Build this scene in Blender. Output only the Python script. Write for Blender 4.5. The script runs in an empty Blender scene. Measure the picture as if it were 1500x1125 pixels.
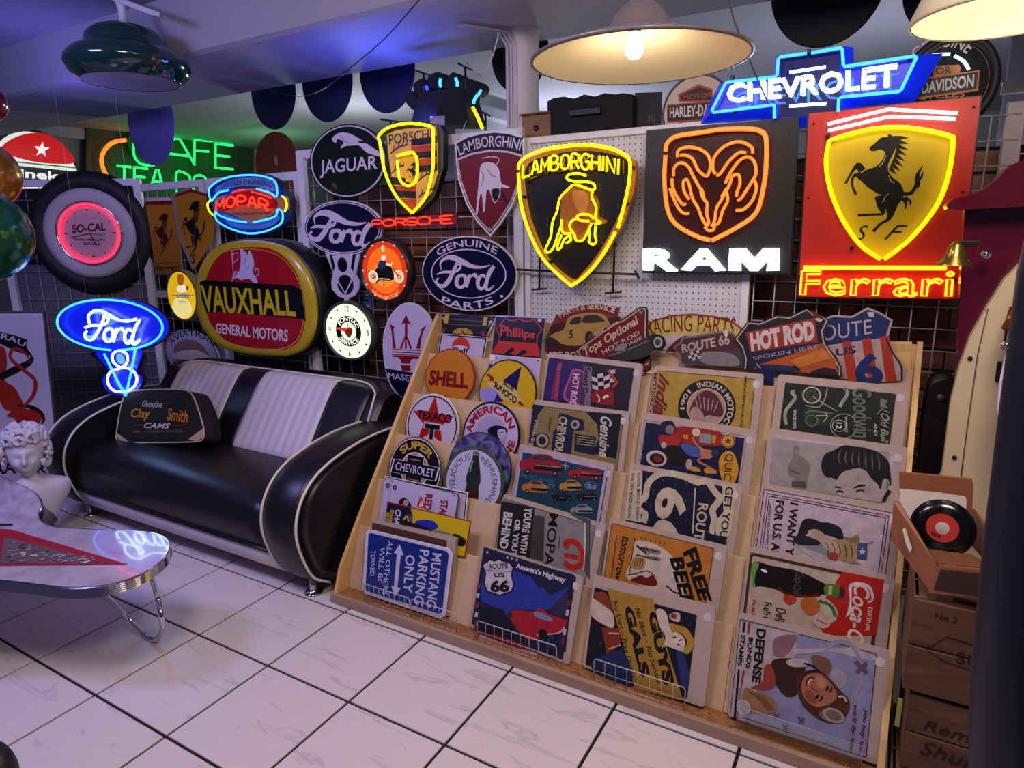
import bpy, math, random
from mathutils import Vector, Matrix
from mathutils.geometry import tessellate_polygon
random.seed(7)
PI = math.pi
S = bpy.context.scene
COL = S.collection
# ------------------------------------------------------------------ camera
CAM = Vector((2.79236, -1.88132, 1.61861))
CR = Vector((0.86840306, 0.49566621, -0.01382515))
CU = Vector((-0.09878112, 0.20025153, 0.97475208))
CF = Vector((-0.48592017, 0.84511202, -0.22286151))
FPX = 960.0
cd = bpy.data.cameras.new('camera'); cam = bpy.data.objects.new('camera', cd); COL.objects.link(cam)
cd.sensor_width = 36; cd.lens = FPX / 1500 * 36; cd.clip_start = .02; cd.clip_end = 60
cam.matrix_world = Matrix((
    (CR.x, CU.x, -CF.x, CAM.x), (CR.y, CU.y, -CF.y, CAM.y), (CR.z, CU.z, -CF.z, CAM.z), (0, 0, 0, 1)))
S.camera = cam
# ------------------------------------------------------------------ world and light
S.view_settings.view_transform = 'Standard'; S.view_settings.look = 'None'
S.view_settings.gamma = 1; S.view_settings.use_curve_mapping = False
S.view_settings.exposure = 0.0
W = bpy.data.worlds.new('world'); S.world = W; W.use_nodes = True
W.node_tree.nodes['Background'].inputs[0].default_value = (.36, .31, .62, 1)
W.node_tree.nodes['Background'].inputs[1].default_value = .12

def lamp(kind, name, loc, color, power, size=.3, size_y=None, target=None, spread=None):
    d = bpy.data.lights.new(name, kind); d.color = color; d.energy = power
    if kind == 'AREA':
        d.size = size
        if size_y: d.shape = 'RECTANGLE'; d.size_y = size_y
        if spread: d.spread = spread
    else: d.shadow_soft_size = size
    o = bpy.data.objects.new(name, d); COL.objects.link(o); o.location = loc
    if target is not None:
        o.rotation_euler = (Vector(target) - Vector(loc)).to_track_quat('-Z', 'Y').to_euler()
    return o
# fill lights added out of view over the aisle, plus added blue, neutral and green washes
lamp('AREA', 'aisle_fill', (3.0, -1.0, 2.8), (1, .84, .74), 50, .7, .7, (2.7, -.1, 0))
lamp('AREA', 'aisle_fill', (1.3, -1.3, 2.8), (1, .82, .88), 37, .7, .7, (1.2, -.1, 0))
lamp('AREA', 'violet_fill', (-.6, -1.5, 2.8), (.4, .38, 1), 56, .7, .7, (-1.0, .1, 0))  # added fill, tints the sofa side violet
lamp('AREA', 'blue_wash', (.55, 1.12, 2.2), (.08, .12, 1), 12, .25, .25, (.25, .75, 2.7))  # added to wash the beam underside blue
lamp('AREA', 'blue_wash', (-1.6, .4, 2.15), (.16, .17, 1), 3.2, .3, .3, (-1.9, .3, 2.9))  # added to tint the left ceiling blue
lamp('POINT', 'far_room_fill', (-.1, 4.4, 2.0), (.88, .93, 1), 62, .15)  # this and the next two: fills added to lift the dark far ceiling
lamp('POINT', 'far_room_fill', (2.6, 2.9, 1.9), (.85, .87, 1), 26, .15)
lamp('POINT', 'far_room_fill', (-1.8, 3.2, 2.1), (.9, .95, .95), 40, .15)
lamp('POINT', 'green_far_fill', (-3.9, 4.0, 2.3), (.35, 1, .4), 9, .2)  # green fill added for the far ceiling
# ------------------------------------------------------------------ colours and materials
def lin(c):
    if isinstance(c, str):
        c = c.lstrip('#'); c = c if len(c) == 6 else ''.join(q * 2 for q in c); c = tuple(int(c[i:i + 2], 16) for i in (0, 2, 4))
    return tuple(((v / 255) / 12.92 if v / 255 <= .04045 else ((v / 255 + .055) / 1.055) ** 2.4) for v in c[:3])

def ink(c): return tuple(v ** 1.16 * 1.02 for v in lin(c))
def newmat(name):
    m = bpy.data.materials.new(name); m.use_nodes = True
    return m, m.node_tree, m.node_tree.nodes['Principled BSDF']
_mc = {}
def mat(name, c, rough=.5, metal=0., coat=0., bump=0., bscale=60, var=0., vscale=6, emit=0, trans=0, spec=.5, ecol=None):
    if name in _mc: return _mc[name]
    m, t, b = newmat(name); c = lin(c)
    b.inputs['Base Color'].default_value = (*c, 1); b.inputs['Roughness'].default_value = rough
    b.inputs['Metallic'].default_value = metal; b.inputs['Coat Weight'].default_value = coat
    b.inputs['Coat Roughness'].default_value = .06; b.inputs['Specular IOR Level'].default_value = spec
    if trans: b.inputs['Transmission Weight'].default_value = trans
    if emit:
        b.inputs['Emission Color'].default_value = (*(lin(ecol) if ecol else c), 1); b.inputs['Emission Strength'].default_value = emit
    if bump or var:
        tc = t.nodes.new('ShaderNodeTexCoord')
        if bump:
            n = t.nodes.new('ShaderNodeTexNoise'); n.inputs['Scale'].default_value = bscale; n.inputs['Detail'].default_value = 3
            t.links.new(tc.outputs['Object'], n.inputs['Vector'])
            bp = t.nodes.new('ShaderNodeBump'); bp.inputs['Strength'].default_value = bump; bp.inputs['Distance'].default_value = .004
            t.links.new(n.outputs['Fac'], bp.inputs['Height']); t.links.new(bp.outputs['Normal'], b.inputs['Normal'])
        if var:
            n = t.nodes.new('ShaderNodeTexNoise'); n.inputs['Scale'].default_value = vscale; n.inputs['Detail'].default_value = 5
            t.links.new(tc.outputs['Object'], n.inputs['Vector'])
            r = t.nodes.new('ShaderNodeValToRGB')
            r.color_ramp.elements[0].position = .3; r.color_ramp.elements[1].position = .7
            r.color_ramp.elements[0].color = (*[v * (1 - var) for v in c], 1); r.color_ramp.elements[1].color = (*[min(1, v * (1 + var)) for v in c], 1)
            t.links.new(n.outputs['Fac'], r.inputs['Fac']); t.links.new(r.outputs['Color'], b.inputs['Base Color'])
    _mc[name] = m
    return m

def printmat(name, rough, coat=0., emit=0., wear=0.):
    """ink: takes its colour from the mesh's own colour attribute"""
    m, t, b = newmat(name)
    a = t.nodes.new('ShaderNodeAttribute'); a.attribute_name = 'Col'
    src = a.outputs['Color']
    if wear:
        tc = t.nodes.new('ShaderNodeTexCoord'); n = t.nodes.new('ShaderNodeTexNoise')
        n.inputs['Scale'].default_value = 28; n.inputs['Detail'].default_value = 6
        t.links.new(tc.outputs['Object'], n.inputs['Vector'])
        r = t.nodes.new('ShaderNodeMapRange'); r.inputs['From Min'].default_value = .35; r.inputs['From Max'].default_value = .75
        r.inputs['To Min'].default_value = 1; r.inputs['To Max'].default_value = 1 - wear
        t.links.new(n.outputs['Fac'], r.inputs['Value'])
        v = t.nodes.new('ShaderNodeVectorMath'); v.operation = 'SCALE'
        t.links.new(src, v.inputs[0]); t.links.new(r.outputs['Result'], v.inputs['Scale']); src = v.outputs['Vector']
    t.links.new(src, b.inputs['Base Color'])
    b.inputs['Roughness'].default_value = rough; b.inputs['Coat Weight'].default_value = coat; b.inputs['Coat Roughness'].default_value = .04; b.inputs['Specular IOR Level'].default_value = .3
    if emit:
        t.links.new(a.outputs['Color'], b.inputs['Emission Color']); b.inputs['Emission Strength'].default_value = emit
    _mc[name] = m
    return m
PR_ENAMEL = printmat('enamel_print', .28, .3)
PR_MATTE = printmat('weathered_print', .5, .0, 0, .28)
PR_SATIN = printmat('satin_print', .45, .0)
PR_GLOW = printmat('backlit_print', .3, .4, .8)
PR_GLOW2 = printmat('bright_backlit_print', .3, .4, 1.5)
PR_DIM = printmat('softly_lit_print', .3, .4, .3)
def neon(name, c, e): return mat('neon_' + name, c, .3, emit=e)
NE_BLUE = neon('cyan', '#2c86ff', 3.6); NE_WHITE = neon('white', '#d8f6ff', 4.5); NE_YEL = neon('yellow', '#fff000', 2.0)
NE_RED = neon('red', '#ff2a14', 3.2); NE_ORANGE = neon('orange', '#ff6420', 2.6); NE_GREEN = neon('green', '#1cff60', 2.6)
NE_PINK = neon('pink', '#ff3050', 2.6); NE_DBLUE = neon('blue', '#1030ff', 5); NE_AMBER = neon('amber', '#ffb020', 2.2)
BLACK = mat('black_plastic', '#0b0b0e', .4); DARKM = mat('dark_metal', '#18171c', .45, .6)
CHROME = mat('chrome', '#d8d8de', .12, 1.); WHITEM = mat('white_painted_metal', '#d9d6dc', .4)
STEEL = mat('zinc_wire', '#b4b0b4', .4, .25)

# ------------------------------------------------------------------ mesh builder
class MB:
    def __init__(s): s.v = []; s.f = []; s.c = []; s.sm = []
    def add(s, vs, fs, col=None, smooth=False):
        b = len(s.v); s.v += [tuple(v) for v in vs]
        for f in fs: s.f.append(tuple(i + b for i in f)); s.c.append(col); s.sm.append(smooth)
        return s
    def box(s, a, b, bev=0., M=None, col=None):
        x0, y0, z0 = a; x1, y1, z1 = b
        if bev:
            k = bev; V = []
            for z, i in ((z0, k), (z0 + k, 0), (z1 - k, 0), (z1, k)):
                V += [(x0 + i, y0 + i + (k if not i else 0) * 0, z), (x1 - i, y0 + i, z), (x1 - i, y1 - i, z), (x0 + i, y1 - i, z)]
            F = [(3, 2, 1, 0), (12, 13, 14, 15)]
            for l in range(3):
                for q in range(4):
                    r = (q + 1) % 4; F.append((l * 4 + q, l * 4 + r, l * 4 + 4 + r, l * 4 + 4 + q))
        else:
            V = [(x0, y0, z0), (x1, y0, z0), (x1, y1, z0), (x0, y1, z0), (x0, y0, z1), (x1, y0, z1), (x1, y1, z1), (x0, y1, z1)]
            F = [(3, 2, 1, 0), (4, 5, 6, 7), (0, 1, 5, 4), (1, 2, 6, 5), (2, 3, 7, 6), (3, 0, 4, 7)]
        if M is not None: V = [M @ Vector(v) for v in V]
        return s.add(V, F, col)
    def loft(s, rings, cap=True, close=False, smooth=True, col=None):
        n = len(rings[0]); V = [p for r in rings for p in r]; F = []
        m = len(rings)
        for i in range(m if close else m - 1):
            j = (i + 1) % m
            for k in range(n):
                l = (k + 1) % n; F.append((i * n + k, i * n + l, j * n + l, j * n + k))
        s.add(V, F, col, smooth)
        if cap and not close:
            b = len(s.v) - len(V)
            s.f.append(tuple(b + k for k in reversed(range(n)))); s.c.append(col); s.sm.append(False)
            s.f.append(tuple(b + (m - 1) * n + k for k in range(n))); s.c.append(col); s.sm.append(False)
        return s
    def tube(s, pts, r, seg=8, closed=False, cap=True, col=None):
        pts = [Vector(p) for p in pts]; n = len(pts)
        if n < 2: return s
        R = r if isinstance(r, (list, tuple)) else [r] * n
        rings = []; up = None
        for i, p in enumerate(pts):
            a = pts[(i - 1) % n] if (closed or i) else p; b = pts[(i + 1) % n] if (closed or i < n - 1) else p
            t = (b - a)
            if t.length < 1e-9: t = Vector((0, 0, 1))
            t.normalize()
            if up is None:
                up = Vector((0, 0, 1)) if abs(t.z) < .9 else Vector((1, 0, 0))
            x = t.cross(up)
            if x.length < 1e-4: x = t.cross(Vector((.3, 1, .2)))
            x.normalize(); up = x.cross(t).normalized()
            rings.append([p + x * math.cos(q * 2 * PI / seg) * R[i] + up * math.sin(q * 2 * PI / seg) * R[i] for q in range(seg)])
        return s.loft(rings, cap, closed, True, col)
    def lathe(s, prof, seg=32, M=None, col=None, cap=False):
        rings = []
        for r, z in prof:
            ring = [Vector((r * math.cos(q * 2 * PI / seg), r * math.sin(q * 2 * PI / seg), z)) for q in range(seg)]
            rings.append([M @ v for v in ring] if M is not None else ring)
        return s.loft(rings, cap, False, True, col)
    def sphere(s, c, r, seg=20, rings=12, sc=(1, 1, 1), col=None):
        c = Vector(c); R = []
        for i in range(rings + 1):
            th = PI * i / rings; rr = math.sin(th) * r + (1e-5 if i in (0, rings) else 0)
            R.append([c + Vector((rr * math.cos(q * 2 * PI / seg) * sc[0], rr * math.sin(q * 2 * PI / seg) * sc[1], -math.cos(th) * r * sc[2])) for q in range(seg)])
        return s.loft(R, True, False, True, col)
    def prism(s, poly, z0, z1, M=None, col=None, holes=()):
        """poly in local xy extruded along z"""
        loops = [poly] + list(holes)
        V3 = [[Vector((p[0], p[1], 0)) for p in L] for L in loops]
        tris = tessellate_polygon(V3)
        flat = [p for L in loops for p in L]; n = len(flat)
        V = [Vector((p[0], p[1], z0)) for p in flat] + [Vector((p[0], p[1], z1)) for p in flat]
        F = []
        for t in tris:
            a, b, c = (flat[i] for i in t)
            ar = (b[0] - a[0]) * (c[1] - a[1]) - (b[1] - a[1]) * (c[0] - a[0])
            if ar < 0: t = (t[0], t[2], t[1])
            F.append(tuple(i + n for i in t)); F.append((t[0], t[2], t[1]))
        o = 0
        for L in loops:
            m = len(L)
            ar = sum(L[i][0] * L[(i + 1) % m][1] - L[(i + 1) % m][0] * L[i][1] for i in range(m))
            for i in range(m):
                j = (i + 1) % m
                F.append((o + i, o + j, o + j + n, o + i + n) if (ar > 0) == (L is loops[0]) else (o + j, o + i, o + i + n, o + j + n))
            o += m
        if M is not None: V = [M @ v for v in V]
        return s.add(V, F, col)
    def build(s, name, m=None, parent=None, loc=None):
        me = bpy.data.meshes.new(name); me.from_pydata([tuple(v) for v in s.v], [], s.f)
        if any(c is not None for c in s.c):
            at = me.color_attributes.new('Col', 'FLOAT_COLOR', 'CORNER')
            buf = []
            for f, c in zip(s.f, s.c): buf += [*(c or (1, 1, 1)), 1.] * len(f)
            if len(buf) == len(at.data) * 4: at.data.foreach_set('color', buf)
        if any(s.sm): me.polygons.foreach_set('use_smooth', s.sm)
        if m: me.materials.append(m)
        me.update()
        o = bpy.data.objects.new(name, me); COL.objects.link(o)
        if parent: o.parent = parent
        if loc: o.location = loc
        return o
def tag(o, label=None, cat=None, group=None, kind=None):
    if label: o['label'] = label
    if cat: o['category'] = cat
    if group: o['group'] = group
    if kind: o['kind'] = kind
    return o
def thing(name, label, cat, loc=(0, 0, 0), M=None, group=None):
    o = bpy.data.objects.new(name, None); COL.objects.link(o); o.empty_display_size = .05
    if M is not None: o.matrix_world = M
    else: o.location = loc
    return tag(o, label, cat, group)
def struct(name, mb, m, parent=None):
    o = mb.build(name, m, parent)
    if not parent: o['kind'] = 'structure'
    return o
# ------------------------------------------------------------------ picture ray -> point on a real plane of the room
def ray(x, y): return CF + CR * ((x - 750) / FPX) - CU * ((y - 562.5) / FPX)
def onY(x, y, Y): d = ray(x, y); return CAM + d * ((Y - CAM.y) / d.y)
def onZ(x, y, Z): d = ray(x, y); return CAM + d * ((Z - CAM.z) / d.z)
def onX(x, y, X): d = ray(x, y); return CAM + d * ((X - CAM.x) / d.x)
def onP(x, y, p, n): d = ray(x, y); return CAM + d * ((p - CAM).dot(n) / d.dot(n))

def smooth(P, closed=False, k=6):
    """Catmull-Rom through P"""
    P = [Vector(p) for p in P]; n = len(P); out = []
    if n < 3: return P
    for i in range(n if closed else n - 1):
        p1, p2 = P[i], P[(i + 1) % n]
        p0 = P[i - 1] if (closed or i) else p1 * 2 - p2
        p3 = P[(i + 2) % n] if (closed or i + 2 < n) else p2 * 2 - p1
        for j in range(k):
            t = j / k
            out.append(.5 * ((2 * p1) + (p2 - p0) * t + (2 * p0 - 5 * p1 + 4 * p2 - p3) * t * t + (3 * p1 - p0 - 3 * p2 + p3) * t ** 3))
    if not closed: out.append(P[-1])
    return out

# ------------------------------------------------------------------ letters
_tc = {}
def glyphs(txt, bold=.0, shear=0., res=3, space=1.):
    """flat letter mesh of a string: (verts2d, faces, outline splines), box normalised to 0..1 x 0..1 over the cap height"""
    key = (txt, bold, shear, res, space)
    if key in _tc: return _tc[key]
    cu = bpy.data.curves.new('letters', 'FONT'); cu.body = txt; cu.offset = bold * .62; cu.shear = shear; cu.resolution_u = res
    cu.space_character = space; cu.fill_mode = 'BOTH'
    o = bpy.data.objects.new('letters', cu); COL.objects.link(o)
    bpy.context.view_layer.update()
    dg = bpy.context.evaluated_depsgraph_get()
    me = bpy.data.meshes.new_from_object(o.evaluated_get(dg))
    V = [v.co.xy.copy() for v in me.vertices]; F = [tuple(p.vertices) for p in me.polygons]
    bpy.data.meshes.remove(me)
    bpy.data.objects.remove(o); bpy.data.curves.remove(cu)
    xs = [v.x for v in V]; ys = [v.y for v in V]
    x0, x1, y0, y1 = min(xs), max(xs), min(ys), max(ys)
    V = [Vector(((v.x - x0) / (x1 - x0), (v.y - y0) / (y1 - y0))) for v in V]
    # outline loops = boundary edges
    ec = {}
    for f in F:
        for i in range(len(f)):
            a, b = f[i], f[(i + 1) % len(f)]
            ec[(a, b)] = ec.get((a, b), 0) + 1
    nxt = {}
    for (a, b) in ec:
        if (b, a) not in ec: nxt[a] = b
    loops = []
    while nxt:
        a = next(iter(nxt)); L = [a]; b = nxt.pop(a)
        while b != a and b in nxt: L.append(b); b = nxt.pop(b)
        if len(L) > 3: loops.append([V[i] for i in L])
    _tc[key] = (V, F, loops, (x1 - x0) / (y1 - y0))
    return _tc[key]
# single-stroke letters for bent neon tube, cell 0..1 x 0..1
NG = {
 'A': [[(0, 0), (.42, 1), (.58, 1), (1, 0)], [(.2, .35), (.8, .35)]],
 'B': [[(0, 0), (0, 1), (.6, 1), (.85, .88), (.85, .66), (.6, .54), (.1, .54)], [(.6, .54), (.95, .4), (.95, .14), (.65, 0), (0, 0)]],
 'C': [[(1, .85), (.8, 1), (.3, 1), (0, .75), (0, .25), (.3, 0), (.8, 0), (1, .15)]],
 'E': [[(1, 1), (.05, 1), (.0, .9), (0, .1), (.05, 0), (1, 0)], [(0, .52), (.8, .52)]],
 'F': [[(1, 1), (.05, 1), (0, .95), (0, 0)], [(0, .52), (.8, .52)]],
 'G': [[(1, .85), (.8, 1), (.3, 1), (0, .75), (0, .25), (.3, 0), (.75, 0), (1, .2), (1, .48), (.55, .48)]],
 'H': [[(0, 0), (0, 1)], [(0, .5), (1, .5)], [(1, 0), (1, 1)]],
 'I': [[(.5, 0), (.5, 1)]], 'L': [[(0, 1), (0, .05), (.05, 0), (1, 0)]],
 'M': [[(0, 0), (.05, 1), (.5, .35), (.95, 1), (1, 0)]],
 'N': [[(0, 0), (0, 1), (1, 0), (1, 1)]],
 'O': [[(.5, 1), (.15, .9), (0, .6), (0, .4), (.15, .1), (.5, 0), (.85, .1), (1, .4), (1, .6), (.85, .9), (.5, 1)]],
 'P': [[(0, 0), (0, 1), (.7, 1), (1, .85), (1, .6), (.7, .45), (.05, .45)]],
 'R': [[(0, 0), (0, 1), (.7, 1), (1, .85), (1, .62), (.7, .48), (.1, .48)], [(.5, .48), (1, 0)]],
 'S': [[(1, .85), (.75, 1), (.25, 1), (0, .85), (0, .65), (.2, .53), (.8, .47), (1, .35), (1, .15), (.75, 0), (.25, 0), (0, .15)]],
 'T': [[(0, 1), (1, 1)], [(.5, .95), (.5, 0)]], 'V': [[(0, 1), (.5, 0), (1, 1)]],
}

# ------------------------------------------------------------------ a flat sign standing somewhere in the room
class Sign:
    def __init__(s, name, label, cat, c, Y=None, yaw=0., tilt=0., X=None, Z=None, group=None, P=None, view=None, mat=None, parent=None):
        """c: a point of the picture lying on the sign's plane; yaw turns it about the vertical, tilt leans it back"""
        a = math.radians(yaw); b = math.radians(tilt)
        s.n = Vector((math.sin(a) * math.cos(b), -math.cos(a) * math.cos(b), math.sin(b)))
        s.ux = Vector((math.cos(a), math.sin(a), 0)); s.uy = s.n.cross(s.ux)
        if P is not None: s.o = onP(c[0], c[1], Vector(P), s.n)
        elif X is not None: s.o = onX(*c, X)
        elif Z is not None: s.o = onZ(*c, Z)
        else: s.o = onY(*c, Y)
        M = Matrix(((s.ux.x, s.uy.x, s.n.x, s.o.x), (s.ux.y, s.uy.y, s.n.y, s.o.y), (s.ux.z, s.uy.z, s.n.z, s.o.z), (0, 0, 0, 1)))
        s.M = M; s.view = view or (0, 0, 1); s.z = 0.001; s.arts = {}; s.mat = mat or PR_ENAMEL
        s.root = thing(name, label, cat, M=M, group=group); s.off = 0.
    def p(s, x, y):
        ox, oy, k = s.view; x = ox + x / k; y = oy + y / k
        q = onP(x, y, s.o + s.n * s.off, s.n) - s.o
        return Vector((q.dot(s.ux), q.dot(s.uy)))
    def P(s, pts): return [s.p(*q) for q in pts]
    # --- printed shapes; pts in picture pixels unless loc=True
    def inc(s): s.cnt = getattr(s, 'cnt', 0) + 1; return s.cnt * 1.2e-5
    def art(s, m=None): return s.arts.setdefault((m or s.mat).name, (MB(), m or s.mat))[0]
    def poly(s, pts, col, lay=1, sm=False, loc=False, m=None, k=5, holes=()):
        q = [Vector(p) for p in pts] if loc else s.P(pts)
        if sm: q = smooth(q, True, k)
        hs = [[Vector(p) for p in h] if loc else s.P(h) for h in holes]
        if hs and sm: hs = [smooth(h, True, k) for h in hs]
        loops = [q] + hs; flat = [p for L in loops for p in L]
        z = s.z + lay * .0005 + s.inc()
        T = []
        for t in tessellate_polygon([[Vector((p.x, p.y, 0)) for p in L] for L in loops]):
            a, b, c = (flat[i] for i in t)
            ar = (b.x - a.x) * (c.y - a.y) - (b.y - a.y) * (c.x - a.x)
            T.append(t if ar > 0 else (t[0], t[2], t[1]))
        s.art(m).add([(p.x, p.y, z) for p in flat], T, ink(col))
    def line(s, pts, w, col, lay=2, sm=False, loc=False, m=None, closed=False, k=5):
        """ribbon; w in metres, a number or one per point"""
        q = [Vector(p) for p in pts] if loc else s.P(pts); n0 = len(q)
        ws = list(w) if isinstance(w, (list, tuple)) else [w] * n0
        if sm:
            q3 = smooth([Vector((p.x, p.y, ww)) for p, ww in zip(q, ws)], closed, k)
            q = [Vector((p.x, p.y)) for p in q3]; ws = [max(1e-5, p.z) for p in q3]
        n = len(q); V = []; z = s.z + lay * .0005 + s.inc()
        for i in range(n):
            a = q[(i - 1) % n] if (closed or i) else q[i]; b = q[(i + 1) % n] if (closed or i < n - 1) else q[i]
            t = (b - a)
            if t.length < 1e-9: t = Vector((1, 0))
            t.normalize(); nn = Vector((-t.y, t.x)) * ws[i] / 2
            V += [(q[i].x - nn.x, q[i].y - nn.y, z), (q[i].x + nn.x, q[i].y + nn.y, z)]
        F = [(2 * i, 2 * ((i + 1) % n), 2 * ((i + 1) % n) + 1, 2 * i + 1) for i in range(n if closed else n - 1)]
        s.art(m).add(V, F, ink(col))
    def ring(s, c, rx, ry, r2x, r2y, col, lay=1, a0=0, a1=360, n=48, m=None):
        z = s.z + lay * .0005 + s.inc(); V = []; F = []
        for i in range(n + 1):
            a = math.radians(a0 + (a1 - a0) * i / n)
            V += [(c[0] + r2x * math.cos(a), c[1] + r2y * math.sin(a), z), (c[0] + rx * math.cos(a), c[1] + ry * math.sin(a), z)]
        for i in range(n): F.append((2 * i, 2 * i + 1, 2 * i + 3, 2 * i + 2))
        s.art(m).add(V, F, ink(col))
    def disc(s, c, rx, ry, col, lay=1, n=40, m=None, px=False):
        if px: c = s.p(*c)
        s.poly([(c[0] + rx * math.cos(i * 2 * PI / n), c[1] + ry * math.sin(i * 2 * PI / n)) for i in range(n)], col, lay, loc=True, m=m)
    def quad(s, A, B, C, D=None):
        """maps (u,v) of the unit box onto TL=A, TR=B, BL=C, BR=D (local)"""
        D = D if D is not None else B + C - A
        return lambda u, v: (A * (1 - u) + B * u) * v + (C * (1 - u) + D * u) * (1 - v)
    def text(s, txt, tl, tr, bl, col, br=None, bold=.015, shear=0., lay=3, loc=False, m=None, space=1.):
        A, B, C = ([Vector(q) for q in (tl, tr, bl)] if loc else s.P((tl, tr, bl)))
        D = None if br is None else (Vector(br) if loc else s.p(*br))
        f = s.quad(A, B, C, D); V, F, _, _ = glyphs(txt, bold, shear, space=space); z = s.z + lay * .0005 + s.inc()
        s.art(m).add([(*f(v.x, v.y), z) for v in V], F, ink(col))
    def arc(s, txt, c, r, a0, a1, h, col, bold=.015, lay=3, flip=False, m=None, ry=None, shear=0.):
        """text along an arc, a0 -> a1 degrees, baseline radius r (outside up unless flip)"""
        V, F, _, _ = glyphs(txt, bold, shear); z = s.z + lay * .0005 + s.inc(); k = (ry or r) / r; Q = []
        for v in V:
            a = math.radians(a0 + (a1 - a0) * v.x); R = r + (1 - v.y if flip else v.y) * h
            Q.append((c[0] + R * math.cos(a), c[1] + R * k * math.sin(a), z))
        s.art(m).add(Q, F, ink(col))
    def outline_text(s, txt, tl, tr, bl, br=None, bold=0., r=.004, z=.03, m=None, name='neon_tube', loc=False, seg=6, shear=0):
        A, B, C = ([Vector(q) for q in (tl, tr, bl)] if loc else s.P((tl, tr, bl))); D = None if br is None else s.p(*br)
        f = s.quad(A, B, C, D); _, _, L, _ = glyphs(txt, bold, shear, res=2)
        for lp in L: MB().tube([(*f(v.x, v.y), z) for v in lp], r, seg, closed=True).build(name, m, s.root)
    def tube(s, paths, r=.006, z=.03, m=None, name='neon_tube', sm=True, loc=False, closed=False, seg=8, parent=None, k=5):
        s.off = z
        for pth in paths:
            mb = MB()
            q = [Vector(p) for p in pth] if loc else s.P(pth)
            q = [Vector((p.x, p.y, z)) for p in q]
            if sm: q = smooth(q, closed, k)
            o = mb.tube(q, r, seg, closed=closed).build(name, m, parent or s.root)
        s.off = 0.
        return o
    def neon_text(s, txt, tl, tr, bl, br=None, r=.004, z=.03, m=None, gap=.25, name='neon_tube', wide=None):
        A, B, C = s.P((tl, tr, bl)); D = None if br is None else s.p(*br); f = s.quad(A, B, C, D)
        ws = [(.25 if ch in 'I ' else 1.15 if ch in 'MO' else 1.) for ch in txt]
        tot = sum(ws) + gap * (len(txt) - 1); x = 0
        for ch, w in zip(txt, ws):
            mb = MB()
            for st in NG.get(ch, []):
                if ch == 'I': st = [(.5, q[1]) for q in st]
                q = [Vector((*f((x + u * w) / tot, v), z)) for u, v in st]
                mb.tube(smooth(q, False, 3) if len(q) > 5 else q, r, 6)
            if mb.f: mb.build(name, m, s.root)
            x += w + gap
    def holders(s, pts, h=.03, k=.006):
        for q in pts: a = s.p(*q); MB().box((a.x - k, a.y - k, 0), (a.x + k, a.y + k, h), .001).build('tube_holder', BLACK, s.root)
    def back(s, pts, depth, m, name='panel', sm=False, loc=False, z=0., k=5, parent=None):
        """solid board behind the print: outline extruded backwards"""
        q = [Vector(p) for p in pts] if loc else s.P(pts)
        if sm: q = smooth(q, True, k)
        return MB().prism(q, z - depth, z).build(name, m, parent or s.root)
    def backell(s, c, rx, ry, depth, m, name='panel', z=0., n=48):
        return s.back([(c[0] + rx * math.cos(i * 2 * PI / n), c[1] + ry * math.sin(i * 2 * PI / n)) for i in range(n)], depth, m, name, loc=True, z=z)
    def done(s):
        for nm, (mb, m) in s.arts.items():
            if mb.f: mb.build('print', m, s.root)
        return s.root
def ellbox(s, l, r, t, b):
    """centre and radii on the sign of an ellipse given its leftmost, rightmost, top, bottom picture points"""
    L, R, T, B = s.p(*l), s.p(*r), s.p(*t), s.p(*b)
    return Vector(((L.x + R.x) / 2, (T.y + B.y) / 2)), abs(R.x - L.x) / 2, abs(T.y - B.y) / 2
def rrect(x0, y0, x1, y1, r, n=5):
    out = []
    for cx, cy, a in ((x1 - r, y1 - r, 0), (x0 + r, y1 - r, 90), (x0 + r, y0 + r, 180), (x1 - r, y0 + r, 270)):
        for i in range(n + 1):
            t = math.radians(a + 90 * i / n); out.append((cx + r * math.cos(t), cy + r * math.sin(t)))
    return out
# ================================================================== the room
def noisy_ramp(m, c0, c1, scale, detail=5, p0=.35, p1=.65, stretch=None, dist=0):
    t = m.node_tree; b = t.nodes['Principled BSDF']
    tc = t.nodes.new('ShaderNodeTexCoord'); mp = t.nodes.new('ShaderNodeMapping')
    if stretch: mp.inputs['Scale'].default_value = stretch
    oi = t.nodes.new('ShaderNodeObjectInfo'); mul = t.nodes.new('ShaderNodeMath'); mul.operation = 'MULTIPLY'; mul.inputs[1].default_value = 37
    t.links.new(oi.outputs['Random'], mul.inputs[0]); t.links.new(mul.outputs[0], mp.inputs['Location'])
    n = t.nodes.new('ShaderNodeTexNoise'); n.inputs['Scale'].default_value = scale; n.inputs['Detail'].default_value = detail; n.inputs['Distortion'].default_value = dist
    t.links.new(tc.outputs['Object'], mp.inputs['Vector']); t.links.new(mp.outputs['Vector'], n.inputs['Vector'])
    r = t.nodes.new('ShaderNodeValToRGB'); r.color_ramp.elements[0].position = p0; r.color_ramp.elements[1].position = p1
    r.color_ramp.elements[0].color = (*lin(c0), 1); r.color_ramp.elements[1].color = (*lin(c1), 1)
    t.links.new(n.outputs['Fac'], r.inputs['Fac']); t.links.new(r.outputs['Color'], b.inputs['Base Color'])
    return r, n
def wood(name, c0, c1, st=(1, 14, 14), scale=3, rough=.55):
    m, t, b = newmat(name); b.inputs['Roughness'].default_value = rough
    noisy_ramp(m, c0, c1, scale, 6, .3, .7, st, .6); return m
TILE = newmat('marbled_floor_tile')[0]
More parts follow.
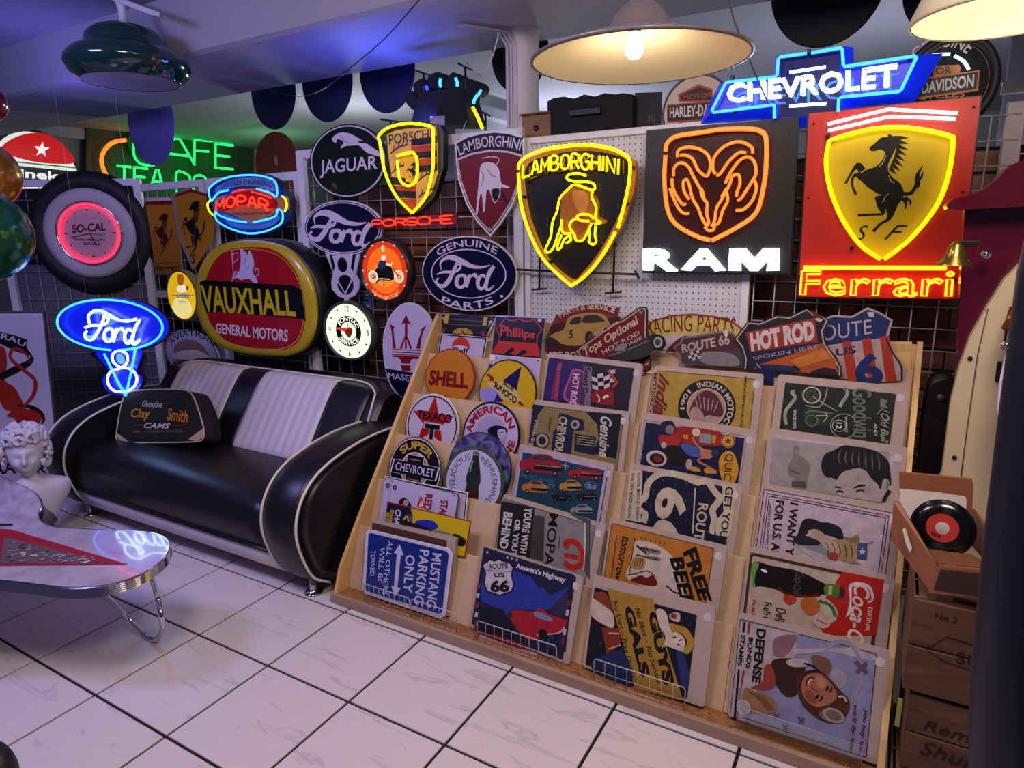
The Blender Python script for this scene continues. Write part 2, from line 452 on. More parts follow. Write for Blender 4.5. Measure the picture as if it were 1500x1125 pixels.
def tile_mat():
    t = TILE.node_tree; b = t.nodes['Principled BSDF']; b.inputs['Roughness'].default_value = .3; b.inputs['Specular IOR Level'].default_value = .5
    tc = t.nodes.new('ShaderNodeTexCoord'); oi = t.nodes.new('ShaderNodeObjectInfo')
    ad = t.nodes.new('ShaderNodeVectorMath'); ad.operation = 'MULTIPLY_ADD'; ad.inputs[1].default_value = (31, 17, 9)
    cb = t.nodes.new('ShaderNodeCombineXYZ')
    for i in range(3): t.links.new(oi.outputs['Random'], cb.inputs[i])
    t.links.new(cb.outputs[0], ad.inputs[0]); t.links.new(tc.outputs['Object'], ad.inputs[2])
    n = t.nodes.new('ShaderNodeTexNoise'); n.inputs['Scale'].default_value = 4.5; n.inputs['Detail'].default_value = 9; n.inputs['Distortion'].default_value = .9
    mp = t.nodes.new('ShaderNodeMapping'); mp.inputs['Rotation'].default_value = (0, 0, .7); mp.inputs['Scale'].default_value = (.7, 4.2, 1)
    t.links.new(ad.outputs[0], mp.inputs['Vector']); t.links.new(mp.outputs[0], n.inputs['Vector'])
    r = t.nodes.new('ShaderNodeValToRGB'); e = r.color_ramp.elements
    e[0].position = .60; e[0].color = (*lin('#d4cacc'), 1); e[1].position = .68; e[1].color = (*lin('#d0c6c8'), 1)
    k = e.new(.64); k.color = (*lin('#bfb4b7'), 1)
    t.links.new(n.outputs['Fac'], r.inputs['Fac']); t.links.new(r.outputs['Color'], b.inputs['Base Color'])
    n2 = t.nodes.new('ShaderNodeTexNoise'); n2.inputs['Scale'].default_value = 9; t.links.new(ad.outputs[0], n2.inputs['Vector'])
    mr = t.nodes.new('ShaderNodeMapRange'); mr.inputs['To Min'].default_value = .2; mr.inputs['To Max'].default_value = .42
    t.links.new(n2.outputs['Fac'], mr.inputs['Value']); t.links.new(mr.outputs[0], b.inputs['Roughness'])
tile_mat()
T = .42
floor = struct('floor', MB().box((-6.5, -3.2, -.05), (5, 7.5, -.006)), mat('dark_grout', '#080406', .8))
me_tile = None
for i in range(-9, 9):
    for j in range(-4, 6):
        x, y = i * T, -j * T
        if x < -3.2 and y > .5: continue
        if me_tile is None:
            o = MB().box((.0054, .0054, -.012), (T - .0054, T - .0054, 0), .0012).build('tile', TILE, floor); me_tile = o.data
        else:
            o = bpy.data.objects.new('tile', me_tile); COL.objects.link(o); o.parent = floor
        o.location = (x, y, 0)
PLASTER = mat('white_plaster', '#a5a4b4', .75, bump=.15, bscale=18)
struct('ceiling', MB().box((-6.5, -3.2, 2.85), (5, 8, 2.95)), PLASTER)
beam = MB()
prof = [(.52, 2.86), (.6, 2.6), (.63, 2.585), (1.36, 2.575), (1.39, 2.59), (1.4, 2.86)]
beam.loft([[(x, y, z) for y, z in prof] for x in (-6.5, 5)], smooth=False)
struct('beam', beam, PLASTER)
struct('wall_left', MB().box((-5.6, -3.2, 0), (-5.3, 8, 2.85)), mat('grey_green_wall', '#8d948c', .8, bump=.1))
struct('trim_1', MB().box((-5.3, -3.2, 2.72), (-5.22, 8, 2.85), .015), PLASTER)
struct('wall_far', MB().box((-5.6, 7.3, 0), (5, 7.5, 2.85)), mat('far_wall', '#9ea19c', .8))
struct('wall_partition', MB().box((-.62, 2.95, 0), (-.5, 7.3, 2.7)), PLASTER)
struct('trim_2', MB().box((-.66, 2.9, 2.62), (-.44, 7.3, 2.74), .02), PLASTER)
struct('wall_right', MB().box((4.4, -.2, 0), (4.6, 7.5, 2.9)), mat('right_wall', '#77717a', .8))
# column carrying the beam, with the cable run taped to it
cl = MB(); cl.lathe([(.082, 0), (.082, 2.5), (.088, 2.57), (.1, 2.6)], 28, Matrix.Translation((1.11, 1.19, 0)))
struct('column', cl, mat('white_gloss_column', '#c9c3cc', .5))
cb = MB()
for k, dx in enumerate((-.035, -.012, .012)):
    cb.tube([(1.11 + dx, 1.105 - .004 * (k == 1), z) for z in (0, 1, 2, 2.5)] + [(1.11 + dx - .03, 1.08, 2.56), (1.09 + dx - .14, .9, 2.567)], .0055, 6)
tag(cb.build('white_cable', mat('cable_white', '#c8c0cc', .5)), 'white cables running up the front of the round white column', 'cable')
# planked lining behind the wire grids
bw = MB().box((-.35, 1.33, 0), (4.4, 1.4, 1.92))
backw = struct('wall_back', bw, mat('dark_joint', '#150e0c', .9))
WD = wood('stained_plank', '#7c4c3a', '#9c6448', (1.2, 9, 9), 4, .6)
pl = None; L = .3; H = .085
for r in range(22):
    for q in range(11):
        x = .02 + q * L * 1.1 + (r % 2) * .16 - .3
        if pl is None:
            o = MB().box((0, -.012, 0), (L * 1.08, 0, H - .006), .004).build('brick', WD, backw); pl = o.data
        else:
            o = bpy.data.objects.new('brick', pl); COL.objects.link(o); o.parent = backw
        o.location = (x, 1.33 - random.random() * .006, r * (H + .002))
struct('wall_dark', MB().box((-5.2, 2.2, 0), (-.35, 2.3, 1.85)), mat('dark_purple_cloth', '#191420', .9))

# wire grid panels: welded frame and wires
def grid(x0, x1, z0, z1, label, Y=1.0, yaw=0., o=None, dx=.1, dz=.1, fw=.05, frame=True, fmat=None, mid=True, group='wire grid display panels'):
    t = thing('grid_panel', label, 'grid panel', (x0, Y, 0) if o is None else o, group=group); t.rotation_euler.z = math.radians(yaw)
    w = x1 - x0; mb = MB(); k = 0
    if frame:
        f = MB(); f.box((0, -.012, z0), (fw, .02, z1), .004); f.box((w - fw, -.012, z0), (w, .02, z1), .004)
        f.box((fw, -.012, z1 - fw), (w - fw, .02, z1), .004)
        if z0 < .2: f.box((fw, -.012, z0), (w - fw, .02, z0 + fw), .004)
        if mid: f.box((fw, -.01, 1.2), (w - fw, .015, 1.2 + fw), .004)
        f.build('frame', fmat or WHITEM, t)
    n = int(w / dx)
    for i in range(n + 1):
        x = w * i / n; mb.tube([(x, .012, z0), (x, .012, z1)], .0029, 4)
    n = int((z1 - z0) / dz)
    for i in range(n + 1):
        z = z0 + (z1 - z0) * i / n; mb.tube([(0, .008, z), (w, .008, z)], .0029, 4)
    tag(mb.build('wires', STEEL, t), kind='stuff')
    return t
grid(-.29, 1.215, .1, 2.11, 'tall white-framed wire grid panel behind the green, blue and shield signs', mid=False)
grid(-1.17, -.31, .1, 2.0, 'low wire grid panel behind the yellow and red lozenge sign', Y=1.03, mid=False)
grid(-2.07, -1.2, .1, 2.0, 'low wire grid panel holding the two yellow horse plates', Y=1.03)
GY = 33
go = onZ(206, 270, 2.0)
uxc = Vector((math.cos(math.radians(GY)), math.sin(math.radians(GY)), 0))
pc = thing('grid_panel', 'angled wire grid panel on the far left carrying the tyre clock', 'grid panel', (go.x - uxc.x * 1.02, go.y - uxc.y * 1.02 , 0), group='wire grid display panels')
pc.rotation_euler.z = math.radians(GY)
f = MB(); f.box((0, -.012, .05), (.05, .02, 2.04), .004); f.box((.97, -.012, .05), (1.02, .02, 2.04), .004); f.box((.05, -.012, 1.99), (.97, .02, 2.04), .004);
f.build('frame', WHITEM, pc); mb = MB()
for i in range(11): mb.tube([(.02 + i * .098, .012, .1), (.02 + i * .098, .012, 2.0)], .0022, 4)
for i in range(20): mb.tube([(0, .008, .1 + i * .1), (1.02, .008, .1 + i * .1)], .0022, 4)
tag(mb.build('wires', STEEL, pc), kind='stuff')
MB().box((0, .03, .0), (1.02, .045, 1.45)).build('backing_board', mat('grey_board', '#5e5866', .8), pc)
MB().box((.0, .032, 1.45), (1.02, .045, 1.98)).build('backing_board', mat('dark_cloth', '#141018', .9), pc)
grid(2.3, 3.12, .1, 1.99, 'bare wire grid panel at the right behind the red horse sign', Y=1.0, dx=.077, dz=.082, frame=False)
grid(3.08, 3.3, .1, 2.03, 'narrow framed grid panel right of the red horse sign', Y=1.02, dx=.077, dz=.082, fmat=mat('taupe_frame', '#8a7f80', .5))
# pegboard
PEG, t_, b_ = newmat('perforated_hardboard'); b_.inputs['Roughness'].default_value = .5
tc = t_.nodes.new('ShaderNodeTexCoord'); sc = t_.nodes.new('ShaderNodeVectorMath'); sc.operation = 'SCALE'; sc.inputs['Scale'].default_value = 1 / .0254
fr = t_.nodes.new('ShaderNodeVectorMath'); fr.operation = 'FRACTION'; su = t_.nodes.new('ShaderNodeVectorMath'); su.operation = 'SUBTRACT'; su.inputs[1].default_value = (.5, 0, .5)
ml = t_.nodes.new('ShaderNodeVectorMath'); ml.operation = 'MULTIPLY'; ml.inputs[1].default_value = (1, 0, 1)
ln = t_.nodes.new('ShaderNodeVectorMath'); ln.operation = 'LENGTH'; gt = t_.nodes.new('ShaderNodeMath'); gt.operation = 'GREATER_THAN'; gt.inputs[1].default_value = .13
mx = t_.nodes.new('ShaderNodeMix'); mx.data_type = 'RGBA'; mx.inputs['A'].default_value = (*lin('#3b3438'), 1); mx.inputs['B'].default_value = (*lin('#c8c6cc'), 1)
t_.links.new(tc.outputs['Object'], sc.inputs[0]); t_.links.new(sc.outputs[0], fr.inputs[0]); t_.links.new(fr.outputs[0], su.inputs[0])
t_.links.new(su.outputs[0], ml.inputs[0]); t_.links.new(ml.outputs[0], ln.inputs[0]); t_.links.new(ln.outputs['Value'], gt.inputs[0])
t_.links.new(gt.outputs[0], mx.inputs['Factor']); t_.links.new(mx.outputs['Result'], b_.inputs['Base Color'])
pg = thing('pegboard', 'white perforated pegboard panel behind the yellow bull sign', 'pegboard', (1.225, 1.0, 0))
MB().box((.028, .0, .1), (1.06, .006, 2.045)).build('board', PEG, pg)
f = MB(); f.box((0, -.012, .05), (.03, .02, 2.06), .003); f.box((1.03, -.012, .05), (1.06, .02, 2.06), .003); f.box((.03, -.012, 2.03), (1.03, .02, 2.06), .003)
f.build('frame', WHITEM, pg)
def hook(pts, label):
    mb = MB(); mb.tube(pts, .0045, 6); 
    return mb
hk = 0
for (x0, y0, x1, y1, lab) in ((790, 425, 790, 340, 'black peg hook left of the yellow bull sign'), (898, 430, 898, 340, 'black peg hook right of the yellow bull sign')):
    a = onY(x0, y0, .96); b = onY(x1, y1, .96); mb = MB()
    mb.tube([(a.x, .985, b.z), (a.x, .97, b.z), (a.x, .96, a.z)], .0055, 6); mb.tube([a + Vector((-.04, 0, -.0)), a + Vector((.04, 0, .008))], .005, 6)
    tag(mb.build('peg_hook', BLACK), lab, 'hook', 'black peg hooks')
mb = MB(); mb.tube([onY(757, 395, .95), onY(935, 402, .93)], .006, 6); mb.tube([onY(930, 396, .93), onY(936, 408, .93)], .006, 6)
tag(mb.build('hanging_rail', BLACK), 'thin black rail crossing the pegboard behind the yellow bull sign tip', 'rail')

# ------------------------------------------------------------------ far room seen over the panels
hb = Sign('wooden_board', 'dark green planked board high on the left wall behind green neon letters', 'sign board', (250, 230), X=-5.2, yaw=90)
hb.back([(126, 178), (372, 206), (372, 330), (126, 330)], .04, wood('green_plank', '#2c3a2a', '#3a4a36', (14, 2, 14), 3, .7), 'board')
hb.done()
hb = Sign('neon_letters', 'green and orange neon lettering CAFE TEA ROOM above the left panels', 'neon sign', (250, 230), X=-5.12, yaw=90)
GL = mat('green_letter_face', '#07401c', .5)
for txt, q in (('C', ((193, 196), (228, 200), (193, 240))), ('A', ((228, 200), (282, 208), (228, 236))), ('F', ((281, 205), (307, 207), (281, 238))), ('E', ((312, 211), (338, 214), (312, 246)))):
    hb.neon_text(txt, *q, r=.014, z=.05, m=NE_GREEN)
hb.neon_text('TEA', (168, 243), (236, 250), (168, 271), r=.013, z=.05, m=NE_GREEN)
hb.neon_text('RO', (255, 253), (300, 258), (255, 283), r=.013, z=.05, m=NE_GREEN)
hb.tube([[(184, 205), (165, 209), (152, 222), (149, 238), (155, 255), (163, 264)]], .022, .05, NE_ORANGE)
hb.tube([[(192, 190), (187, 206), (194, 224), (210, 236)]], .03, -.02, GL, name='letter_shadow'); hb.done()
rd = Sign('round_sign', 'round dark red sign far back, low behind the wire panels', 'sign', (405, 235), Y=3.4)
c, rx, ry = ellbox(rd, (374, 240), (437, 240), (405, 219), (405, 262)); rd.backell(c, rx, rx, .02, mat('dull_red', '#7a2a22', .5)); MB().box((c.x - .02, -rd.o.z, -.05), (c.x + .02, c.y, -.03)).build('stand', BLACK, rd.root); rd.disc(c + Vector((0.0, .04)), .03, .05, '#aaa8a0', 2); rd.done()
# star beer sign
st = Sign('beer_sign', 'backlit round red and white sign with a white star at the far left', 'sign', (55, 262), X=-5.1, yaw=90, mat=PR_GLOW)
c = st.p(55, 262); R_ = st.p(118, 262).x - c.x; RY = st.p(55, 192).y - c.y
st.backell(c, R_ * 1.04, RY * 1.04, .1, BLACK); st.disc(c, R_ * .97, RY * .97, '#e8ece8', 1)
st.poly([(2, 215), (20, 202), (45, 195), (70, 197), (92, 212), (110, 237), (80, 240), (45, 236), (15, 228), (0, 226)], '#c81418', 2, True)
sx, sy = 61, 219
st.poly([(sx + (12 if i % 2 == 0 else 4.8) * math.sin(i * PI / 5 + .1), sy - (12 if i % 2 == 0 else 4.8) * math.cos(i * PI / 5 + .1)) for i in range(10)], '#f4f4f4', 3)
st.poly([(0, 240), (118, 252), (118, 275), (0, 263)], '#0b100c', 3); st.text('Heineken', (-14, 243), (114, 254), (-14, 257), '#f4f4f0', lay=4, bold=.04)
st.poly([(0, 234), (112, 245), (112, 247), (0, 236)], '#2f7a4a', 3); st.done()

# half-hidden round boards hanging behind the beam
NAVY = mat('navy_enamel_back', '#1b1e4c', .75); LIL = mat('lilac_board_back', '#8478c4', .7, var=.12); BLK2 = mat('black_enamel_back', '#0b0b14', .75)
for i, (l, r, b, m_, lab, Y_) in enumerate(((369, 434, 190, NAVY, 'navy round board hanging third from the column, leftmost of the three', 1.5), (443, 517, 179, NAVY, 'navy round board hanging in the middle of the row of three', 1.5), (527, 608, 166, NAVY, 'navy round board hanging nearest the column in the row of three', 1.5),
        (720, 803, 136, BLK2, 'dark round board hanging behind the white column', 1.6), (1131, 1302, 68, BLK2, 'large black round board hanging above the blue bow-tie neon', 1.5), (1325, 1480, 52, BLK2, 'black round board half hidden behind the right lamp shade', 1.6), (190, 258, 243, LIL, 'lilac scratched round board hanging in front of the green neon letters', 1.5))):
    a = onY(l, b - (r - l) * .6, Y_); c_ = onY(r, b - (r - l) * .6, Y_); bt = onY((l + r) / 2, b, Y_); R_ = (c_.x - a.x) / 2
    t = thing('hanging_disc', lab, 'round board', ((a.x + c_.x) / 2, Y_, bt.z + R_ * 1.12), group='round boards hanging behind the beam')
    Mx = Matrix.Rotation(PI / 2, 4, 'X')
    MB().lathe([(.001, .002), (R_ * .6, .0018), (R_ * .97, 0), (R_, -.002), (R_, -.006), (.001, -.006)], 40, Mx @ Matrix.Diagonal((1, 1.12, 1, 1))).build('disc', m_, t)
    MB().tube([(0, 0, R_ * .9), (0, 0, 2.85 - bt.z - R_ * 1.12)], .004, 6).build('hanger', DARKM, t)
# black spectacle of ceiling hooks
for k, (x, y, x2, y2, lab) in enumerate(((609, 103, 632, 111, 'black display hook left of the crown sign'), (671, 93, 692, 103, 'black display hook right of the crown sign'), (557, 175, 588, 179, 'black display hook behind the green oval sign'), (704, 163, 718, 170, 'black display hook beside the yellow tube end'))):
    a = onY(x, y, 1.015); b = onY(x2, y2, 1.015); m_ = (a + b) / 2; mb = MB(); mb.tube([a, b], .005, 6); mb.tube([m_, m_ + Vector((0, 0, -.16))], .0055, 6)
    tag(mb.build('display_hook', BLACK), lab, 'hook', 'black display hooks on the grid tops')
mb = MB(); mb.tube(smooth([onY(614, 0, .45), onY(560, 60, .6), onY(500, 110, .8), onY(470, 132, .9), onY(437, 141, 1.0), onY(395, 133, 1.2)], False, 5), .0028, 6)
tag(mb.build('ceiling_wire', BLACK), 'thin black wire sagging from the ceiling to the navy boards', 'wire')
mb = MB(); mb.tube([onY(1063, -20, .7), onY(1075, 30, .75), onY(1106, 108, .85), onY(1137, 178, .93)], .003, 6)
tag(mb.build('power_cord', mat('grey_cord', '#4e454a', .5)), 'grey power cord hanging in front of the blue bow-tie neon', 'cord')
mb = MB(); mb.tube(smooth([onY(741, 27, 1.05), onY(733, 30, 1.05), onY(728, 60, 1.05), onY(716, 95, 1.05), onY(702, 110, 1.1), onY(684, 92, 1.3)], False, 6), .004, 6)
tag(mb.build('loose_cable', mat('cable_white', '#c8c0cc', .5)), 'single white cord looping left from the top of the column', 'cord')
# window with daylight tube far right, wall piece there
struct('window_1', MB().box((3.45, 3.4, 1.85), (4.3, 3.45, 2.12)), mat('bright_window', '#dfeeee', .4, emit=2.2))
struct('wall_rear', MB().box((3.3, 3.5, 0), (4.4, 3.6, 2.85)), mat('rear_wall', '#5d5560', .8))
struct('trim_3', MB().box((3.2, 2.6, 2.3), (4.4, 2.64, 2.36)), mat('taupe_frame', '#8a7f80', .5))
# ================================================================== sofa
VINYL = mat('black_vinyl', '#0e0d13', .36, coat=.0, bump=.12, bscale=160); WVINYL = mat('white_vinyl', '#cdc3cd', .4, bump=.1, bscale=140)
PIPE = mat('cream_piping', '#d8d0c8', .4)
sofa = thing('sofa', 'black and white diner sofa with sweeping piped arms in front of the wire panels', 'sofa', (-.37, .05, 0))
OX, OY = -.37, .05
def sf(mb, name, m, par=None):
    mb.v = [(x - OX, y - OY, z) for x, y, z in mb.v] if par is None else mb.v
    return mb.build(name, m, par or sofa)
ARMP = [(.09, .055), (.0, .12), (-.05, .22), (-.08, .35), (-.055, .47), (.03, .57), (.17, .63), (.4, .668), (.66, .665), (.86, .64)]
def armring(x, d=0):
    q = smooth([(0, y, z) for y, z in ARMP], False, 4); c = Vector((0, .45, .3)); out = []
    for p in q:
        v = (p - c); v.normalize(); out.append((x, p.y + v.y * d, p.z + v.z * d))
    return out + [(x, .9, .4), (x, .88, .07), (x, .5, .055)]
for s_, (xi, xo) in enumerate(((-1.2, -1.42), (.45, .67))):
    mb = MB(); N = 8
    rings = []
    for k in range(N + 1):
        t = k / N; x = xi + (xo - xi) * t; rings.append(armring(x, .016 * math.sin(PI * t) - .004 * (k in (0, N))))
    if xo < xi: rings.reverse()
    mb.loft(rings)
    arm = sf(mb, 'arm', VINYL)
    for x in (xi, xo):
        mb = MB(); mb.tube([Vector(p) for p in armring(x, .001)[:-3]], .0062, 8); sf(mb, 'piping', PIPE)
    # arm face panel, slightly padded
    xx = xo + (.012 if xo > xi else -.012)
    mb = MB(); a = armring(xo, -.014); b = [(xx, .45 + (y - .45) * .9, .35 + (z - .35) * .9) for _, y, z in a]
    mb.loft([a, b] if xo > xi else [b, a]); sf(mb, 'arm_face', VINYL)
# seat
seatp = [(.5, .44), (.3, .452), (.12, .448), (.03, .43), (-.025, .39), (-.045, .33), (-.042, .27), (-.03, .22), (.0, .205), (.5, .2)]
mb = MB(); R = []
for k in range(13):
    x = -1.2 + 1.65 * k / 12; cr = .012 * math.sin(PI * k / 12)
    q = smooth([(x, y, z) for y, z in seatp], False, 3); R.append([(x, y, z + (cr if z > .4 else 0)) for _, y, z in q])
mb.loft(R); sf(mb, 'seat', VINYL)
mb = MB(); R = []
for k in range(9):
    x = -1.2 + 1.65 * k / 8; R.append([(x, y, z) for y, z in [(.0, .212), (-.034, .206), (-.03, .16), (-.008, .11), (.04, .07), (.1, .06), (.6, .06), (.6, .2)]])
mb.loft(R); sf(mb, 'skirt', WVINYL)
# backrest: shell and front panels
def bk(x, t, d=0):
    """t 0 base .. 1 top of the front surface; rounded towards the ends"""
    q = [(.43, .43), (.49, .52), (.56, .62), (.63, .72), (.685, .79), (.73, .825), (.78, .83)]
    k = min(len(q) - 1.001, t * (len(q) - 1)); i = int(k); f_ = k - i
    y = q[i][0] + (q[i + 1][0] - q[i][0]) * f_; z = q[i][1] + (q[i + 1][1] - q[i][1]) * f_
    return Vector((x, y - d, z + d * .5))
def topdrop(x):
    dl = max(0, -.98 - x) / .22; dr = max(0, x - .22) / .3
    return 1 - .30 * min(1, dl) ** 2.4 - .42 * min(1, dr) ** 2.2
def bkpanel(x0, x1, m, name, ribs=0, d=.012):
    mb = MB(); n = max(4, int((x1 - x0) / .012)) if ribs else 8; R = []
    for k in range(n + 1):
        x = x0 + (x1 - x0) * k / n; dd = d
        if ribs: dd = d + .007 * abs(math.sin(PI * ribs * k / n)) ** .6
        T_ = topdrop(x); R.append([bk(x, T_ * j / 12, dd * (1 if 0 < j < 12 else .4)) for j in range(13)] + [bk(x, T_, 0) + Vector((0, .02, -.01)), bk(x, 0, -.02)])
    mb.loft(R); return sf(mb, name, m)
mb = MB(); R = []
for k in range(25):
    x = -1.3 + 1.85 * k / 24; T_ = topdrop(max(-1.2, min(.5, x)) ); f0 = bk(x, T_)
    R.append([bk(x, T_ * j / 8, 0) for j in range(9)] + [f0 + Vector((0, .05, .02)), f0 + Vector((0, .1, .01)), (x, .9, f0.z - .07), (x, .93, .4), (x, .9, .08), (x, .5, .08)])
mb.loft(R); sf(mb, 'backrest', VINYL)
def backx(px, py):  # x on the back surface of a picture point
    best = min((abs((onY(px, py, bk(0, t / 40).y)).z - bk(0, t / 40).z), t) for t in range(41))
    return onY(px, py, bk(0, best[1] / 40).y).x
BX = [-1.17, -.60, -.40, .18, .45]
bkpanel(BX[0], BX[1], WVINYL, 'channelled_panel', 9); bkpanel(BX[1], BX[2], VINYL, 'centre_stripe'); bkpanel(BX[2], BX[3], WVINYL, 'channelled_panel', 9); bkpanel(BX[3], BX[4], VINYL, 'end_stripe')
mb = MB(); mb.tube([bk(x, topdrop(x), .006) + Vector((0, 0, .006)) for x in [-1.2 + 1.68 * k / 40 for k in range(41)]] + [bk(.5, .35, 0)], .006, 8); sf(mb, 'piping', PIPE)
for x in (-1.27, .6):
    for y in (.05, .8):
        g = MB(); g.lathe([(.001, 0), (.042, 0), (.044, .006), (.038, .012), (.018, .016), (.0165, .03), (.0165, .085), (.001, .085)], 24, Matrix.Translation((x, y, 0))); sf(g, 'leg', CHROME)

# ------------------------------------------------------------------ bag on the sofa
PR_CLOTH = printmat('cloth_print', .8)
bag = Sign('bag', 'black sports bag with cream corners and orange script leaning on the sofa seat', 'bag', (235, 612), P=onZ(240, 655, .46) + Vector((0, 0, 0)), yaw=4, tilt=22, view=(0, 420, 4.4118), mat=PR_CLOTH)
CLOTH = mat('black_canvas', '#131217', .85, bump=.4, bscale=300)
out = [(752, 975), (762, 880), (785, 760), (810, 700), (860, 674), (1020, 665), (1180, 668), (1235, 690), (1270, 760), (1305, 870), (1318, 940), (1310, 985), (1260, 1002), (1040, 1008), (820, 1008), (768, 998)]
q = smooth(bag.P(out), True, 4); mb = MB()
rings = []
for z, k in ((0, .97), (-.008, 1), (-.12, 1.0), (-.14, .93)):
    cx = sum(p.x for p in q) / len(q); cy = sum(p.y for p in q) / len(q)
    rings.append([(cx + (p.x - cx) * k, cy + (p.y - cy) * k, z) for p in q])
mb.loft(rings[::-1]); mb.build('body', CLOTH, bag.root)
bag.tube([out], .004, .0, mat('cream_trim', '#c2b29c', .6), name='piping', closed=True)
for cpt in ([(752, 940), (840, 1004), (770, 998)], [(1218, 985), (1312, 918), (1318, 975), (1265, 998)]):
    bag.poly(cpt, '#c9ab94', 2)
bag.text('Genuine', (920, 735), (1050, 742), (920, 775), '#c8c8cc', shear=.4, lay=2)
bag.text('Clay', (848, 785), (975, 790), (848, 862), '#d8923c', shear=.3, bold=.03, lay=2); bag.text('Smith', (1080, 782), (1218, 798), (1080, 862), '#d8923c', shear=.3, bold=.03, lay=2)
bag.text('CAMS', (935, 878), (1105, 882), (930, 914), '#d4c8dc', shear=.3, bold=.04, lay=2); bag.text('MR. HORSEPOWER', (865, 930), (1185, 926), (865, 946), '#8a6f3c', lay=2, bold=.02)
for a, b in ((855, 925), (1108, 1205)): bag.line([(a, 898), (b, 892)], [.001, .004], '#b06a50', 2); 
for a, b in ((858, 912), (1068, 1120)): bag.line([(a, 757), (b, 757)], .004, '#6a4038', 2)
mb = MB(); mb.tube(smooth([(-.12, .1, -.05), (-.09, .15, -.06), (0, .165, -.06), (.1, .15, -.06), (.13, .1, -.05)], False, 5), .009, 8); mb.build('handle', CLOTH, bag.root)
mb = MB(); mb.box((.19, -.08, -.12), (.215, .06, -.02), .008); mb.build('side_pocket', CLOTH, bag.root); bag.done()

# ================================================================== display rack
MDF = mat('mdf_board', '#c0a184', .7, var=.04, vscale=30, bump=.15, bscale=200); PLY = wood('pale_plywood', '#cba065', '#dcb87e', (10, 2, 2), 3, .5)
OSB = newmat('osb_strip')[0]; noisy_ramp(OSB, '#6a4024', '#b07a44', 26, 4, .35, .7, (1, 2.4, 1), 2.5)
RX0, RX1 = .736, 2.918
rack = thing('display_rack', 'long stepped plywood display rack full of metal signs right of the sofa', 'display rack', (1.84, .04, 0))
def rk(mb, name, m): mb.v = [(x - 1.84, y - .04, z) for x, y, z in mb.v]; return mb.build(name, m, rack)
side = [(.04, 0), (.045, .045), (.085, .15), (.2, .31), (.905, 1.215), (.925, 1.215), (.945, 1.19), (.945, 0)]
for x in (RX0, RX1 - .018):
    mb = MB(); mb.loft([[(xx, y, z) for y, z in side] for xx in (x, x + .018)][::-1], smooth=False); rk(mb, 'side_board', PLY)
rk(MB().box((RX0 - .006, .028, 0), (RX1 + .004, .046, .046), .002), 'front_rail', wood('rail_wood', '#8f7262', '#a58a74', (2, 12, 12), 3, .6))
rk(MB().box((RX0 + .018, .046, .0), (RX1 - .018, .22, .04)), 'base_shelf', OSB)
CX = [.755, 1.455, 1.945, 2.445, 2.899]
for i in range(6):
    for c_ in range(4):
        mb = MB(); y0, z0 = .118 + .146 * i, .04 + .18 * i; j = .003 * ((i * 7 + c_ * 3) % 3)
        y1, z1 = .218 + .146 * i, .303 + .18 * i
        if i == 5: z1 -= .1; y1 -= .04
        mb.loft([[(x, y0, z0), (x, y0 + .008, z0), (x, y1 + .008, z1 + j), (x, y1, z1 + j)] for x in (CX[c_] + .001, CX[c_ + 1] - .001)], smooth=False)
        rk(mb, 'tier_board', MDF)
rk(MB().box((RX0 + .018, .93, 0), (RX1 - .018, .942, 1.2)), 'back_board', PLY)

# wire fences along the foot of the rack
def basket(x0, x1, z1, n, Y, label):
    t = thing('wire_fence', label, 'wire fence', (x0, Y, .04), group='wire fences along the rack foot'); w = x1 - x0
    mb = MB(); mb.tube([(0, 0, 0), (0, 0, z1 - .01), (.006, 0, z1), (w - .006, 0, z1), (w, 0, z1 - .01), (w, 0, 0)], .0021, 6); mb.build('frame_wire', STEEL, t)
    mb = MB()
    for k in range(1, n): mb.tube([(w * k / n, .001, 0), (w * k / n, .001, z1)], .0013, 4)
    for h in (.0, .036): mb.tube([(0, .0015, h), (w, .0015, h)], .0013, 4)
    tag(mb.build('wires', STEEL, t), kind='stuff')
for a, b, n, lab in ((.905, 1.16, 9, 'wire fence at the left foot of the blue parking sign'), (1.168, 1.4, 8, 'wire fence at the right foot of the blue parking sign'), (1.5, 1.85, 9, 'wire fence in front of the highway map sign'), (2.0, 2.33, 8, 'wire fence in front of the navy and gold banner sign')):
    basket(a, b, .085, n, .062, lab)
t = thing('plastic_stop', 'clear plastic lip in front of the defense bonds poster', 'plastic lip', (2.5, .06, .04))
MB().box((0, 0, 0), (.36, .002, .085)).build('sheet', mat('clear_acrylic', '#ffffff', .03, trans=1.), t); MB().tube([(0, 0, 0), (0, 0, .085), (.36, 0, .085), (.36, 0, 0)], .0012, 4).build('edge', STEEL, t)

# ================================================================== kidney table, pennant
TZ = .425
def tp(x, y, z=TZ): return onZ(x, y, z)
outl = [(-140, 700), (-30, 692), (20, 706), (50, 722), (60, 738), (56, 752), (62, 765), (80, 772), (110, 774), (150, 776), (190, 778), (225, 781), (243, 789), (247, 800), (238, 818), (210, 838), (175, 852), (140, 859), (90, 860), (0, 850), (-150, 842), (-230, 780)]
q = smooth([Vector((*tp(*p).xy, 0)) for p in outl], True, 5)
q = [p.xy for p in q]
cx = sum(p.x for p in q) / len(q); cy = sum(p.y for p in q) / len(q)
tab = thing('kidney_table', 'low kidney-shaped table with a marbled top, ribbed chrome edge and hairpin legs', 'table', (cx, cy, 0))
TOPM = newmat('pink_laminate')[0]; noisy_ramp(TOPM, '#a396a8', '#b8acbc', 5, 7, .4, .6, None, 1.5); TOPM.node_tree.nodes['Principled BSDF'].inputs['Roughness'].default_value = .12; TOPM.node_tree.nodes['Principled BSDF'].inputs['Coat Weight'].default_value = .6
q0 = [(p.x - cx, p.y - cy) for p in q]
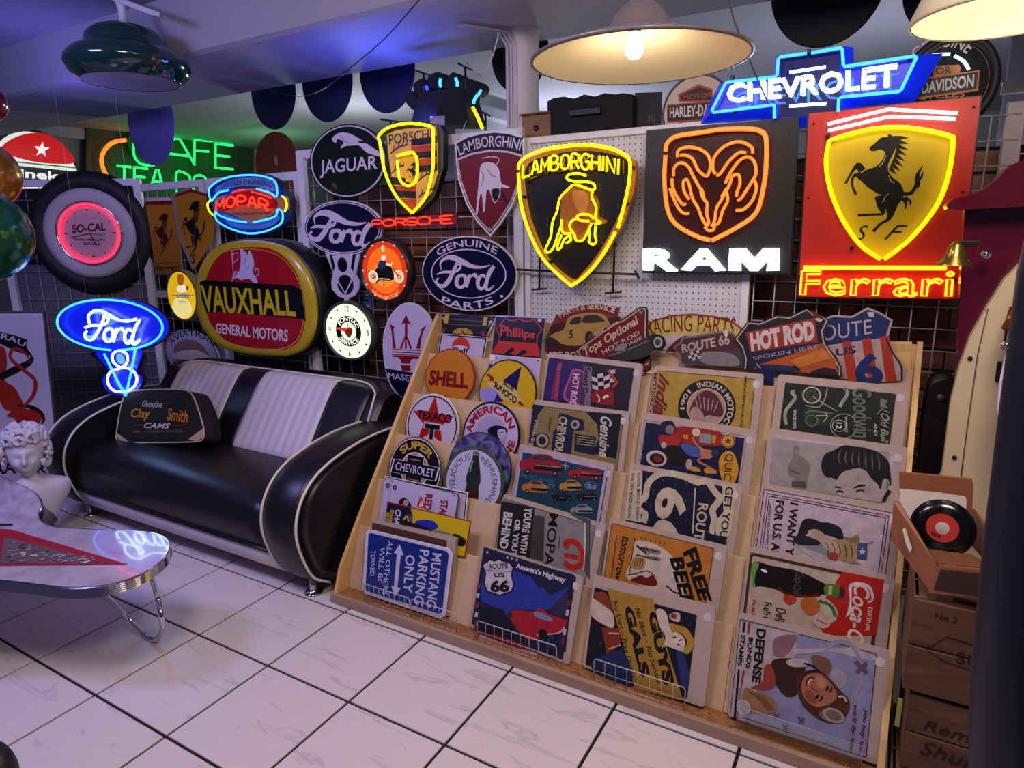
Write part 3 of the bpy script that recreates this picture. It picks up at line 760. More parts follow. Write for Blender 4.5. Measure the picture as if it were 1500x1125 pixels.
MB().prism([(x * .997, y * .997) for x, y in q0], TZ - .03, TZ).build('tabletop', TOPM, tab)
mb = MB(); R = []
ar = sum(q0[i][0] * q0[(i + 1) % len(q0)][1] - q0[(i + 1) % len(q0)][0] * q0[i][1] for i in range(len(q0)))
def offs(qq, d):
    n = len(qq); out = []
    for i in range(n):
        a = Vector(qq[i - 1]); b = Vector(qq[(i + 1) % n]); t = (b - a).normalized(); nn = Vector((t.y, -t.x)) * (1 if ar > 0 else -1); out.append((qq[i][0] + nn.x * d, qq[i][1] + nn.y * d))
    return out
for k in range(13):
    d = .004 + (.003 if k % 2 else 0); z = TZ + .001 - .044 * k / 12
    R.append([(x, y, z) for x, y in offs(q0, d if 0 < k < 12 else .002)])
R = [[(x, y, TZ + .001) for x, y in offs(q0, -.003)]] + R + [[(x, y, TZ - .043) for x, y in offs(q0, -.01)]]
mb.loft(R if ar < 0 else R[::-1], cap=False, smooth=False); mb.build('edge_band', CHROME, tab)
def hairpin(a, foot, b, nm='leg'):
    pts = [a, (a + (foot - a) * .93), foot + Vector((-.012, -.01, .012)), foot + Vector((.0, 0, .011)), foot + Vector((.012, .01, .014)), (b + (foot - b) * .93) , b]
    mb = MB(); mb.tube([p - Vector((cx, cy, 0)) for p in smooth(pts, False, 4)], .0105, 10); mb.build(nm, CHROME, tab)
fy = onZ(227, 941, 0).y; mb = MB(); mb.tube([p - Vector((cx, cy, 0)) for p in smooth([onZ(143, 862, TZ - .034), onY(175, 893, fy - .04), onY(206, 924, fy), onY(218, 935, fy), onY(230, 936, fy), onY(238, 922, fy), onY(236, 900, fy), onY(229, 868, fy + .02), onZ(220, 838, TZ - .034)], False, 5)], .0105, 10); mb.build('leg', CHROME, tab)
hairpin(onZ(0, 760, TZ - .034), onZ(-30, 800, 0), onZ(40, 745, TZ - .034)); hairpin(onZ(-140, 780, TZ - .034), onZ(-150, 900, 0), onZ(-170, 760, TZ - .034))
pn = Sign('pennant', 'red triangular pennant with a crowded collage lying on the table top', 'pennant', (60, 815), P=(0, 0, TZ + .001), yaw=0, tilt=90, mat=PR_SATIN)
pn.z = .0015
pn.back([(0, 775), (187, 827), (0, 829), (-60, 830), (-60, 760)], .0012, mat('red_felt', '#a02034', .9), 'felt', z=.0014)
pn.poly([(0, 775), (16, 776), (187, 827), (0, 829), (-60, 830), (-60, 760)], '#a31d35', 1)
pn.poly([(6, 787), (28, 792), (150, 824), (0, 826)], '#6d5f62', 2)
rnd = random.Random(3)
for i in range(70):
    t = rnd.random() ** 1.3; x = 8 + 135 * t; lo = 825; hi = 790 + (x - 8) * .24; y = hi + (lo - hi) * rnd.random()
    c_ = rnd.choice(['#97a3a8', '#4b2a34', '#c9c4c8', '#7a4a58', '#24303c', '#b0a088'])
    pn.line([(x, y), (x + rnd.uniform(4, 11), y - rnd.uniform(-1, 4))], rnd.uniform(.003, .009), c_, 3)
pn.done()
mb = MB(); mb.box((-.03, -.004, 0), (.03, .004, .008), .002)
o = mb.build('pen', BLACK); o.location = (*tp(8, 770).xy, TZ + .0005); o.rotation_euler.z = .5; tag(o, 'short black stick lying on the table near the bust', 'pen')
# ================================================================== emblems used on several signs
FORD = [([(.10, .55), (.08, .78), (.17, .95), (.30, .98), (.45, .86), (.60, .74), (.76, .72), (.90, .80)], [.2, .6, 1, 1.5, 1.6, 1.1, .7, .2]),
        ([(.36, .86), (.33, .66), (.25, .32), (.15, .06), (.05, .06), (.01, .2), (.05, .3)], [.5, 1, 1.3, 1.2, .9, .7, .4]),
        ([(.02, .42), (.14, .5), (.30, .52), (.40, .62), (.42, .75), (.36, .78)], [.3, .7, .8, .7, .6, .4]),
        ([(.44, .44), (.37, .34), (.36, .12), (.43, .03), (.50, .16), (.50, .38), (.44, .44)], [.8, 1.1, 1.2, .8, 1.1, 1.1, .8]),
        ([(.58, .46), (.55, .3), (.52, .05)], [1, 1.2, .9]), ([(.55, .28), (.60, .42), (.66, .46), (.69, .38)], [.4, .6, 1.1, .9]),
        ([(.83, .42), (.77, .46), (.71, .3), (.72, .08), (.79, .05), (.85, .3), (.89, .55), (.96, .78)], [.8, .8, 1.2, 1.1, .8, 1, 1.3, 1]),
        ([(.86, .3), (.84, .08), (.89, .02), (.97, .18)], [.9, 1, .7, .2])]
def ford(s, tl, tr, bl, col, w, lay=3, m=None):
    A, B, C = s.P((tl, tr, bl)); f = s.quad(A, B, C)
    for st, ww in FORD: s.line([f(*q) for q in st], [w * k for k in ww], col, lay, True, True, m)
def fordtube(s, tl, tr, bl, r, z, m):
    A, B, C = s.P((tl, tr, bl)); f = s.quad(A, B, C)
    return s.tube([[f(*q) for q in st] for st, _ in FORD], r, z, m, loc=True)
HB = [(905, 590), (900, 602), (878, 603), (862, 614), (843, 632), (823, 648), (826, 662), (845, 664), (868, 657), (888, 668), (884, 692), (868, 716), (842, 736), (812, 745), (788, 762),
      (782, 790), (805, 815), (830, 835), (860, 852), (885, 860), (882, 885), (895, 915), (925, 918), (950, 895), (968, 868), (970, 838), (955, 805), (925, 782), (905, 755), (903, 725), (918, 690), (935, 655), (942, 625), (925, 600)]
HL = [([(790, 752), (772, 728), (752, 745), (732, 778), (716, 806)], [30, 26, 14, 9, 12]), ([(800, 785), (770, 770), (750, 778), (746, 815), (762, 856)], [34, 24, 12, 9, 12]),
      ([(865, 860), (872, 905), (880, 938), (840, 943), (770, 946)], [40, 30, 13, 9, 12]), ([(915, 890), (915, 930), (905, 962), (868, 985), (838, 1018)], [66, 34, 17, 11, 14]),
      ([(955, 850), (1000, 850), (1030, 815), (1032, 770), (1055, 728)], [18, 16, 22, 16, 2]), ([(1028, 800), (1048, 780), (1058, 752)], [12, 10, 2]), ([(960, 870), (980, 890), (978, 922)], [16, 12, 2]), ([(975, 868), (1000, 885), (1000, 905)], [14, 9, 2])]
HM = [(925, 598), (960, 598), (992, 606), (955, 615), (996, 632), (950, 634), (992, 658), (950, 654), (985, 684), (944, 674), (978, 710), (938, 696), (970, 734), (930, 716), (958, 754), (922, 736), (940, 768), (915, 755), (905, 745), (930, 690), (940, 640)]
def horse(s, f, k, col='#0d0c0a', lay=3):
    """f maps the master drawing onto the picture; k: metres per master unit"""
    s.poly([f(*q) for q in HB], col, lay, True, k=3)
    for st, w in HL: s.line([f(*q) for q in st], [x * k for x in w], col, lay, True)
    s.poly([f(*q) for q in HM], col, lay)
    for l in ([(862, 735), (880, 715), (893, 685)], [(905, 770), (915, 795), (930, 805)], [(880, 890), (890, 865), (905, 850)], [(1015, 850), (1033, 825)]):
        s.line([f(*q) for q in l], 3.2 * k, '#cfc39a', lay + 1, True)
def gear(c, n, r0, r1, a=0):
    return [(c[0] + (r0 if i % 2 else r1) * math.cos(a + i * PI / n), c[1] + (r0 if i % 2 else r1) * math.sin(a + i * PI / n)) for i in range(2 * n)]
def star(c, r, ri, rot=0, n=5): return [(c[0] + (r if i % 2 == 0 else ri) * math.sin(rot + i * PI / n), c[1] - (r if i % 2 == 0 else ri) * math.cos(rot + i * PI / n)) for i in range(2 * n)]
RIMB = mat('dark_sign_edge', '#141318', .45)

# ---------------------------------------------------------------- red horse neon board
s = Sign('neon_sign', 'large red neon board with yellow shield and prancing black horse', 'neon sign', (1300, 300), Y=.93, view=(1000, 0, 3), mat=PR_SATIN)
s.back([(549, 495), (1315, 418), (1216, 1322), (501, 1311)], .03, BLACK, 'board'); s.back([(556, 500), (1308, 425), (1210, 1314), (508, 1303)], .004, mat('red_board', '#c4200e', .45), 'red_face', z=.004)
s.z = .004
sh = [(640, 640), (700, 600), (800, 572), (900, 560), (1000, 562), (1100, 578), (1185, 600), (1178, 700), (1150, 820), (1100, 920), (1010, 1030), (940, 1090), (868, 1145), (780, 1075), (700, 960), (650, 830), (630, 720)]
s.poly(sh, '#dcc020', 1); s.line(sh, .003, '#7a5a10', 2, closed=True)
horse(s, lambda x, y: (x, y), .00078)
s.text('S', (768, 992), (815, 990), (762, 1056), '#14100c', shear=.3, lay=3, bold=0); s.text('F', (905, 990), (990, 990), (885, 1052), '#14100c', shear=.4, lay=3, bold=-.01)
s.tube([[(870, 1140), (780, 1075), (700, 960), (648, 830), (630, 720), (640, 640), (660, 612), (800, 572), (900, 560), (1000, 562), (1100, 578), (1180, 600), (1188, 620), (1178, 720), (1150, 830), (1100, 930), (1010, 1040), (940, 1100), (885, 1140)]], .0072, .035, NE_YEL)
s.tube([[(636, 545), (905, 480), (1208, 497)], [(640, 574), (908, 512), (1200, 522)]], .0055, .035, NE_WHITE, sm=False)
s.tube([[(530, 1176), (1160, 1178)]], .0085, .03, NE_AMBER, sm=False)
s.outline_text('Ferrari', (528, 1190), (1190, 1186), (520, 1293), br=(1180, 1300), bold=0, r=.0042, z=.03, m=NE_AMBER)
s.text('Ferrari', (528, 1190), (1190, 1186), (520, 1293), br=(1180, 1300), col='#ff3a12', bold=.02, lay=3, m=PR_GLOW)
for x, y in ((577, 545), (1279, 472), (552, 870), (1230, 845), (515, 1215), (908, 513)): s.disc((x, y), .005, .005, '#2c0c08', 3, 8, px=True)
s.holders(((640, 640), (1180, 700), (745, 1090), (640, 600), (1190, 1230))); s.done()

# ---------------------------------------------------------------- ram head neon board
s = Sign('neon_sign', 'black neon board with an orange ram head and white block letters', 'neon sign', (1050, 300), Y=.93, view=(920, 150, 2.7778), mat=PR_SATIN)
s.back([(75, 113), (697, 58), (664, 704), (58, 694)], .03, BLACK, 'board'); s.back([(82, 118), (690, 65), (658, 698), (64, 689)], .003, mat('charcoal_face', '#121116', .5), 'face', z=.003)
s.z = .004
s.poly([(150, 190), (200, 135), (380, 110), (510, 110), (558, 150), (555, 330), (520, 450), (440, 520), (335, 560), (220, 515), (165, 420), (150, 300)], '#2e0d0c', 1)
s.tube([[(152, 200), (160, 165), (200, 137), (300, 122), (380, 110), (490, 108), (540, 118), (562, 150), (562, 250), (550, 350), (520, 450), (440, 510), (340, 562)], [(333, 560), (280, 545), (200, 500), (162, 440), (148, 320), (152, 215)]], .0085, .035, NE_ORANGE)
rm = [[(200, 222), (205, 195), (240, 182), (290, 190), (325, 215), (335, 255), (325, 295), (312, 298), (285, 275), (262, 230), (235, 215), (212, 215)],
      [(355, 290), (345, 270), (350, 225), (390, 180), (450, 160), (500, 180), (508, 208)], [(360, 297), (375, 290), (410, 240), (450, 205), (480, 205)],
      [(185, 300), (188, 265), (215, 245), (245, 262), (265, 300), (290, 345), (302, 360), (310, 395), (322, 412), (320, 450), (328, 490), (318, 498), (300, 470), (285, 430), (262, 390), (250, 340), (240, 315), (225, 322), (228, 360), (248, 395)],
      [(170, 350), (185, 390), (205, 430), (225, 450), (248, 452)], [(178, 310), (182, 345), (200, 385), (222, 415), (235, 412)],
      [(340, 505), (352, 480), (360, 430), (378, 400), (400, 360), (415, 330), (425, 300), (450, 295), (455, 330), (445, 360), (440, 385)],
      [(395, 330), (420, 280), (455, 235), (490, 222), (515, 245), (520, 290), (505, 320), (480, 360), (460, 390), (445, 400)],
      [(515, 318), (522, 350), (505, 400), (470, 435), (438, 440)], [(350, 500), (370, 488), (385, 440), (405, 400), (400, 360)], [(312, 505), (325, 520), (345, 520), (352, 505)],
      [(380, 385), (392, 365), (400, 350)], [(295, 355), (300, 378), (312, 400)]]
s.tube(rm, .0058, .035, NE_ORANGE)
MP = [(412, 682), (416, 597), (478, 597), (514, 636), (552, 597), (614, 596), (612, 682), (566, 682), (567, 642), (528, 682), (498, 682), (460, 642), (458, 682)]
s.poly(MP, '#cfeaf2', 2, m=PR_GLOW2); s.tube([MP], .0045, .025, NE_WHITE, sm=False, closed=True)
for L_, q in (('R', ((72, 597), (210, 597), (70, 680))), ('A', ((228, 597), (405, 597), (225, 680)))):
    s.text(L_, *q, col='#cfeaf2', bold=.01 if L_ == 'M' else .06, lay=2, m=PR_GLOW2); s.outline_text(L_, *q, bold=.0 if L_ == 'M' else .05, r=.0045, z=.025, m=NE_WHITE)
for x, y in ((98, 165), (660, 120), (650, 540), (570, 520), (75, 600)): s.disc((x, y), .004, .004, '#000000', 3, 8, px=True)
s.done()

# ---------------------------------------------------------------- yellow bull neon
s = Sign('neon_sign', 'yellow neon shield with a bull and arched yellow letters on the pegboard', 'neon sign', (840, 315), Y=.9, view=(600, 160, 3.75), mat=PR_SATIN)
br_ = [(618, 290), (750, 228), (950, 203), (1120, 225), (1238, 280), (1248, 330), (1232, 450), (1180, 620), (1075, 800), (960, 930), (900, 972), (860, 962), (740, 850), (660, 690), (618, 520), (605, 380)]
s.back(br_, .025, mat('amber_acrylic', '#b8742c', .3), 'backing'); s.z = .001
inn = [(640, 320), (760, 255), (950, 228), (1100, 245), (1200, 290), (1195, 420), (1150, 580), (1050, 770), (960, 885), (895, 930), (770, 820), (690, 660), (648, 500)]
s.poly(inn, '#1c1816', 1, True)
s.poly([(840, 470), (880, 440), (920, 425), (980, 440), (1020, 470), (1045, 520), (1040, 580), (1060, 600), (1088, 615), (1060, 632), (1010, 630), (985, 670), (950, 720), (905, 715), (880, 670), (850, 690), (830, 650), (830, 560)], '#a8672e', 2, True)
s.poly([(900, 450), (960, 450), (985, 500), (965, 570), (930, 560), (905, 510)], '#c88a48', 3, True); s.poly([(905, 600), (960, 590), (975, 640), (940, 690), (910, 670)], '#8a4a20', 3, True)
s.tube([[(598, 332), (602, 300), (640, 262), (730, 225), (850, 203), (980, 197), (1100, 215), (1180, 250), (1210, 290), (1205, 400), (1180, 520), (1145, 652)], [(1130, 675), (1060, 800), (980, 900), (900, 962), (870, 955), (740, 830), (660, 680), (612, 520), (597, 350)]], .0074, .035, NE_YEL)
bull = [[(970, 365), (920, 352), (870, 362), (868, 385), (920, 398), (975, 398), (1010, 410), (1018, 435), (1000, 445), (960, 430), (905, 415), (870, 440), (825, 490), (810, 560), (785, 620), (775, 700), (745, 775), (765, 785), (790, 760), (815, 690), (835, 630), (835, 605)],
        [(1010, 440), (1000, 480), (1025, 540), (1020, 600), (1050, 622), (1015, 628)], [(1010, 600), (985, 580), (940, 578), (920, 590), (935, 610), (985, 615)], [(920, 595), (885, 620), (880, 650), (905, 690), (915, 720), (950, 720), (975, 680), (1000, 625)],
        [(835, 650), (845, 680), (885, 682)], [(835, 690), (815, 740), (810, 768), (830, 760), (850, 715), (880, 695), (885, 720), (860, 735)], [(985, 665), (990, 700), (985, 730), (1010, 742), (1025, 725), (1018, 690), (1022, 640)]]
s.tube(bull, .0052, .035, NE_YEL)
def neon_arch(s, txt, tl, tr, bl, br, arch, r, z, m, gap=.3):
    A, B, C, D = s.P((tl, tr, bl, br)); f = s.quad(A, B, C, D); h = (A - C).length
    ws = [(.3 if ch == 'I' else 1.1 if ch in 'MO' else 1.) for ch in txt]; tot = sum(ws) + gap * (len(txt) - 1); x = 0
    for ch, w in zip(txt, ws):
        mb = MB()
        for st in NG[ch]:
            if ch == 'I': st = [(.5, q[1]) for q in st]
            q = []
            for u, v in st:
                U = (x + u * w) / tot; P_ = f(U, v); q.append(Vector((P_.x, P_.y + arch * h * (1 - (2 * U - 1) ** 2), z)))
            mb.tube(smooth(q, False, 3) if len(q) > 5 else q, r, 6)
        mb.build('neon_tube', m, s.root); x += w + gap
neon_arch(s, 'LAMBORGHINI', (642, 308), (1170, 280), (640, 380), (1168, 362), .55, .0048, .035, NE_YEL)
neon_arch(s, 'LAMBORGHINI', (668, 316), (1186, 280), (668, 384), (1186, 358), .55, .003, .012, mat('amber_reflection', '#b0722c', .4))  # unlit duller copy built as the letters' reflection on the backing
s.holders(((636, 482), (655, 400), (778, 838), (935, 940), (1088, 790), (1198, 520), (1230, 322))); s.done()

# ---------------------------------------------------------------- enamel bull shield
s = Sign('enamel_sign', 'red and black enamel shield with a white bull, no neon', 'sign', (715, 260), Y=.95, view=(600, 160, 3.75), mat=PR_SATIN)
o = [(250, 185), (320, 145), (400, 125), (470, 118), (550, 128), (628, 152), (630, 260), (610, 400), (570, 520), (500, 630), (443, 698), (370, 620), (310, 520), (270, 400), (255, 290)]
s.back(o, .012, WHITEM, 'shield'); s.poly([(257, 190), (320, 155), (400, 136), (470, 129), (550, 138), (620, 160), (622, 262), (602, 398), (562, 514), (496, 620), (443, 684), (376, 612), (318, 514), (279, 398), (263, 290)], '#15131c', 1)
s.poly([(262, 272), (340, 240), (440, 222), (540, 228), (618, 250), (604, 390), (560, 510), (494, 615), (443, 675), (378, 608), (322, 512), (282, 396)], '#c8bcc6', 2)
s.poly([(268, 282), (340, 252), (440, 233), (540, 239), (612, 260), (598, 388), (555, 506), (490, 608), (443, 664), (382, 602), (328, 508), (288, 392)], '#761018', 3)
c = s.p(455, 440); 
def arctext(s, txt, a, b, mid, h, col, bold=.02, lay=4, flip=False, m=None, shear=0.):
    """baseline runs through picture points a, mid, b"""
    A, M_, B = s.p(*a), s.p(*mid), s.p(*b)
    d = 2 * (A.x * (M_.y - B.y) + M_.x * (B.y - A.y) + B.x * (A.y - M_.y))
    ux = ((A.length_squared) * (M_.y - B.y) + M_.length_squared * (B.y - A.y) + B.length_squared * (A.y - M_.y)) / d
    uy = ((A.length_squared) * (B.x - M_.x) + M_.length_squared * (A.x - B.x) + B.length_squared * (M_.x - A.x)) / d
    c = Vector((ux, uy)); r = (A - c).length; a0 = math.degrees(math.atan2(A.y - uy, A.x - ux)); a1 = math.degrees(math.atan2(B.y - uy, B.x - ux))
    if flip:
        if a1 < a0: a1 += 360
        V, F, _, _ = glyphs(txt, bold, shear); z = s.z + lay * .0005; Q = []
        for v in V:
            t = math.radians(a0 + (a1 - a0) * v.x); R = r - v.y * h; Q.append((ux + R * math.cos(t), uy + R * math.sin(t), z))
        s.art(m).add(Q, F, lin(col))
    else:
        if a1 > a0: a0 += 360
        s.arc(txt, c, r, a0, a1, h, col, bold, lay, m=m, shear=shear)
arctext(s, 'LAMBORGHINI', (278, 256), (606, 228), (435, 208), .05, '#d0c4d4')
def bullfill(s, f, col, dk, lay):
    s.poly([f(*q) for q in [(400, 300), (430, 290), (460, 295), (480, 310), (495, 340), (500, 380), (510, 410), (548, 425), (540, 435), (505, 430), (500, 470), (475, 515), (460, 505), (448, 470), (440, 445), (425, 450), (420, 500), (415, 555), (405, 560), (402, 500), (395, 460), (385, 490), (380, 540), (375, 572), (366, 575), (372, 500), (378, 440), (384, 370), (390, 320)]], col, lay, True, k=3)
    s.line([f(*q) for q in [(478, 305), (492, 280), (480, 265), (440, 262), (402, 270)]], .004, col, lay, True)
    s.line([f(*q) for q in [(430, 330), (450, 360), (480, 375)]], .003, dk, lay + 1, True); s.line([f(*q) for q in [(395, 420), (410, 380), (400, 340)]], .0025, dk, lay + 1, True)
    s.poly([f(*q) for q in [(455, 440), (495, 440), (488, 490), (470, 508), (456, 480)]], dk, lay + 1, True)
    s.poly([f(*q) for q in [(500, 440), (520, 460), (545, 515), (535, 518), (510, 480)]], dk, lay + 1)
bullfill(s, lambda x, y: (x, y), '#d0c6d6', '#181218', 4)
s.disc((440, 660), .008, .008, '#b8aeb8', 4, 8, px=True); s.disc((622, 155), .005, .005, '#222', 4, 8, px=True)
mb = MB(); mb.tube([(*s.p(285, 140), .002), (*s.p(300, 60), -.02)], .002, 5); mb.tube([(*s.p(610, 145), .002), (*s.p(590, 20), -.02)], .002, 5); mb.build('wire_hanger', STEEL, s.root); s.done()

# ---------------------------------------------------------------- oval genuine parts
def oval(s, l, r, t, b, edge=WHITEM, dep=.012): c, rx, ry = ellbox(s, l, r, t, b); s.backell(c, rx, ry, dep, edge, 'plate'); return c, rx, ry
s = Sign('enamel_sign', 'blue oval enamel sign reading genuine parts around white script', 'sign', (687, 400), Y=.95, view=(600, 160, 3.75))
c, rx, ry = oval(s, (68, 890), (592, 900), (330, 695), (330, 1108)); NV = '#141640'; WT = '#d6cce0'
s.disc(c, rx * .975, ry * .965, NV, 1); s.ring(c, rx * .79, ry * .66, rx * .765, ry * .63, WT, 2)
ford(s, (145, 808), (480, 822), (145, 975), WT, .019)
arctext(s, 'GENUINE', (160, 808), (478, 798), (320, 755), .035, WT); arctext(s, 'PARTS', (175, 1058), (465, 1062), (320, 1098), .037, WT, flip=True)
s.poly([(498, 1022), (512, 1018), (516, 1032), (502, 1036)], WT, 3); s.done()
# ---------------------------------------------------------------- V8 enamel
s = Sign('enamel_sign', 'blue oval enamel sign with white script and a cut-out V8 hanging below', 'sign', (500, 340), Y=.96, view=(400, 260, 5))
c, rx, ry = oval(s, (226, 365), (802, 385), (510, 166), (510, 568))
s.disc(c, rx * .97, ry * .955, NV, 1); s.ring(c, rx * .945, ry * .925, rx * .92, ry * .89, WT, 2)
ford(s, (268, 245), (735, 290), (268, 455), WT, .026)
v8 = [(378, 550), (440, 700), (425, 760), (430, 820), (475, 870), (520, 885), (520, 905), (550, 905), (550, 885), (600, 865), (630, 810), (632, 760), (605, 710), (635, 560)]
s.back(v8, .01, mat('lilac_white_enamel', '#c9c0d8', .3), 'v8_plate', z=-.001); s.z = -.0005
NV2 = '#0e0e26'
s.poly([(412, 558), (432, 570), (455, 650), (440, 690)], NV2, 2); s.poly([(585, 560), (608, 560), (585, 690), (570, 660)], NV2, 2)
cc = s.p(508, 640); s.disc(cc, .037, .042, NV2, 2); cc = s.p(530, 785); s.disc(cc, .062, .056, NV2, 2)
s.line([(455, 725), (530, 850), (600, 700)], [.014, .012, .012], '#c9c0d8', 3); s.done()

# ---------------------------------------------------------------- jaguar oval
s = Sign('enamel_sign', 'dark green oval enamel sign with white leaping cat and lettering', 'sign', (505, 230), Y=.95, view=(340, 60, 3.75))
c, rx, ry = oval(s, (424, 650), (850, 650), (650, 453), (640, 862), BLACK); s.disc(c, rx * .965, ry * .965, WT, 1); s.disc(c, rx * .925, ry * .93, '#12281c', 2)
s.text('JAGUAR', (484, 655), (800, 628), (484, 755), col=WT, br=(800, 725), bold=.03, lay=3)
s.poly([(552, 535), (575, 512), (610, 503), (650, 510), (690, 530), (735, 560), (780, 590), (822, 615), (825, 635), (790, 630), (740, 612), (700, 575), (665, 575), (625, 578), (605, 590), (598, 580), (615, 560), (600, 545), (580, 540), (572, 560), (556, 552)], WT, 3, True)
s.poly([(690, 548), (800, 560), (822, 570), (822, 585), (760, 565), (700, 560)], '#12281c', 4); s.line([(600, 520), (612, 545), (640, 560)], .003, '#12281c', 4, True); s.done()

# ---------------------------------------------------------------- crest neon
s = Sign('neon_sign', 'yellow neon crest shield with gold and red stripes above red lettering', 'neon sign', (600, 245), Y=.9, view=(340, 60, 3.75), mat=PR_SATIN)
s.back([(845, 480), (900, 440), (1040, 440), (1140, 460), (1162, 500), (1160, 700), (1110, 860), (1050, 920), (1000, 955), (900, 850), (850, 700)], .04, BLACK, 'case'); s.z = .001
GO = '#d9ac6a'; RE = '#b4482c'; BK = '#1a1420'
s.poly([(852, 515), (900, 492), (960, 482), (1040, 478), (1120, 470), (1130, 560), (1132, 720), (1100, 830), (1040, 900), (990, 935), (930, 870), (880, 760), (862, 640)], GO, 1)
s.poly([(985, 540), (1125, 520), (1130, 710), (1018, 730), (1018, 640), (985, 630)], RE, 2); s.poly([(870, 740), (1012, 800), (1012, 915), (990, 930), (930, 870)], RE, 2)
for k in range(3):
    y = 540 + k * 75; s.poly([(990, y), (1127, y - 14), (1128, y + 22), (990, y + 36)], BK, 3) ; s.line([(990, y + 38), (1128, y + 24)], .0025, GO, 3)
for k in range(2):
    y = 750 + k * 72; s.poly([(872 + k * 30, y), (1010, y + 5), (1010, y + 42), (890 + k * 32, y + 38)], BK, 3); s.line([(885 + k * 30, y + 42), (1010, y + 46)], .0025, GO, 3)
s.text('PORSCHE', (862, 515), (1115, 482), (866, 572), '#1a1420', br=(1115, 528), bold=.0, lay=4)
for ax, ay in ((870, 620), (878, 725), (1022, 770), (1025, 860)):
    s.line([(ax, ay), (ax + 45, ay - 35), (ax + 95, ay - 50)], .006, '#18121c', 4, True)
    for q in range(4): s.line([(ax + 18 + q * 22, ay - 18 - q * 9), (ax + 24 + q * 24, ay - 45 - q * 9)], .004, '#18121c', 4)
s.poly([(945, 640), (1015, 632), (1018, 740), (990, 785), (955, 770)], '#e0b030', 5); horse(s, lambda x, y: (1000 + (x - 900) * .22, 715 + (y - 800) * .22), .0002, lay=6)
s.tube([[(988, 945), (900, 850), (840, 720), (812, 560), (806, 520), (860, 475), (960, 452), (1050, 460), (1098, 475), (1105, 520), (1105, 600), (1100, 720), (1060, 860), (990, 945)], [(905, 630), (985, 612), (1000, 622), (1015, 650), (1016, 740), (1000, 780), (965, 795), (930, 775), (914, 730), (908, 655)]], .0072, .03, NE_YEL)
s.back([(790, 975), (1235, 945), (1235, 1005), (790, 1030)], .012, mat('red_letter_back', '#5a0808', .5), 'letter_bar', z=.0)
s.neon_text('PORSCHE', (785, 988), (1220, 958), (785, 1020), br=(1225, 1000), r=.0036, z=.02, m=NE_RED, gap=.16); s.done()
# ---------------------------------------------------------------- blue bow-tie neon
s = Sign('neon_sign', 'blue bow-tie neon sign with bright white lettering above the right boards', 'neon sign', (1195, 120), Y=.93, view=(1000, 0, 3), mat=PR_SATIN)
ou = [(50, 545), (145, 350), (385, 322), (392, 240), (745, 188), (745, 265), (1150, 212), (1020, 435), (790, 462), (782, 520), (405, 560), (400, 520)]
inr = [(120, 500), (188, 358), (410, 332), (416, 245), (704, 203), (708, 285), (1036, 240), (962, 406), (695, 434), (690, 500), (408, 520), (406, 466)]
A = [Vector((*p, -.07)) for p in s.P(ou)]; B = [Vector((*p, 0)) for p in s.P(inr)]
mb = MB(); n = len(A); mb.add(A + B, [(i, (i + 1) % n, n + (i + 1) % n, n + i) for i in range(n)]); mb.build('bevelled_case', mat('blue_acrylic', '#0a28e0', .25, emit=.5), s.root)
s.back(inr, .004, mat('blue_acrylic_face', '#0312a0', .35, emit=.3), 'face'); s.back(ou, .02, BLACK, 'back_plate', z=-.07); s.z = .001
s.poly([(425, 262), (690, 225), (690, 500), (425, 515)], '#060c50', 1)
s.tube([[(403, 520), (403, 466), (398, 461), (135, 494), (128, 485), (188, 366), (200, 360), (408, 338), (415, 328), (420, 258), (428, 250), (545, 234)], [(565, 232), (695, 210), (702, 218), (706, 285), (712, 292), (1020, 246), (1028, 252), (960, 396), (950, 402), (695, 427), (686, 434), (683, 490)]], .0055, .03, NE_BLUE, sm=False)
s.outline_text('CHEVROLET', (205, 378), (942, 290), (205, 456), br=(938, 385), bold=.0, r=.0034, z=.03, m=NE_WHITE)
s.text('CHEVROLET', (205, 378), (942, 290), (205, 456), br=(938, 385), col='#e4f2ff', bold=.02, lay=6, m=PR_GLOW2); s.text('CHEVROLET', (228, 408), (955, 318), (228, 480), br=(952, 410), col='#4a78d0', bold=.0, lay=3)  # white fill paints the tubes' glow, offset blue copy their shadow
s.tube([[(470, 318), (628, 294)], [(470, 466), (630, 455)]], .0055, .03, NE_WHITE, sm=False)
s.holders(((222, 345), (558, 232), (225, 495), (692, 425), (1000, 255), (870, 412))); s.done()
# ---------------------------------------------------------------- round motorcycle signs either side
s = Sign('round_sign', 'round cream and orange motorcycle sign partly hidden left of the bow-tie neon', 'sign', (1030, 150), Y=1.12, view=(700, 0, 3.75), mat=PR_SATIN)
c = s.p(1200, 610); R_ = .5 * abs(s.p(1385, 610).x - s.p(1015, 610).x)
s.backell(c, R_ * 1.04, R_ * 1.04, .05, BLACK, 'case'); s.disc(c, R_ * .97, R_ * .97, '#cfc0a8', 1); s.ring(c, R_, R_, R_ * .965, R_ * .965, '#15100e', 1)
OR = '#b4502a'
s.poly([(1098, 520), (1160, 490), (1215, 462), (1290, 490), (1290, 560), (1105, 560)], OR, 2); s.poly([(1112, 525), (1165, 500), (1215, 478), (1285, 500), (1285, 550), (1115, 552)], '#2a120e', 3)
s.text('MOTOR', (1130, 525), (1290, 505), (1130, 550), OR, lay=4); s.poly([(1040, 575), (1330, 550), (1330, 660), (1040, 675)], OR, 3); s.poly([(1046, 582), (1330, 558), (1330, 652), (1046, 667)], '#160e0e', 4)
s.text('HARLEY-DAVIDSON', (1055, 592), (1420, 555), (1055, 648), '#d8ccb8', br=(1420, 630), lay=5, bold=.04); s.text('CYCLES', (1092, 672), (1300, 660), (1092, 700), OR, lay=4, bold=.03); s.done()
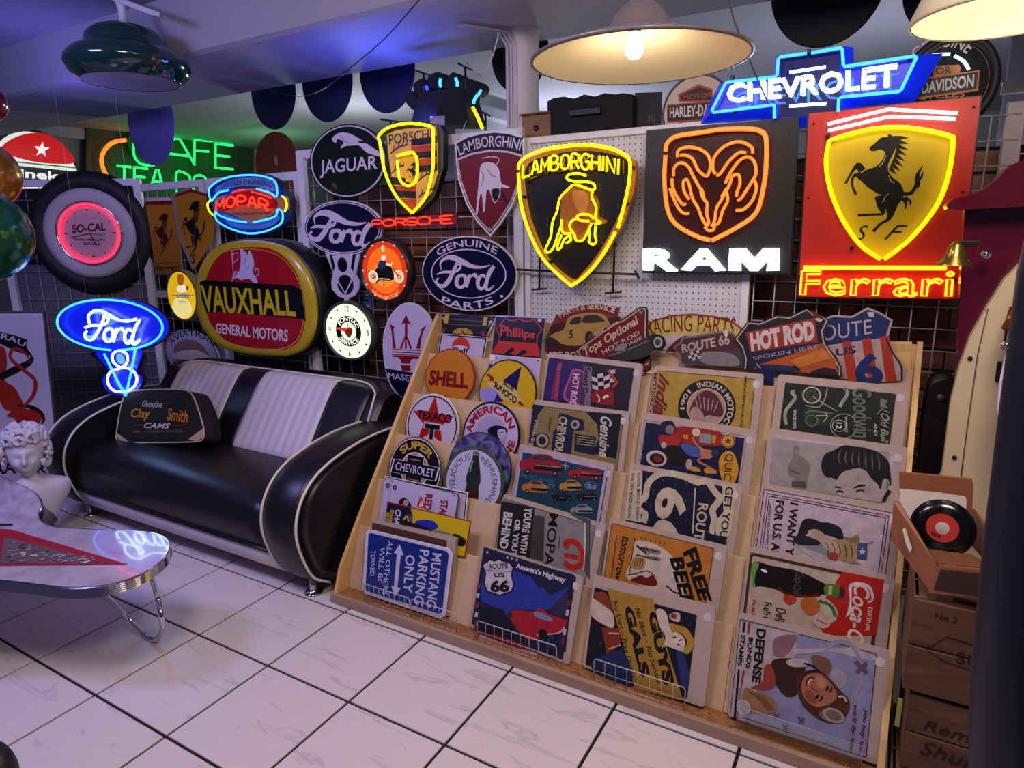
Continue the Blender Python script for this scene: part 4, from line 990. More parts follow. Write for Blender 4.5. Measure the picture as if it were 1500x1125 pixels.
s = Sign('tyre_sign', 'round black tyre-framed motorcycle sign behind the right tip of the bow-tie neon', 'sign', (1390, 120), Y=1.1, view=(1000, 0, 3), mat=PR_SATIN)
c = s.p(1168, 370); R_ = s.p(1395, 370).x - c.x
Mx = Matrix.Translation((c.x, c.y, 0))
RY = s.p(1165, 145).y - c.y; Mx = Mx @ Matrix.Diagonal((1, RY / R_, 1, 1))
MB().lathe([(R_ * .8, -.06), (R_ * .78, .0), (R_ * .84, .03), (R_ * .93, .035), (R_, .01), (R_ * 1.01, -.04), (R_ * .95, -.09), (R_ * .8, -.1)], 48, Mx).build('tyre', mat('tyre_rubber', '#0f0e10', .6), s.root)
s.backell(c, R_ * .82, RY * .82, .03, mat('flat_black', '#040405', .85), 'face', z=.0); s.ring(c, R_ * .8, RY * .8, R_ * .775, RY * .775, '#b06a3c', 1)
arctext(s, 'GENUINE', (1030, 262), (1245, 238), (1130, 212), .04, '#c8bcb8'); s.poly([(1100, 290), (1215, 285), (1222, 300), (1215, 335), (1100, 345)], '#c07a48', 3); s.text('OR', (1112, 295), (1180, 293), (1112, 328), '#15100e', lay=4)
s.poly([(1000, 350), (1305, 308), (1298, 400), (1000, 440)], '#c8743c', 3); s.poly([(1000, 358), (1298, 316), (1290, 392), (1000, 432)], '#120e10', 4); s.text('Y-DAVIDSON', (1005, 368), (1282, 326), (1005, 420), '#d8d0cc', br=(1278, 382), lay=5, bold=.05)
s.text('CYCLES', (1030, 415), (1240, 400), (1030, 440), '#c8743c', lay=3, bold=.04); s.tube([[(1060, 252), (1110, 240), (1175, 238)], [(1195, 245), (1235, 270), (1258, 305)]], .005, .02, NE_WHITE); s.done()
# ================================================================== clocks and signs at the left
AR = lambda c, r, a: (c[0] + r * math.sin(math.radians(a)), c[1] + r * math.cos(math.radians(a)))
# tyre clock
s = Sign('tyre_clock', 'whitewall tyre clock with a pink neon ring, hanging at the left', 'clock', (131, 341), P=onZ(131, 341, 1.72) * 0 + (onP(131, 341, Vector((go.x, go.y, 0)), Vector((math.sin(math.radians(36)), -math.cos(math.radians(36)), 0))) - ray(131, 341) * .02), yaw=36, view=(0, 230, 5), mat=PR_SATIN)
c, rx, ry = ellbox(s, (318, 520), (1000, 600), (590, 222), (720, 885)); R_ = (rx + ry) / 2 * 1.0
WW = mat('whitewall', '#b9b0b8', .5, bump=.1, bscale=200); TY = mat('tyre_rubber', '#0f0e10', .6)
Mx = Matrix.Translation((c.x, c.y, 0)); K = R_ * 1.37
MB().lathe([(R_ * .98, -.0), (R_ * 1.02, .012), (R_ * 1.15, .022), (K * .93, .012), (K * .985, -.02), (K, -.06), (K * .99, -.11), (K * .93, -.13), (R_ * 1.0, -.13)], 64, Mx).build('tyre', TY, s.root)
for k in range(5):
    MB().lathe([(K * (.992 + .004 * (k in (1, 2, 3))), -.035 - k * .015), (K * 1.012, -.038 - k * .015), (K * 1.012, -.044 - k * .015), (K * .99, -.046 - k * .015)], 64, Mx).build('tread_rib', TY, s.root)
MB().lathe([(R_ * .70, .004), (R_ * .75, .012), (R_ * .9, .018), (R_, .008), (R_, -.02), (R_ * .6, -.02)], 64, Mx).build('whitewall_ring', WW, s.root)
s.backell(c, R_ * .72, R_ * .72, .01, mat('clock_face_pink', '#c79aa8', .4), 'dial', z=.002); s.z = .002
MB().lathe([(R_ * .70, .004), (R_ * .72, .02), (R_ * .70, .026), (R_ * .68, .02)], 48, Mx).build('bezel', CHROME, s.root)
ri = R_ * .64
s.tube([[(c.x + ri * math.cos(t * PI / 24), c.y + ri * math.sin(t * PI / 24)) for t in range(48)]], .0075, .014, NE_PINK, sm=False, loc=True, closed=True)
s.ring(c, R_ * .69, R_ * .69, R_ * .58, R_ * .58, '#ff3c64', 1, m=PR_GLOW)
s.text('SO-CAL', (530, 495), (775, 478), (530, 560), '#5c1620', br=(775, 540), bold=.05); s.text('SPEED SHOP', (660, 556), (775, 560), (660, 574), '#6a3038'); s.text('FORD-MERCURY', (545, 594), (778, 598), (545, 612), '#5c1620', bold=.04); s.text('SERVICE', (612, 624), (735, 628), (612, 644), '#5c1620', bold=.04)
for h in range(12):
    p = AR(c, R_ * .52, h * 30); s.disc(p, .005 if h % 3 else .011, .005, '#5c2030', 3, 8)
for a, l, w in ((-102, .42, .005), (160, .3, .006)):
    e = AR(c, R_ * l, a); MB().box((-w / 2, 0, .006), (w / 2, R_ * l, .008), M=Matrix.Translation((c.x, c.y, 0)) @ Matrix.Rotation(math.radians(-a), 4, 'Z')).build('clock_hand', BLACK, s.root)
s.done()
# blue script V8 neon
s = Sign('neon_sign', 'glowing blue oval neon with white script and V8 left of the sofa back', 'neon sign', (167, 490), P=CAM + ray(167, 490) * 3.88, yaw=16, view=(0, 420, 4.4118), mat=PR_SATIN)
c, rx, ry = ellbox(s, (392, 245), (1082, 235), (740, 72), (740, 412))
s.backell(c, rx * 1.0, ry * 1.0, .01, mat('blue_neon_face', '#0818b8', .3, emit=.7), 'face', z=.0)
s.backell(c + Vector((-.035, -.01)), rx * 1.0, ry * 1.05, .04, BLACK, 'case', z=-.03)
s.back([(620, 410), (900, 400), (880, 540), (915, 600), (880, 680), (800, 705), (700, 680), (660, 600), (700, 540)], .01, mat('blue_neon_face', '#0818b8', .3, emit=.7), 'v8_face', z=.0, sm=True)
s.back([(560, 430), (880, 430), (880, 560), (900, 620), (800, 720), (640, 680), (600, 600), (640, 520)], .03, BLACK, 'v8_case', z=-.03, sm=True)
s.z = .001
N_ = 40; el = lambda kx, a0, a1: [(c.x + rx * kx * math.cos(math.radians(a0 + (a1 - a0) * i / N_)), c.y + ry * .95 * math.sin(math.radians(a0 + (a1 - a0) * i / N_))) for i in range(N_ + 1)]
s.tube([el(.975, -84, 268)], .0064, .03, NE_BLUE, sm=False, loc=True)
ford(s, (545, 150), (920, 180), (550, 330), '#7fb4e8', .02, 2); fordtube(s, (570, 138), (945, 165), (570, 345), .0066, .03, NE_WHITE)
s.tube([[(780, 525), (735, 490), (725, 450), (745, 420), (785, 415), (820, 440), (820, 490), (780, 525), (720, 545), (695, 590), (705, 640), (745, 675), (820, 675), (870, 640), (885, 590), (860, 545), (820, 525), (780, 525)]], .0066, .03, NE_WHITE)
s.tube([[(672, 432), (740, 570), (808, 700)], [(812, 705), (850, 540), (876, 400)]], .0065, .034, NE_BLUE, sm=False)
s.disc(s.p(780, 465), .03, .032, '#6f9cd8', 1)
for dx in (-.2, .2): MB().tube([(c.x + dx, c.y + ry * .5, -.04), (c.x + dx, 2.58 - s.o.z, -.04)], .0008, 5).build('hanging_wire', STEEL, s.root)
s.done()
# two yellow horse plates
for k, (pts, lab, f, kk) in enumerate((([(1068, 296), (1278, 290), (1335, 850), (1140, 858)], 'narrow yellow horse plate with a red top edge, the left one of the pair', lambda x, y: (1120 + (x - 716) * .43, 410 + (y - 590) * .73), .00052),
        ([(1272, 285), (1300, 262), (1400, 226), (1560, 280), (1590, 300), (1570, 600), (1500, 720), (1430, 830), (1330, 600)], 'yellow shield plate with a black horse, the right one of the pair', lambda x, y: (1335 + (x - 716) * .5, 318 + (y - 590) * .96), .0007))):
    s = Sign('enamel_sign', lab, 'sign', (250 + 40 * k, 320), Y=.97 + .0 * k, view=(0, 230, 5))
    s.back(pts, .012 - .004 * k, mat('plate_edge', '#8a7a70', .4), 'plate', z=.0 + .02 * k); s.z = .001 + .02 * k; s.off = .02 * k
    if k == 0:
        s.poly([(1072, 350), (1284, 348), (1332, 846), (1144, 852)], '#b07c1c', 1); s.poly([(1070, 326), (1281, 318), (1284, 348), (1073, 352)], '#7c1420', 1); s.poly([(1069, 300), (1278, 295), (1280, 318), (1070, 326)], '#c8bcc8', 1)
        s.text('ferrari', (1148, 790), (1325, 785), (1148, 835), '#14100c', bold=.02, lay=3); s.line([(1140, 775), (1322, 775)], .003, '#14100c', 3)
    else:
        s.poly([(1280, 300), (1400, 262), (1560, 290), (1584, 310), (1565, 600), (1495, 715), (1430, 815), (1338, 600)], '#b5821c', 1); s.poly([(1276, 288), (1300, 268), (1400, 234), (1556, 284), (1560, 300), (1400, 258), (1300, 290)], '#8c1626', 1)
        s.text('S', (1400, 712), (1432, 712), (1404, 780), '#14100c', shear=.3)
    horse(s, f, kk); s.off = 0; s.done()
# engine parts neon
s = Sign('neon_sign', 'small cyan and red neon sign shaped like a lozenge above the yellow-rimmed box', 'neon sign', (365, 297), Y=.93, view=(200, 230, 5), mat=PR_SATIN)
o = [(530, 230), (640, 150), (800, 112), (900, 118), (1020, 160), (1080, 240), (1135, 300), (1135, 400), (1100, 480), (1000, 540), (850, 570), (700, 545), (590, 480), (540, 400), (515, 320)]
s.back(o, .03, mat('navy_case', '#0c1440', .4), 'case', sm=True); s.z = .001
s.poly([(560, 240), (680, 165), (840, 140), (1010, 180), (1080, 300), (1060, 450), (900, 540), (760, 540), (620, 480), (560, 380)], '#1c3f8c', 1, True)
s.poly([(600, 210), (760, 150), (960, 160), (1030, 220), (1000, 250), (850, 210), (700, 225), (590, 260)], '#6f8cae', 2, True); s.poly([(640, 420), (830, 470), (1040, 430), (1000, 500), (850, 530), (690, 500)], '#5f86b0', 2, True)
s.poly([(590, 300), (700, 270), (850, 230), (1040, 290), (1110, 290), (1120, 380), (1040, 400), (860, 480), (700, 420), (590, 370)], '#b07c50', 3, True)
s.poly([(600, 320), (760, 255), (900, 255), (1030, 320), (1010, 380), (870, 345), (740, 360), (620, 400)], '#8c1014', 4, True)
arctext(s, 'CHRYSLER ENGINEERED', (620, 235), (1000, 225), (800, 200), .03, '#3a4c70', lay=5); s.text('PARTS AND ACCESSORIES', (710, 408), (990, 400), (710, 426), '#2c2030', lay=5)
neon_arch(s, 'MOPAR', (612, 325), (990, 325), (612, 400), (990, 395), .5, .0058, .03, NE_RED, .35)
s.tube([[(675, 242), (600, 262), (560, 310), (545, 320), (530, 260), (540, 220), (620, 165), (720, 140), (850, 132), (960, 150), (1015, 180), (1030, 250), (1020, 290), (980, 262), (880, 232)], [(805, 478), (700, 462), (610, 430), (575, 402), (580, 450), (620, 490), (700, 530), (820, 560), (940, 545), (1040, 500), (1070, 455), (1065, 400), (1035, 385), (1020, 430), (960, 455), (855, 478)]], .0056, .03, NE_BLUE)
s.tube([[(545, 312), (520, 345), (530, 390), (558, 425)], [(1065, 285), (1090, 310), (1100, 360), (1085, 400)]], .0056, .03, NE_YEL)
s.tube([[(700, 262), (740, 245), (790, 240)], [(840, 255), (920, 275), (985, 300)]], .004, .03, NE_RED); s.done()
# lozenge light box
s = Sign('light_box', 'big lozenge light box, yellow rim, red field, black band with yellow capitals', 'light box', (375, 437), Y=.86, view=(200, 230, 5), mat=PR_SATIN)
s.view = (0, 0, 1)
rim = [(288, 430), (293, 395), (310, 368), (335, 355), (375, 352), (410, 358), (432, 372), (452, 400), (463, 440), (462, 480), (450, 508), (430, 520), (405, 522), (360, 518), (325, 508), (305, 490), (292, 465)]
q = smooth(s.P(rim), True, 4); ccx = sum(p.x for p in q) / len(q); ccy = sum(p.y for p in q) / len(q)
def sc_(k, z, dx=0): return [(ccx + (p.x - ccx) * k + dx, ccy + (p.y - ccy) * k, z) for p in q]
MB().loft([sc_(.99, -.16), sc_(1.03, -.15), sc_(1.03, -.02), sc_(1.0, -.012)]).build('case', BLACK, s.root)
MB().loft([sc_(1., -.02), sc_(1., .004), sc_(.97, .02), sc_(.86, .028), sc_(.84, .026)], cap=True).build('yellow_rim', mat('yellow_plastic', '#b8a018', .3, coat=.5), s.root)
s.z = .027; s.off = .027
inn = [(300, 430), (304, 402), (318, 378), (338, 365), (375, 362), (400, 366), (420, 380), (436, 404), (446, 440), (446, 475), (437, 500), (420, 511), (400, 513), (360, 508), (332, 499), (315, 483), (303, 460)]
s.poly(inn, '#a81226', 1, True); s.poly([(293, 413), (300, 410), (430, 418), (442, 425), (448, 470), (440, 467), (320, 456), (303, 459), (296, 440)], '#0c0a0e', 2)
s.text('VAUXHALL', (294, 418), (430, 426), (298, 457), '#cdb81e', br=(434, 464), bold=.04, lay=3)
s.text('GENERAL MOTORS', (316, 473), (422, 483), (317, 488), '#d8ccd4', br=(422, 501), bold=.04, lay=3)
W2 = '#c4bcd8'
G = lambda P_: [(200 + x / 5, 230 + y / 5) for x, y in P_]
s.poly(G([(760, 680), (775, 675), (790, 690), (805, 700), (812, 720), (822, 690), (835, 690), (855, 740), (862, 790), (852, 830), (860, 860), (880, 890), (885, 925), (850, 915), (830, 890), (790, 895), (765, 900), (740, 885), (700, 890), (745, 850), (760, 800), (765, 740)]), W2, 2, True, k=3)
s.line(G([(850, 885), (895, 860), (890, 820), (870, 820), (872, 840)]), .006, W2, 2, True); s.line(G([(698, 680), (705, 780), (712, 860), (700, 912)]), .006, W2, 2)
s.line(G([(700, 710), (745, 700), (745, 745), (712, 775)]), .006, W2, 2, closed=True); s.line(G([(712, 870), (725, 840), (760, 850)]), .008, W2, 2); s.line(G([(800, 730), (800, 780), (815, 820), (825, 790)]), .003, '#8c1428', 3, True)
s.off = 0; s.done()
# yellow lion clock
s = Sign('wall_clock', 'small oval yellow glowing clock overlapping the lozenge box at its left', 'clock', (267, 432), Y=.84, view=(200, 230, 5), mat=PR_GLOW)
c, rx, ry = ellbox(s, (222, 1000), (440, 1010), (320, 830), (340, 1200)); s.backell(c, rx, ry, .05, mat('clock_case_yellow', '#8c8048', .35), 'case')
s.disc(c, rx * .93, ry * .94, '#e0b81c', 1); s.ring(c, rx * 1.0, ry * 1.0, rx * .93, ry * .94, '#2a2824', 1)
s.disc(s.p(335, 1105), rx * .66, ry * .42, '#e8dc90', 2); s.poly([(305, 860), (340, 862), (350, 900), (335, 940), (308, 930), (300, 890)], '#a06018', 2, True)
s.poly([(300, 950), (350, 940), (375, 960), (372, 985), (310, 990)], '#e8e0c8', 3, True); s.poly([(365, 940), (385, 950), (380, 980), (368, 975)], '#a83018', 4); s.text('LION', (300, 998), (385, 1000), (300, 1032), '#38508c', lay=4, bold=.03)
s.line([(262, 1012), (420, 1012)], .004, '#38508c', 3); s.text('SUPERIOR', (312, 1050), (372, 1052), (312, 1070), '#5878a8', lay=4); s.done()
# round aviation sign
s = Sign('round_sign', 'round pale sign with curved black lettering half hidden behind the sofa', 'sign', (283, 520), Y=.95, view=(0, 420, 4.4118))
c, rx, ry = ellbox(s, (1070, 430), (1412, 440), (1235, 280), (1235, 600)); s.backell(c, rx, ry, .01, WHITEM, 'plate'); s.disc(c, rx * .97, ry * .97, '#aea8c4', 1); s.ring(c, rx * .98, ry * .98, rx * .95, ry * .955, '#1c1a28', 2)
s.disc(c, rx * .66, ry * .62, '#8a6f6c', 2); s.poly([(1130, 430), (1240, 405), (1340, 440), (1330, 480), (1140, 465)], '#cfc4c8', 3, True); s.poly([(1135, 480), (1335, 485), (1320, 530), (1230, 545), (1150, 525)], '#5c5a70', 3, True)
arctext(s, 'AVIATION', (1110, 385), (1380, 385), (1235, 318), .045, '#1a1828', bold=.0); arctext(s, 'GASOLINE', (1130, 530), (1330, 535), (1235, 592), .04, '#1a1828', bold=.0, flip=True); s.done()
# orange motorcycle clock
s = Sign('wall_clock', 'orange glowing clock with a rider on a motorcycle', 'clock', (565, 395), Y=.9, view=(400, 260, 5), mat=PR_GLOW)
c, rx, ry = ellbox(s, (650, 680), (995, 690), (810, 455), (815, 905)); Mx = Matrix.Translation((c.x, c.y, 0)) @ Matrix.Diagonal((rx / ry, 1, 1, 1))
MB().lathe([(.001, -.05), (ry * 1.06, -.05), (ry * 1.08, -.02), (ry * 1.04, .012), (ry * .98, .012), (ry * .96, .0), (.001, 0)], 48, Mx).build('case', mat('brown_black_case', '#241a1c', .35), s.root)
s.disc(c, rx * .95, ry * .95, '#c8401c', 1); s.disc(c, rx * .74, ry * .76, '#e8701c', 2); s.disc(c + Vector((0, -.02)), rx * .5, ry * .4, '#f09030', 3)
for h in range(12):
    p = Vector((c.x + rx * .93 * math.sin(h * PI / 6), c.y + ry * .93 * math.cos(h * PI / 6))); s.disc(p, .006, .004, '#f4dcc0', 5, 8)
MCW = '#e8dcc0'
def motorbike(s, f, k, lay=4, wc='#e0d4b8', dk='#181414', jacket='#20345c'):
    for cx_ in (735, 925):
        p = s.p(*f(cx_, 725)); r = 40 * k; s.ring(p, r, r, r * .66, r * .66, wc, lay + 1); s.ring(p, r * .55, r * .55, r * .4, r * .4, wc, lay + 1); s.disc(p, r * .18, r * .18, wc, lay + 1, 8)
    s.poly([f(*q) for q in [(745, 690), (780, 650), (860, 650), (880, 690), (890, 740), (850, 755), (790, 750), (760, 770), (740, 740)]], dk, lay, True)
    s.poly([f(*q) for q in [(770, 640), (790, 610), (830, 615), (830, 650), (800, 670), (775, 665)]], jacket, lay + 2, True); s.poly([f(*q) for q in [(795, 590), (810, 568), (828, 580), (822, 606), (800, 606)]], wc, lay + 2, True)
    s.line([f(*q) for q in [(830, 630), (860, 640), (880, 625)]], 10 * k, wc, lay + 2, True); s.line([f(*q) for q in [(875, 640), (895, 690), (925, 725)]], 7 * k, dk, lay + 1); s.line([f(*q) for q in [(745, 745), (800, 740), (860, 745)]], 6 * k, wc, lay + 2)
    s.line([f(*q) for q in [(700, 690), (790, 675)]], 8 * k, dk, lay)
motorbike(s, lambda x, y: (x, y), .00085); arctext(s, 'INDIAN FACTORY', (725, 835), (930, 840), (812, 888), .018, '#e0a860', lay=5, flip=True)
s.disc((808, 520), .014, .016, MCW, 4, px=True); s.text('13', (797, 508), (822, 508), (797, 532), '#201810', lay=6, bold=.05)
for a, l in ((175, .5), (-115, .3)): MB().box((-.002, 0, .006), (.002, ry * l, .008), M=Matrix.Translation((c.x, c.y, 0)) @ Matrix.Rotation(math.radians(a), 4, 'Z')).build('clock_hand', BLACK, s.root)
s.done()
# white service clock
s = Sign('wall_clock', 'white glowing clock with a black ring logo and red pointer head', 'clock', (512, 484), Y=.9, view=(420, 400, 5), mat=PR_GLOW2)
c, rx, ry = ellbox(s, (276, 420), (640, 430), (450, 208), (465, 640)); Mx = Matrix.Translation((c.x, c.y, 0)) @ Matrix.Diagonal((rx / ry, 1, 1, 1))
MB().lathe([(.001, -.05), (ry * 1.0, -.05), (ry * 1.02, -.02), (ry * 1.0, .012), (ry * .94, .012), (ry * .92, .0), (.001, 0)], 48, Mx).build('case', mat('grey_green_case', '#3a3e38', .35), s.root)
s.disc(c, rx * .92, ry * .92, '#c8d8b8', 1); rx *= .92; ry *= .92
s.ring(c, rx * .55, ry * .56, rx * .33, ry * .34, '#15151c', 2, m=PR_SATIN)
s.arc('PONTIAC', c, rx * .37, 150, 20, rx * .15, '#e8ecdc', lay=4, ry=ry * .38, bold=.04); Q_ = glyphs('SERVICE', .04, 0)
s.arc('SERVICE', c, rx * .36, 212, 328, rx * .15, '#e8ecdc', lay=4, flip=True, ry=ry * .37, bold=.04)
for h, t_ in ((0, '12'), (3, '3'), (6, '6'), (9, '9')):
    p = Vector((c.x + rx * .82 * math.sin(h * PI / 6), c.y + ry * .83 * math.cos(h * PI / 6))); w = .016 if h == 0 else .009
    s.text(t_, (p.x - w, p.y + .017), (p.x + w, p.y + .017), (p.x - w, p.y - .017), '#1c1c20', loc=True, lay=4)
for h in (1, 2, 4, 5, 7, 8, 10, 11): s.disc((c.x + rx * .84 * math.sin(h * PI / 6), c.y + ry * .86 * math.cos(h * PI / 6)), .006, .006, '#1c1c20', 3, 10)
s.poly([(362, 398), (400, 400), (440, 402), (465, 395), (472, 425), (450, 440), (400, 418), (368, 410)], '#d8321c', 4, True); s.poly([(430, 425), (475, 400), (485, 430), (465, 470), (445, 460)], '#5c2412', 5, True)
s.line([(445, 410), (520, 560)], .002, '#1c1c20', 6); s.line([(455, 410), (450, 365)], .004, '#1c1c20', 6); s.done()
# trident oval
s = Sign('enamel_sign', 'tall white egg-shaped enamel sign with a red trident above a navy base', 'sign', (600, 520), Y=.93, view=(420, 400, 5))
eg = [(885, 216), (960, 235), (1030, 300), (1070, 380), (1090, 480), (1085, 620), (1050, 750), (1000, 860), (900, 940), (820, 900), (760, 820), (720, 700), (704, 540), (715, 420), (760, 310), (820, 240)]
s.back(eg, .012, WHITEM, 'plate', sm=True); s.poly([(885, 222), (958, 241), (1026, 305), (1064, 383), (1084, 482), (1079, 620), (1045, 747), (995, 853), (900, 932), (825, 893), (766, 815), (727, 697), (711, 540), (722, 423), (766, 315), (823, 246)], '#c9c0e0', 1, True)
s.poly([(722, 697), (980, 738), (1060, 700), (1050, 745), (995, 853), (900, 932), (825, 893), (766, 815)], '#10143c', 2)
TR = '#8c1420'
s.poly([(875, 305), (912, 382), (885, 365), (885, 460), (920, 550), (905, 560), (880, 480), (882, 552), (866, 552), (868, 480), (845, 555), (828, 552), (866, 460), (868, 365), (840, 378)], TR, 2)
s.poly([(750, 368), (800, 400), (782, 402), (790, 480), (802, 550), (776, 550), (775, 480), (765, 402)], TR, 2); s.poly([(1028, 380), (975, 418), (990, 422), (968, 480), (950, 552), (978, 556), (985, 490), (1003, 425)], TR, 2)
for y in (553, 572, 590): s.poly([(770, y), (985, y + 12), (985, y + 18), (770, y + 7)], TR, 2)
s.poly([(778, 600), (980, 612), (975, 630), (925, 628), (905, 650), (908, 664), (838, 660), (838, 640), (815, 616), (780, 614)], TR, 2); s.poly([(838, 672), (910, 676), (908, 722), (845, 712)], TR, 2)
s.text('MASERATI', (745, 725), (1040, 768), (750, 768), '#c9c0e0', br=(1040, 815), lay=4); s.done()
# striped blue card seen through the grid
s = Sign('striped_card', 'narrow blue and white striped card hanging behind the orange clock', 'card', (545, 440), Y=1.06, view=(400, 260, 5))
s.back([(620, 600), (700, 600), (725, 1020), (640, 1020)], .02, mat('pale_blue_card', '#5a6a9c', .5), 'card')
for k in range(9): s.poly([(630 + k * 2, 640 + k * 42), (700, 640 + k * 42), (702, 655 + k * 42), (630 + k * 2, 655 + k * 42)], '#c0ccdc' if k % 2 else '#1c2c5c', 1)
s.done()
# leaning poster
s = Sign('poster', 'framed white beer poster with a red lion leaning at the far left', 'poster', (95, 720), P=(-1.73, .12, 0), yaw=34, tilt=6, view=(0, 400, 2.8125), mat=PR_SATIN)
s.back([(-420, 160), (180, 155), (262, 930), (-420, 1000)], .02, mat('poster_frame', '#4b4248', .5), 'frame'); s.back([(-400, 170), (175, 165), (252, 915), (-400, 985)], .004, mat('poster_paper', '#b9b0bc', .6), 'paper', z=.002); s.z = .003
s.poly([(-80, 235), (0, 243), (60, 255), (115, 275), (110, 305), (138, 345), (60, 320), (0, 290), (-80, 285)], '#15121c', 1); arctext(s, 'BRAU', (-25, 268), (100, 305), (40, 278), .035, '#c8c0cc', lay=3, bold=.03)
RR = '#a8301c'
s.poly([(-80, 310), (0, 300), (25, 320), (30, 380), (20, 440), (60, 470), (90, 520), (110, 560), (150, 555), (175, 590), (160, 620), (130, 605), (110, 625), (70, 640), (40, 648), (70, 625), (60, 600), (30, 590), (45, 570), (20, 560), (-20, 500), (-80, 480)], RR, 2, True)
s.line([(0, 430), (60, 400), (120, 370), (135, 345)], [.04, .045, .035, .02], '#1a141a', 3, True); s.line([(95, 555), (140, 500), (145, 440), (100, 400), (45, 350), (60, 310), (105, 330), (130, 370)], [.018, .022, .024, .022, .02, .018, .014, .006], RR, 4, True)
s.line([(75, 545), (125, 550), (165, 570), (182, 600), (172, 622)], [.01, .025, .025, .018, .006], '#1a141a', 3, True); s.line([(-80, 692), (190, 650)], .01, '#8c1c28', 2)
s.text('BRAUEREI', (-60, 760), (235, 795), (-60, 830), '#1a141a', br=(240, 822), bold=.04); s.done()
# ------------------------------------------------------------------ glass globes at the far left edge
def globe(px, py, rpx, Y, m, lab):
    c = onY(px, py, Y); R_ = rpx * (c - CAM).dot(CF) / FPX
    t = thing('glass_ball', lab, 'glass ball', (c.x, c.y, c.z), group='coloured glass balls hanging at the left edge')
    MB().sphere((0, 0, 0), R_, 40, 24).build('ball', m, t); MB().lathe([(.001, R_ * 1.1), (R_ * .16, R_ * 1.09), (R_ * .18, R_ * .95)], 20).build('cap', CHROME, t)
    MB().tube([(0, 0, R_), (0, 0, 2.85 - c.z)], .002, 5).build('cord', BLACK, t)
globe(-28, 256, 50, -.2, mat('gold_glass', '#b87818', .25, .7, coat=.5), 'gold ball hanging above the green one at the left edge')
globe(-30, 345, 67, -.5, mat('green_glass_ball', '#0e5c3c', .2, .5, coat=.6), 'large green ball cut by the left picture edge')
globe(-22, 150, 28, -.3, mat('red_glass', '#6c0c14', .2, .4, coat=.6), 'dark red ball, topmost of the hanging balls')

# ------------------------------------------------------------------ objects on top of the panels
t = thing('crown_sign', 'black back of a crown-shaped neon sign above the yellow crest', 'neon sign', onY(655, 190, 1.12))
b0 = onY(655, 190, 1.12); K = MB()
def bx(pts, d0, d1, name, m):
    q = [onY(*p, 1.12) - b0 for p in pts]; MB().loft([[(p.x, d0, p.z) for p in q], [(p.x, d1, p.z) for p in q]], smooth=False).build(name, m, t)
V_ = lambda P_: [(340 + x / 3.75, 60 + y / 3.75) for x, y in P_]
bx(V_([(1010, 470), (1340, 470), (1300, 320), (1310, 260), (1060, 290), (1050, 330)]), -.05, .1, 'case', mat('black_case', '#050507', .8))
for q in ([(975, 330), (985, 290), (1010, 282), (1040, 330), (1030, 385), (1000, 370)], [(1020, 250), (1060, 215), (1085, 225), (1095, 290), (1040, 300)], [(1100, 210), (1130, 185), (1170, 185), (1178, 260), (1110, 265)], [(1190, 260), (1215, 200), (1240, 180), (1255, 200), (1260, 270)], [(1275, 250), (1290, 222), (1340, 218), (1368, 250), (1350, 290), (1300, 300)]):
    c_ = [onY(*p, 1.12) - b0 for p in smooth([Vector(v) for v in V_(q)], True, 3)]; MB().loft([[(p.x, -.04, p.z) for p in c_], [(p.x, .08, p.z) for p in c_]]).build('crown_point', mat('black_case', '#050507', .8), t)
bx(V_([(1122, 422), (1200, 420), (1200, 470), (1122, 472)]), -.054, -.05, 'rating_label', mat('label_white', '#9a94b0', .6))
def tb(P_, m, r, y=.0):
    MB().tube(smooth([onY(*p, 1.12) - b0 + Vector((0, y, 0)) for p in V_(P_)], False, 4), r, 8).build('neon_tube', m, t)
tb([(1085, 270), (1100, 262), (1105, 278)], NE_DBLUE, .008, -.05); tb([(1178, 215), (1172, 240), (1178, 262)], NE_BLUE, .008, -.05); tb([(1258, 215), (1268, 240), (1266, 260)], NE_BLUE, .008, -.05); tb([(1368, 270), (1345, 300), (1328, 330), (1328, 345)], NE_BLUE, .008); tb([(1322, 365), (1345, 410), (1362, 450), (1375, 480)], NE_YEL, .009)
t = thing('nest_box', 'small plain wooden nesting box with a round hole behind the panel tops', 'nest box', onY(788, 220, 1.1))
b0 = onY(788, 222, 1.1); a = onY(765, 172, 1.1); d = onY(806, 222, 1.1)
w0, w1, h1 = a.x - b0.x, d.x - b0.x, a.z - b0.z
MB().box((w0, 0, -.05), (w1, .12, h1), .004).build('box', wood('nest_wood', '#7a5638', '#94704c', (2, 2, 10), 3, .7), t); MB().box((w0 - .006, -.012, h1), (w1 + .006, .13, h1 + .008), .002).build('lid', mat('lid_wood', '#6f4c34', .7), t)
MB().lathe([(.001, 0), (.014, 0), (.014, .002)], 20, Matrix.Translation((w0 * .1, -.001, h1 * .62)) @ Matrix.Rotation(PI / 2, 4, 'X')).build('hole', BLACK, t)
t = thing('sign_back', 'dark back of a scalloped sign standing behind the white lamp shade', 'sign', onY(865, 205, 1.14)); b0 = onY(865, 205, 1.14)
q = [(806, 150), (815, 145), (830, 143), (845, 146), (860, 140), (875, 143), (890, 138), (905, 140), (915, 138), (930, 140), (930, 210), (806, 210)]
c_ = [onY(*p, 1.14) - b0 for p in q]; MB().loft([[(p.x, -.03, p.z) for p in c_], [(p.x, .06, p.z) for p in c_]], smooth=False).build('case', mat('black_case', '#050507', .8), t)
for x0, y0, x1, y1 in ((835, 162, 880, 166), (838, 197, 880, 199)):
    a = onY(x0, y0, 1.1) - b0; d = onY(x1, y1, 1.1) - b0; MB().box((a.x, a.y - .01, d.z), (d.x, a.y + .005, a.z), .002).build('bracket', BLACK, t)
MB().tube([(0.02, -.04, .02), (.06, -.05, .0), (.12, -.05, -.02)], .003, 6).build('cord', DARKM, t)
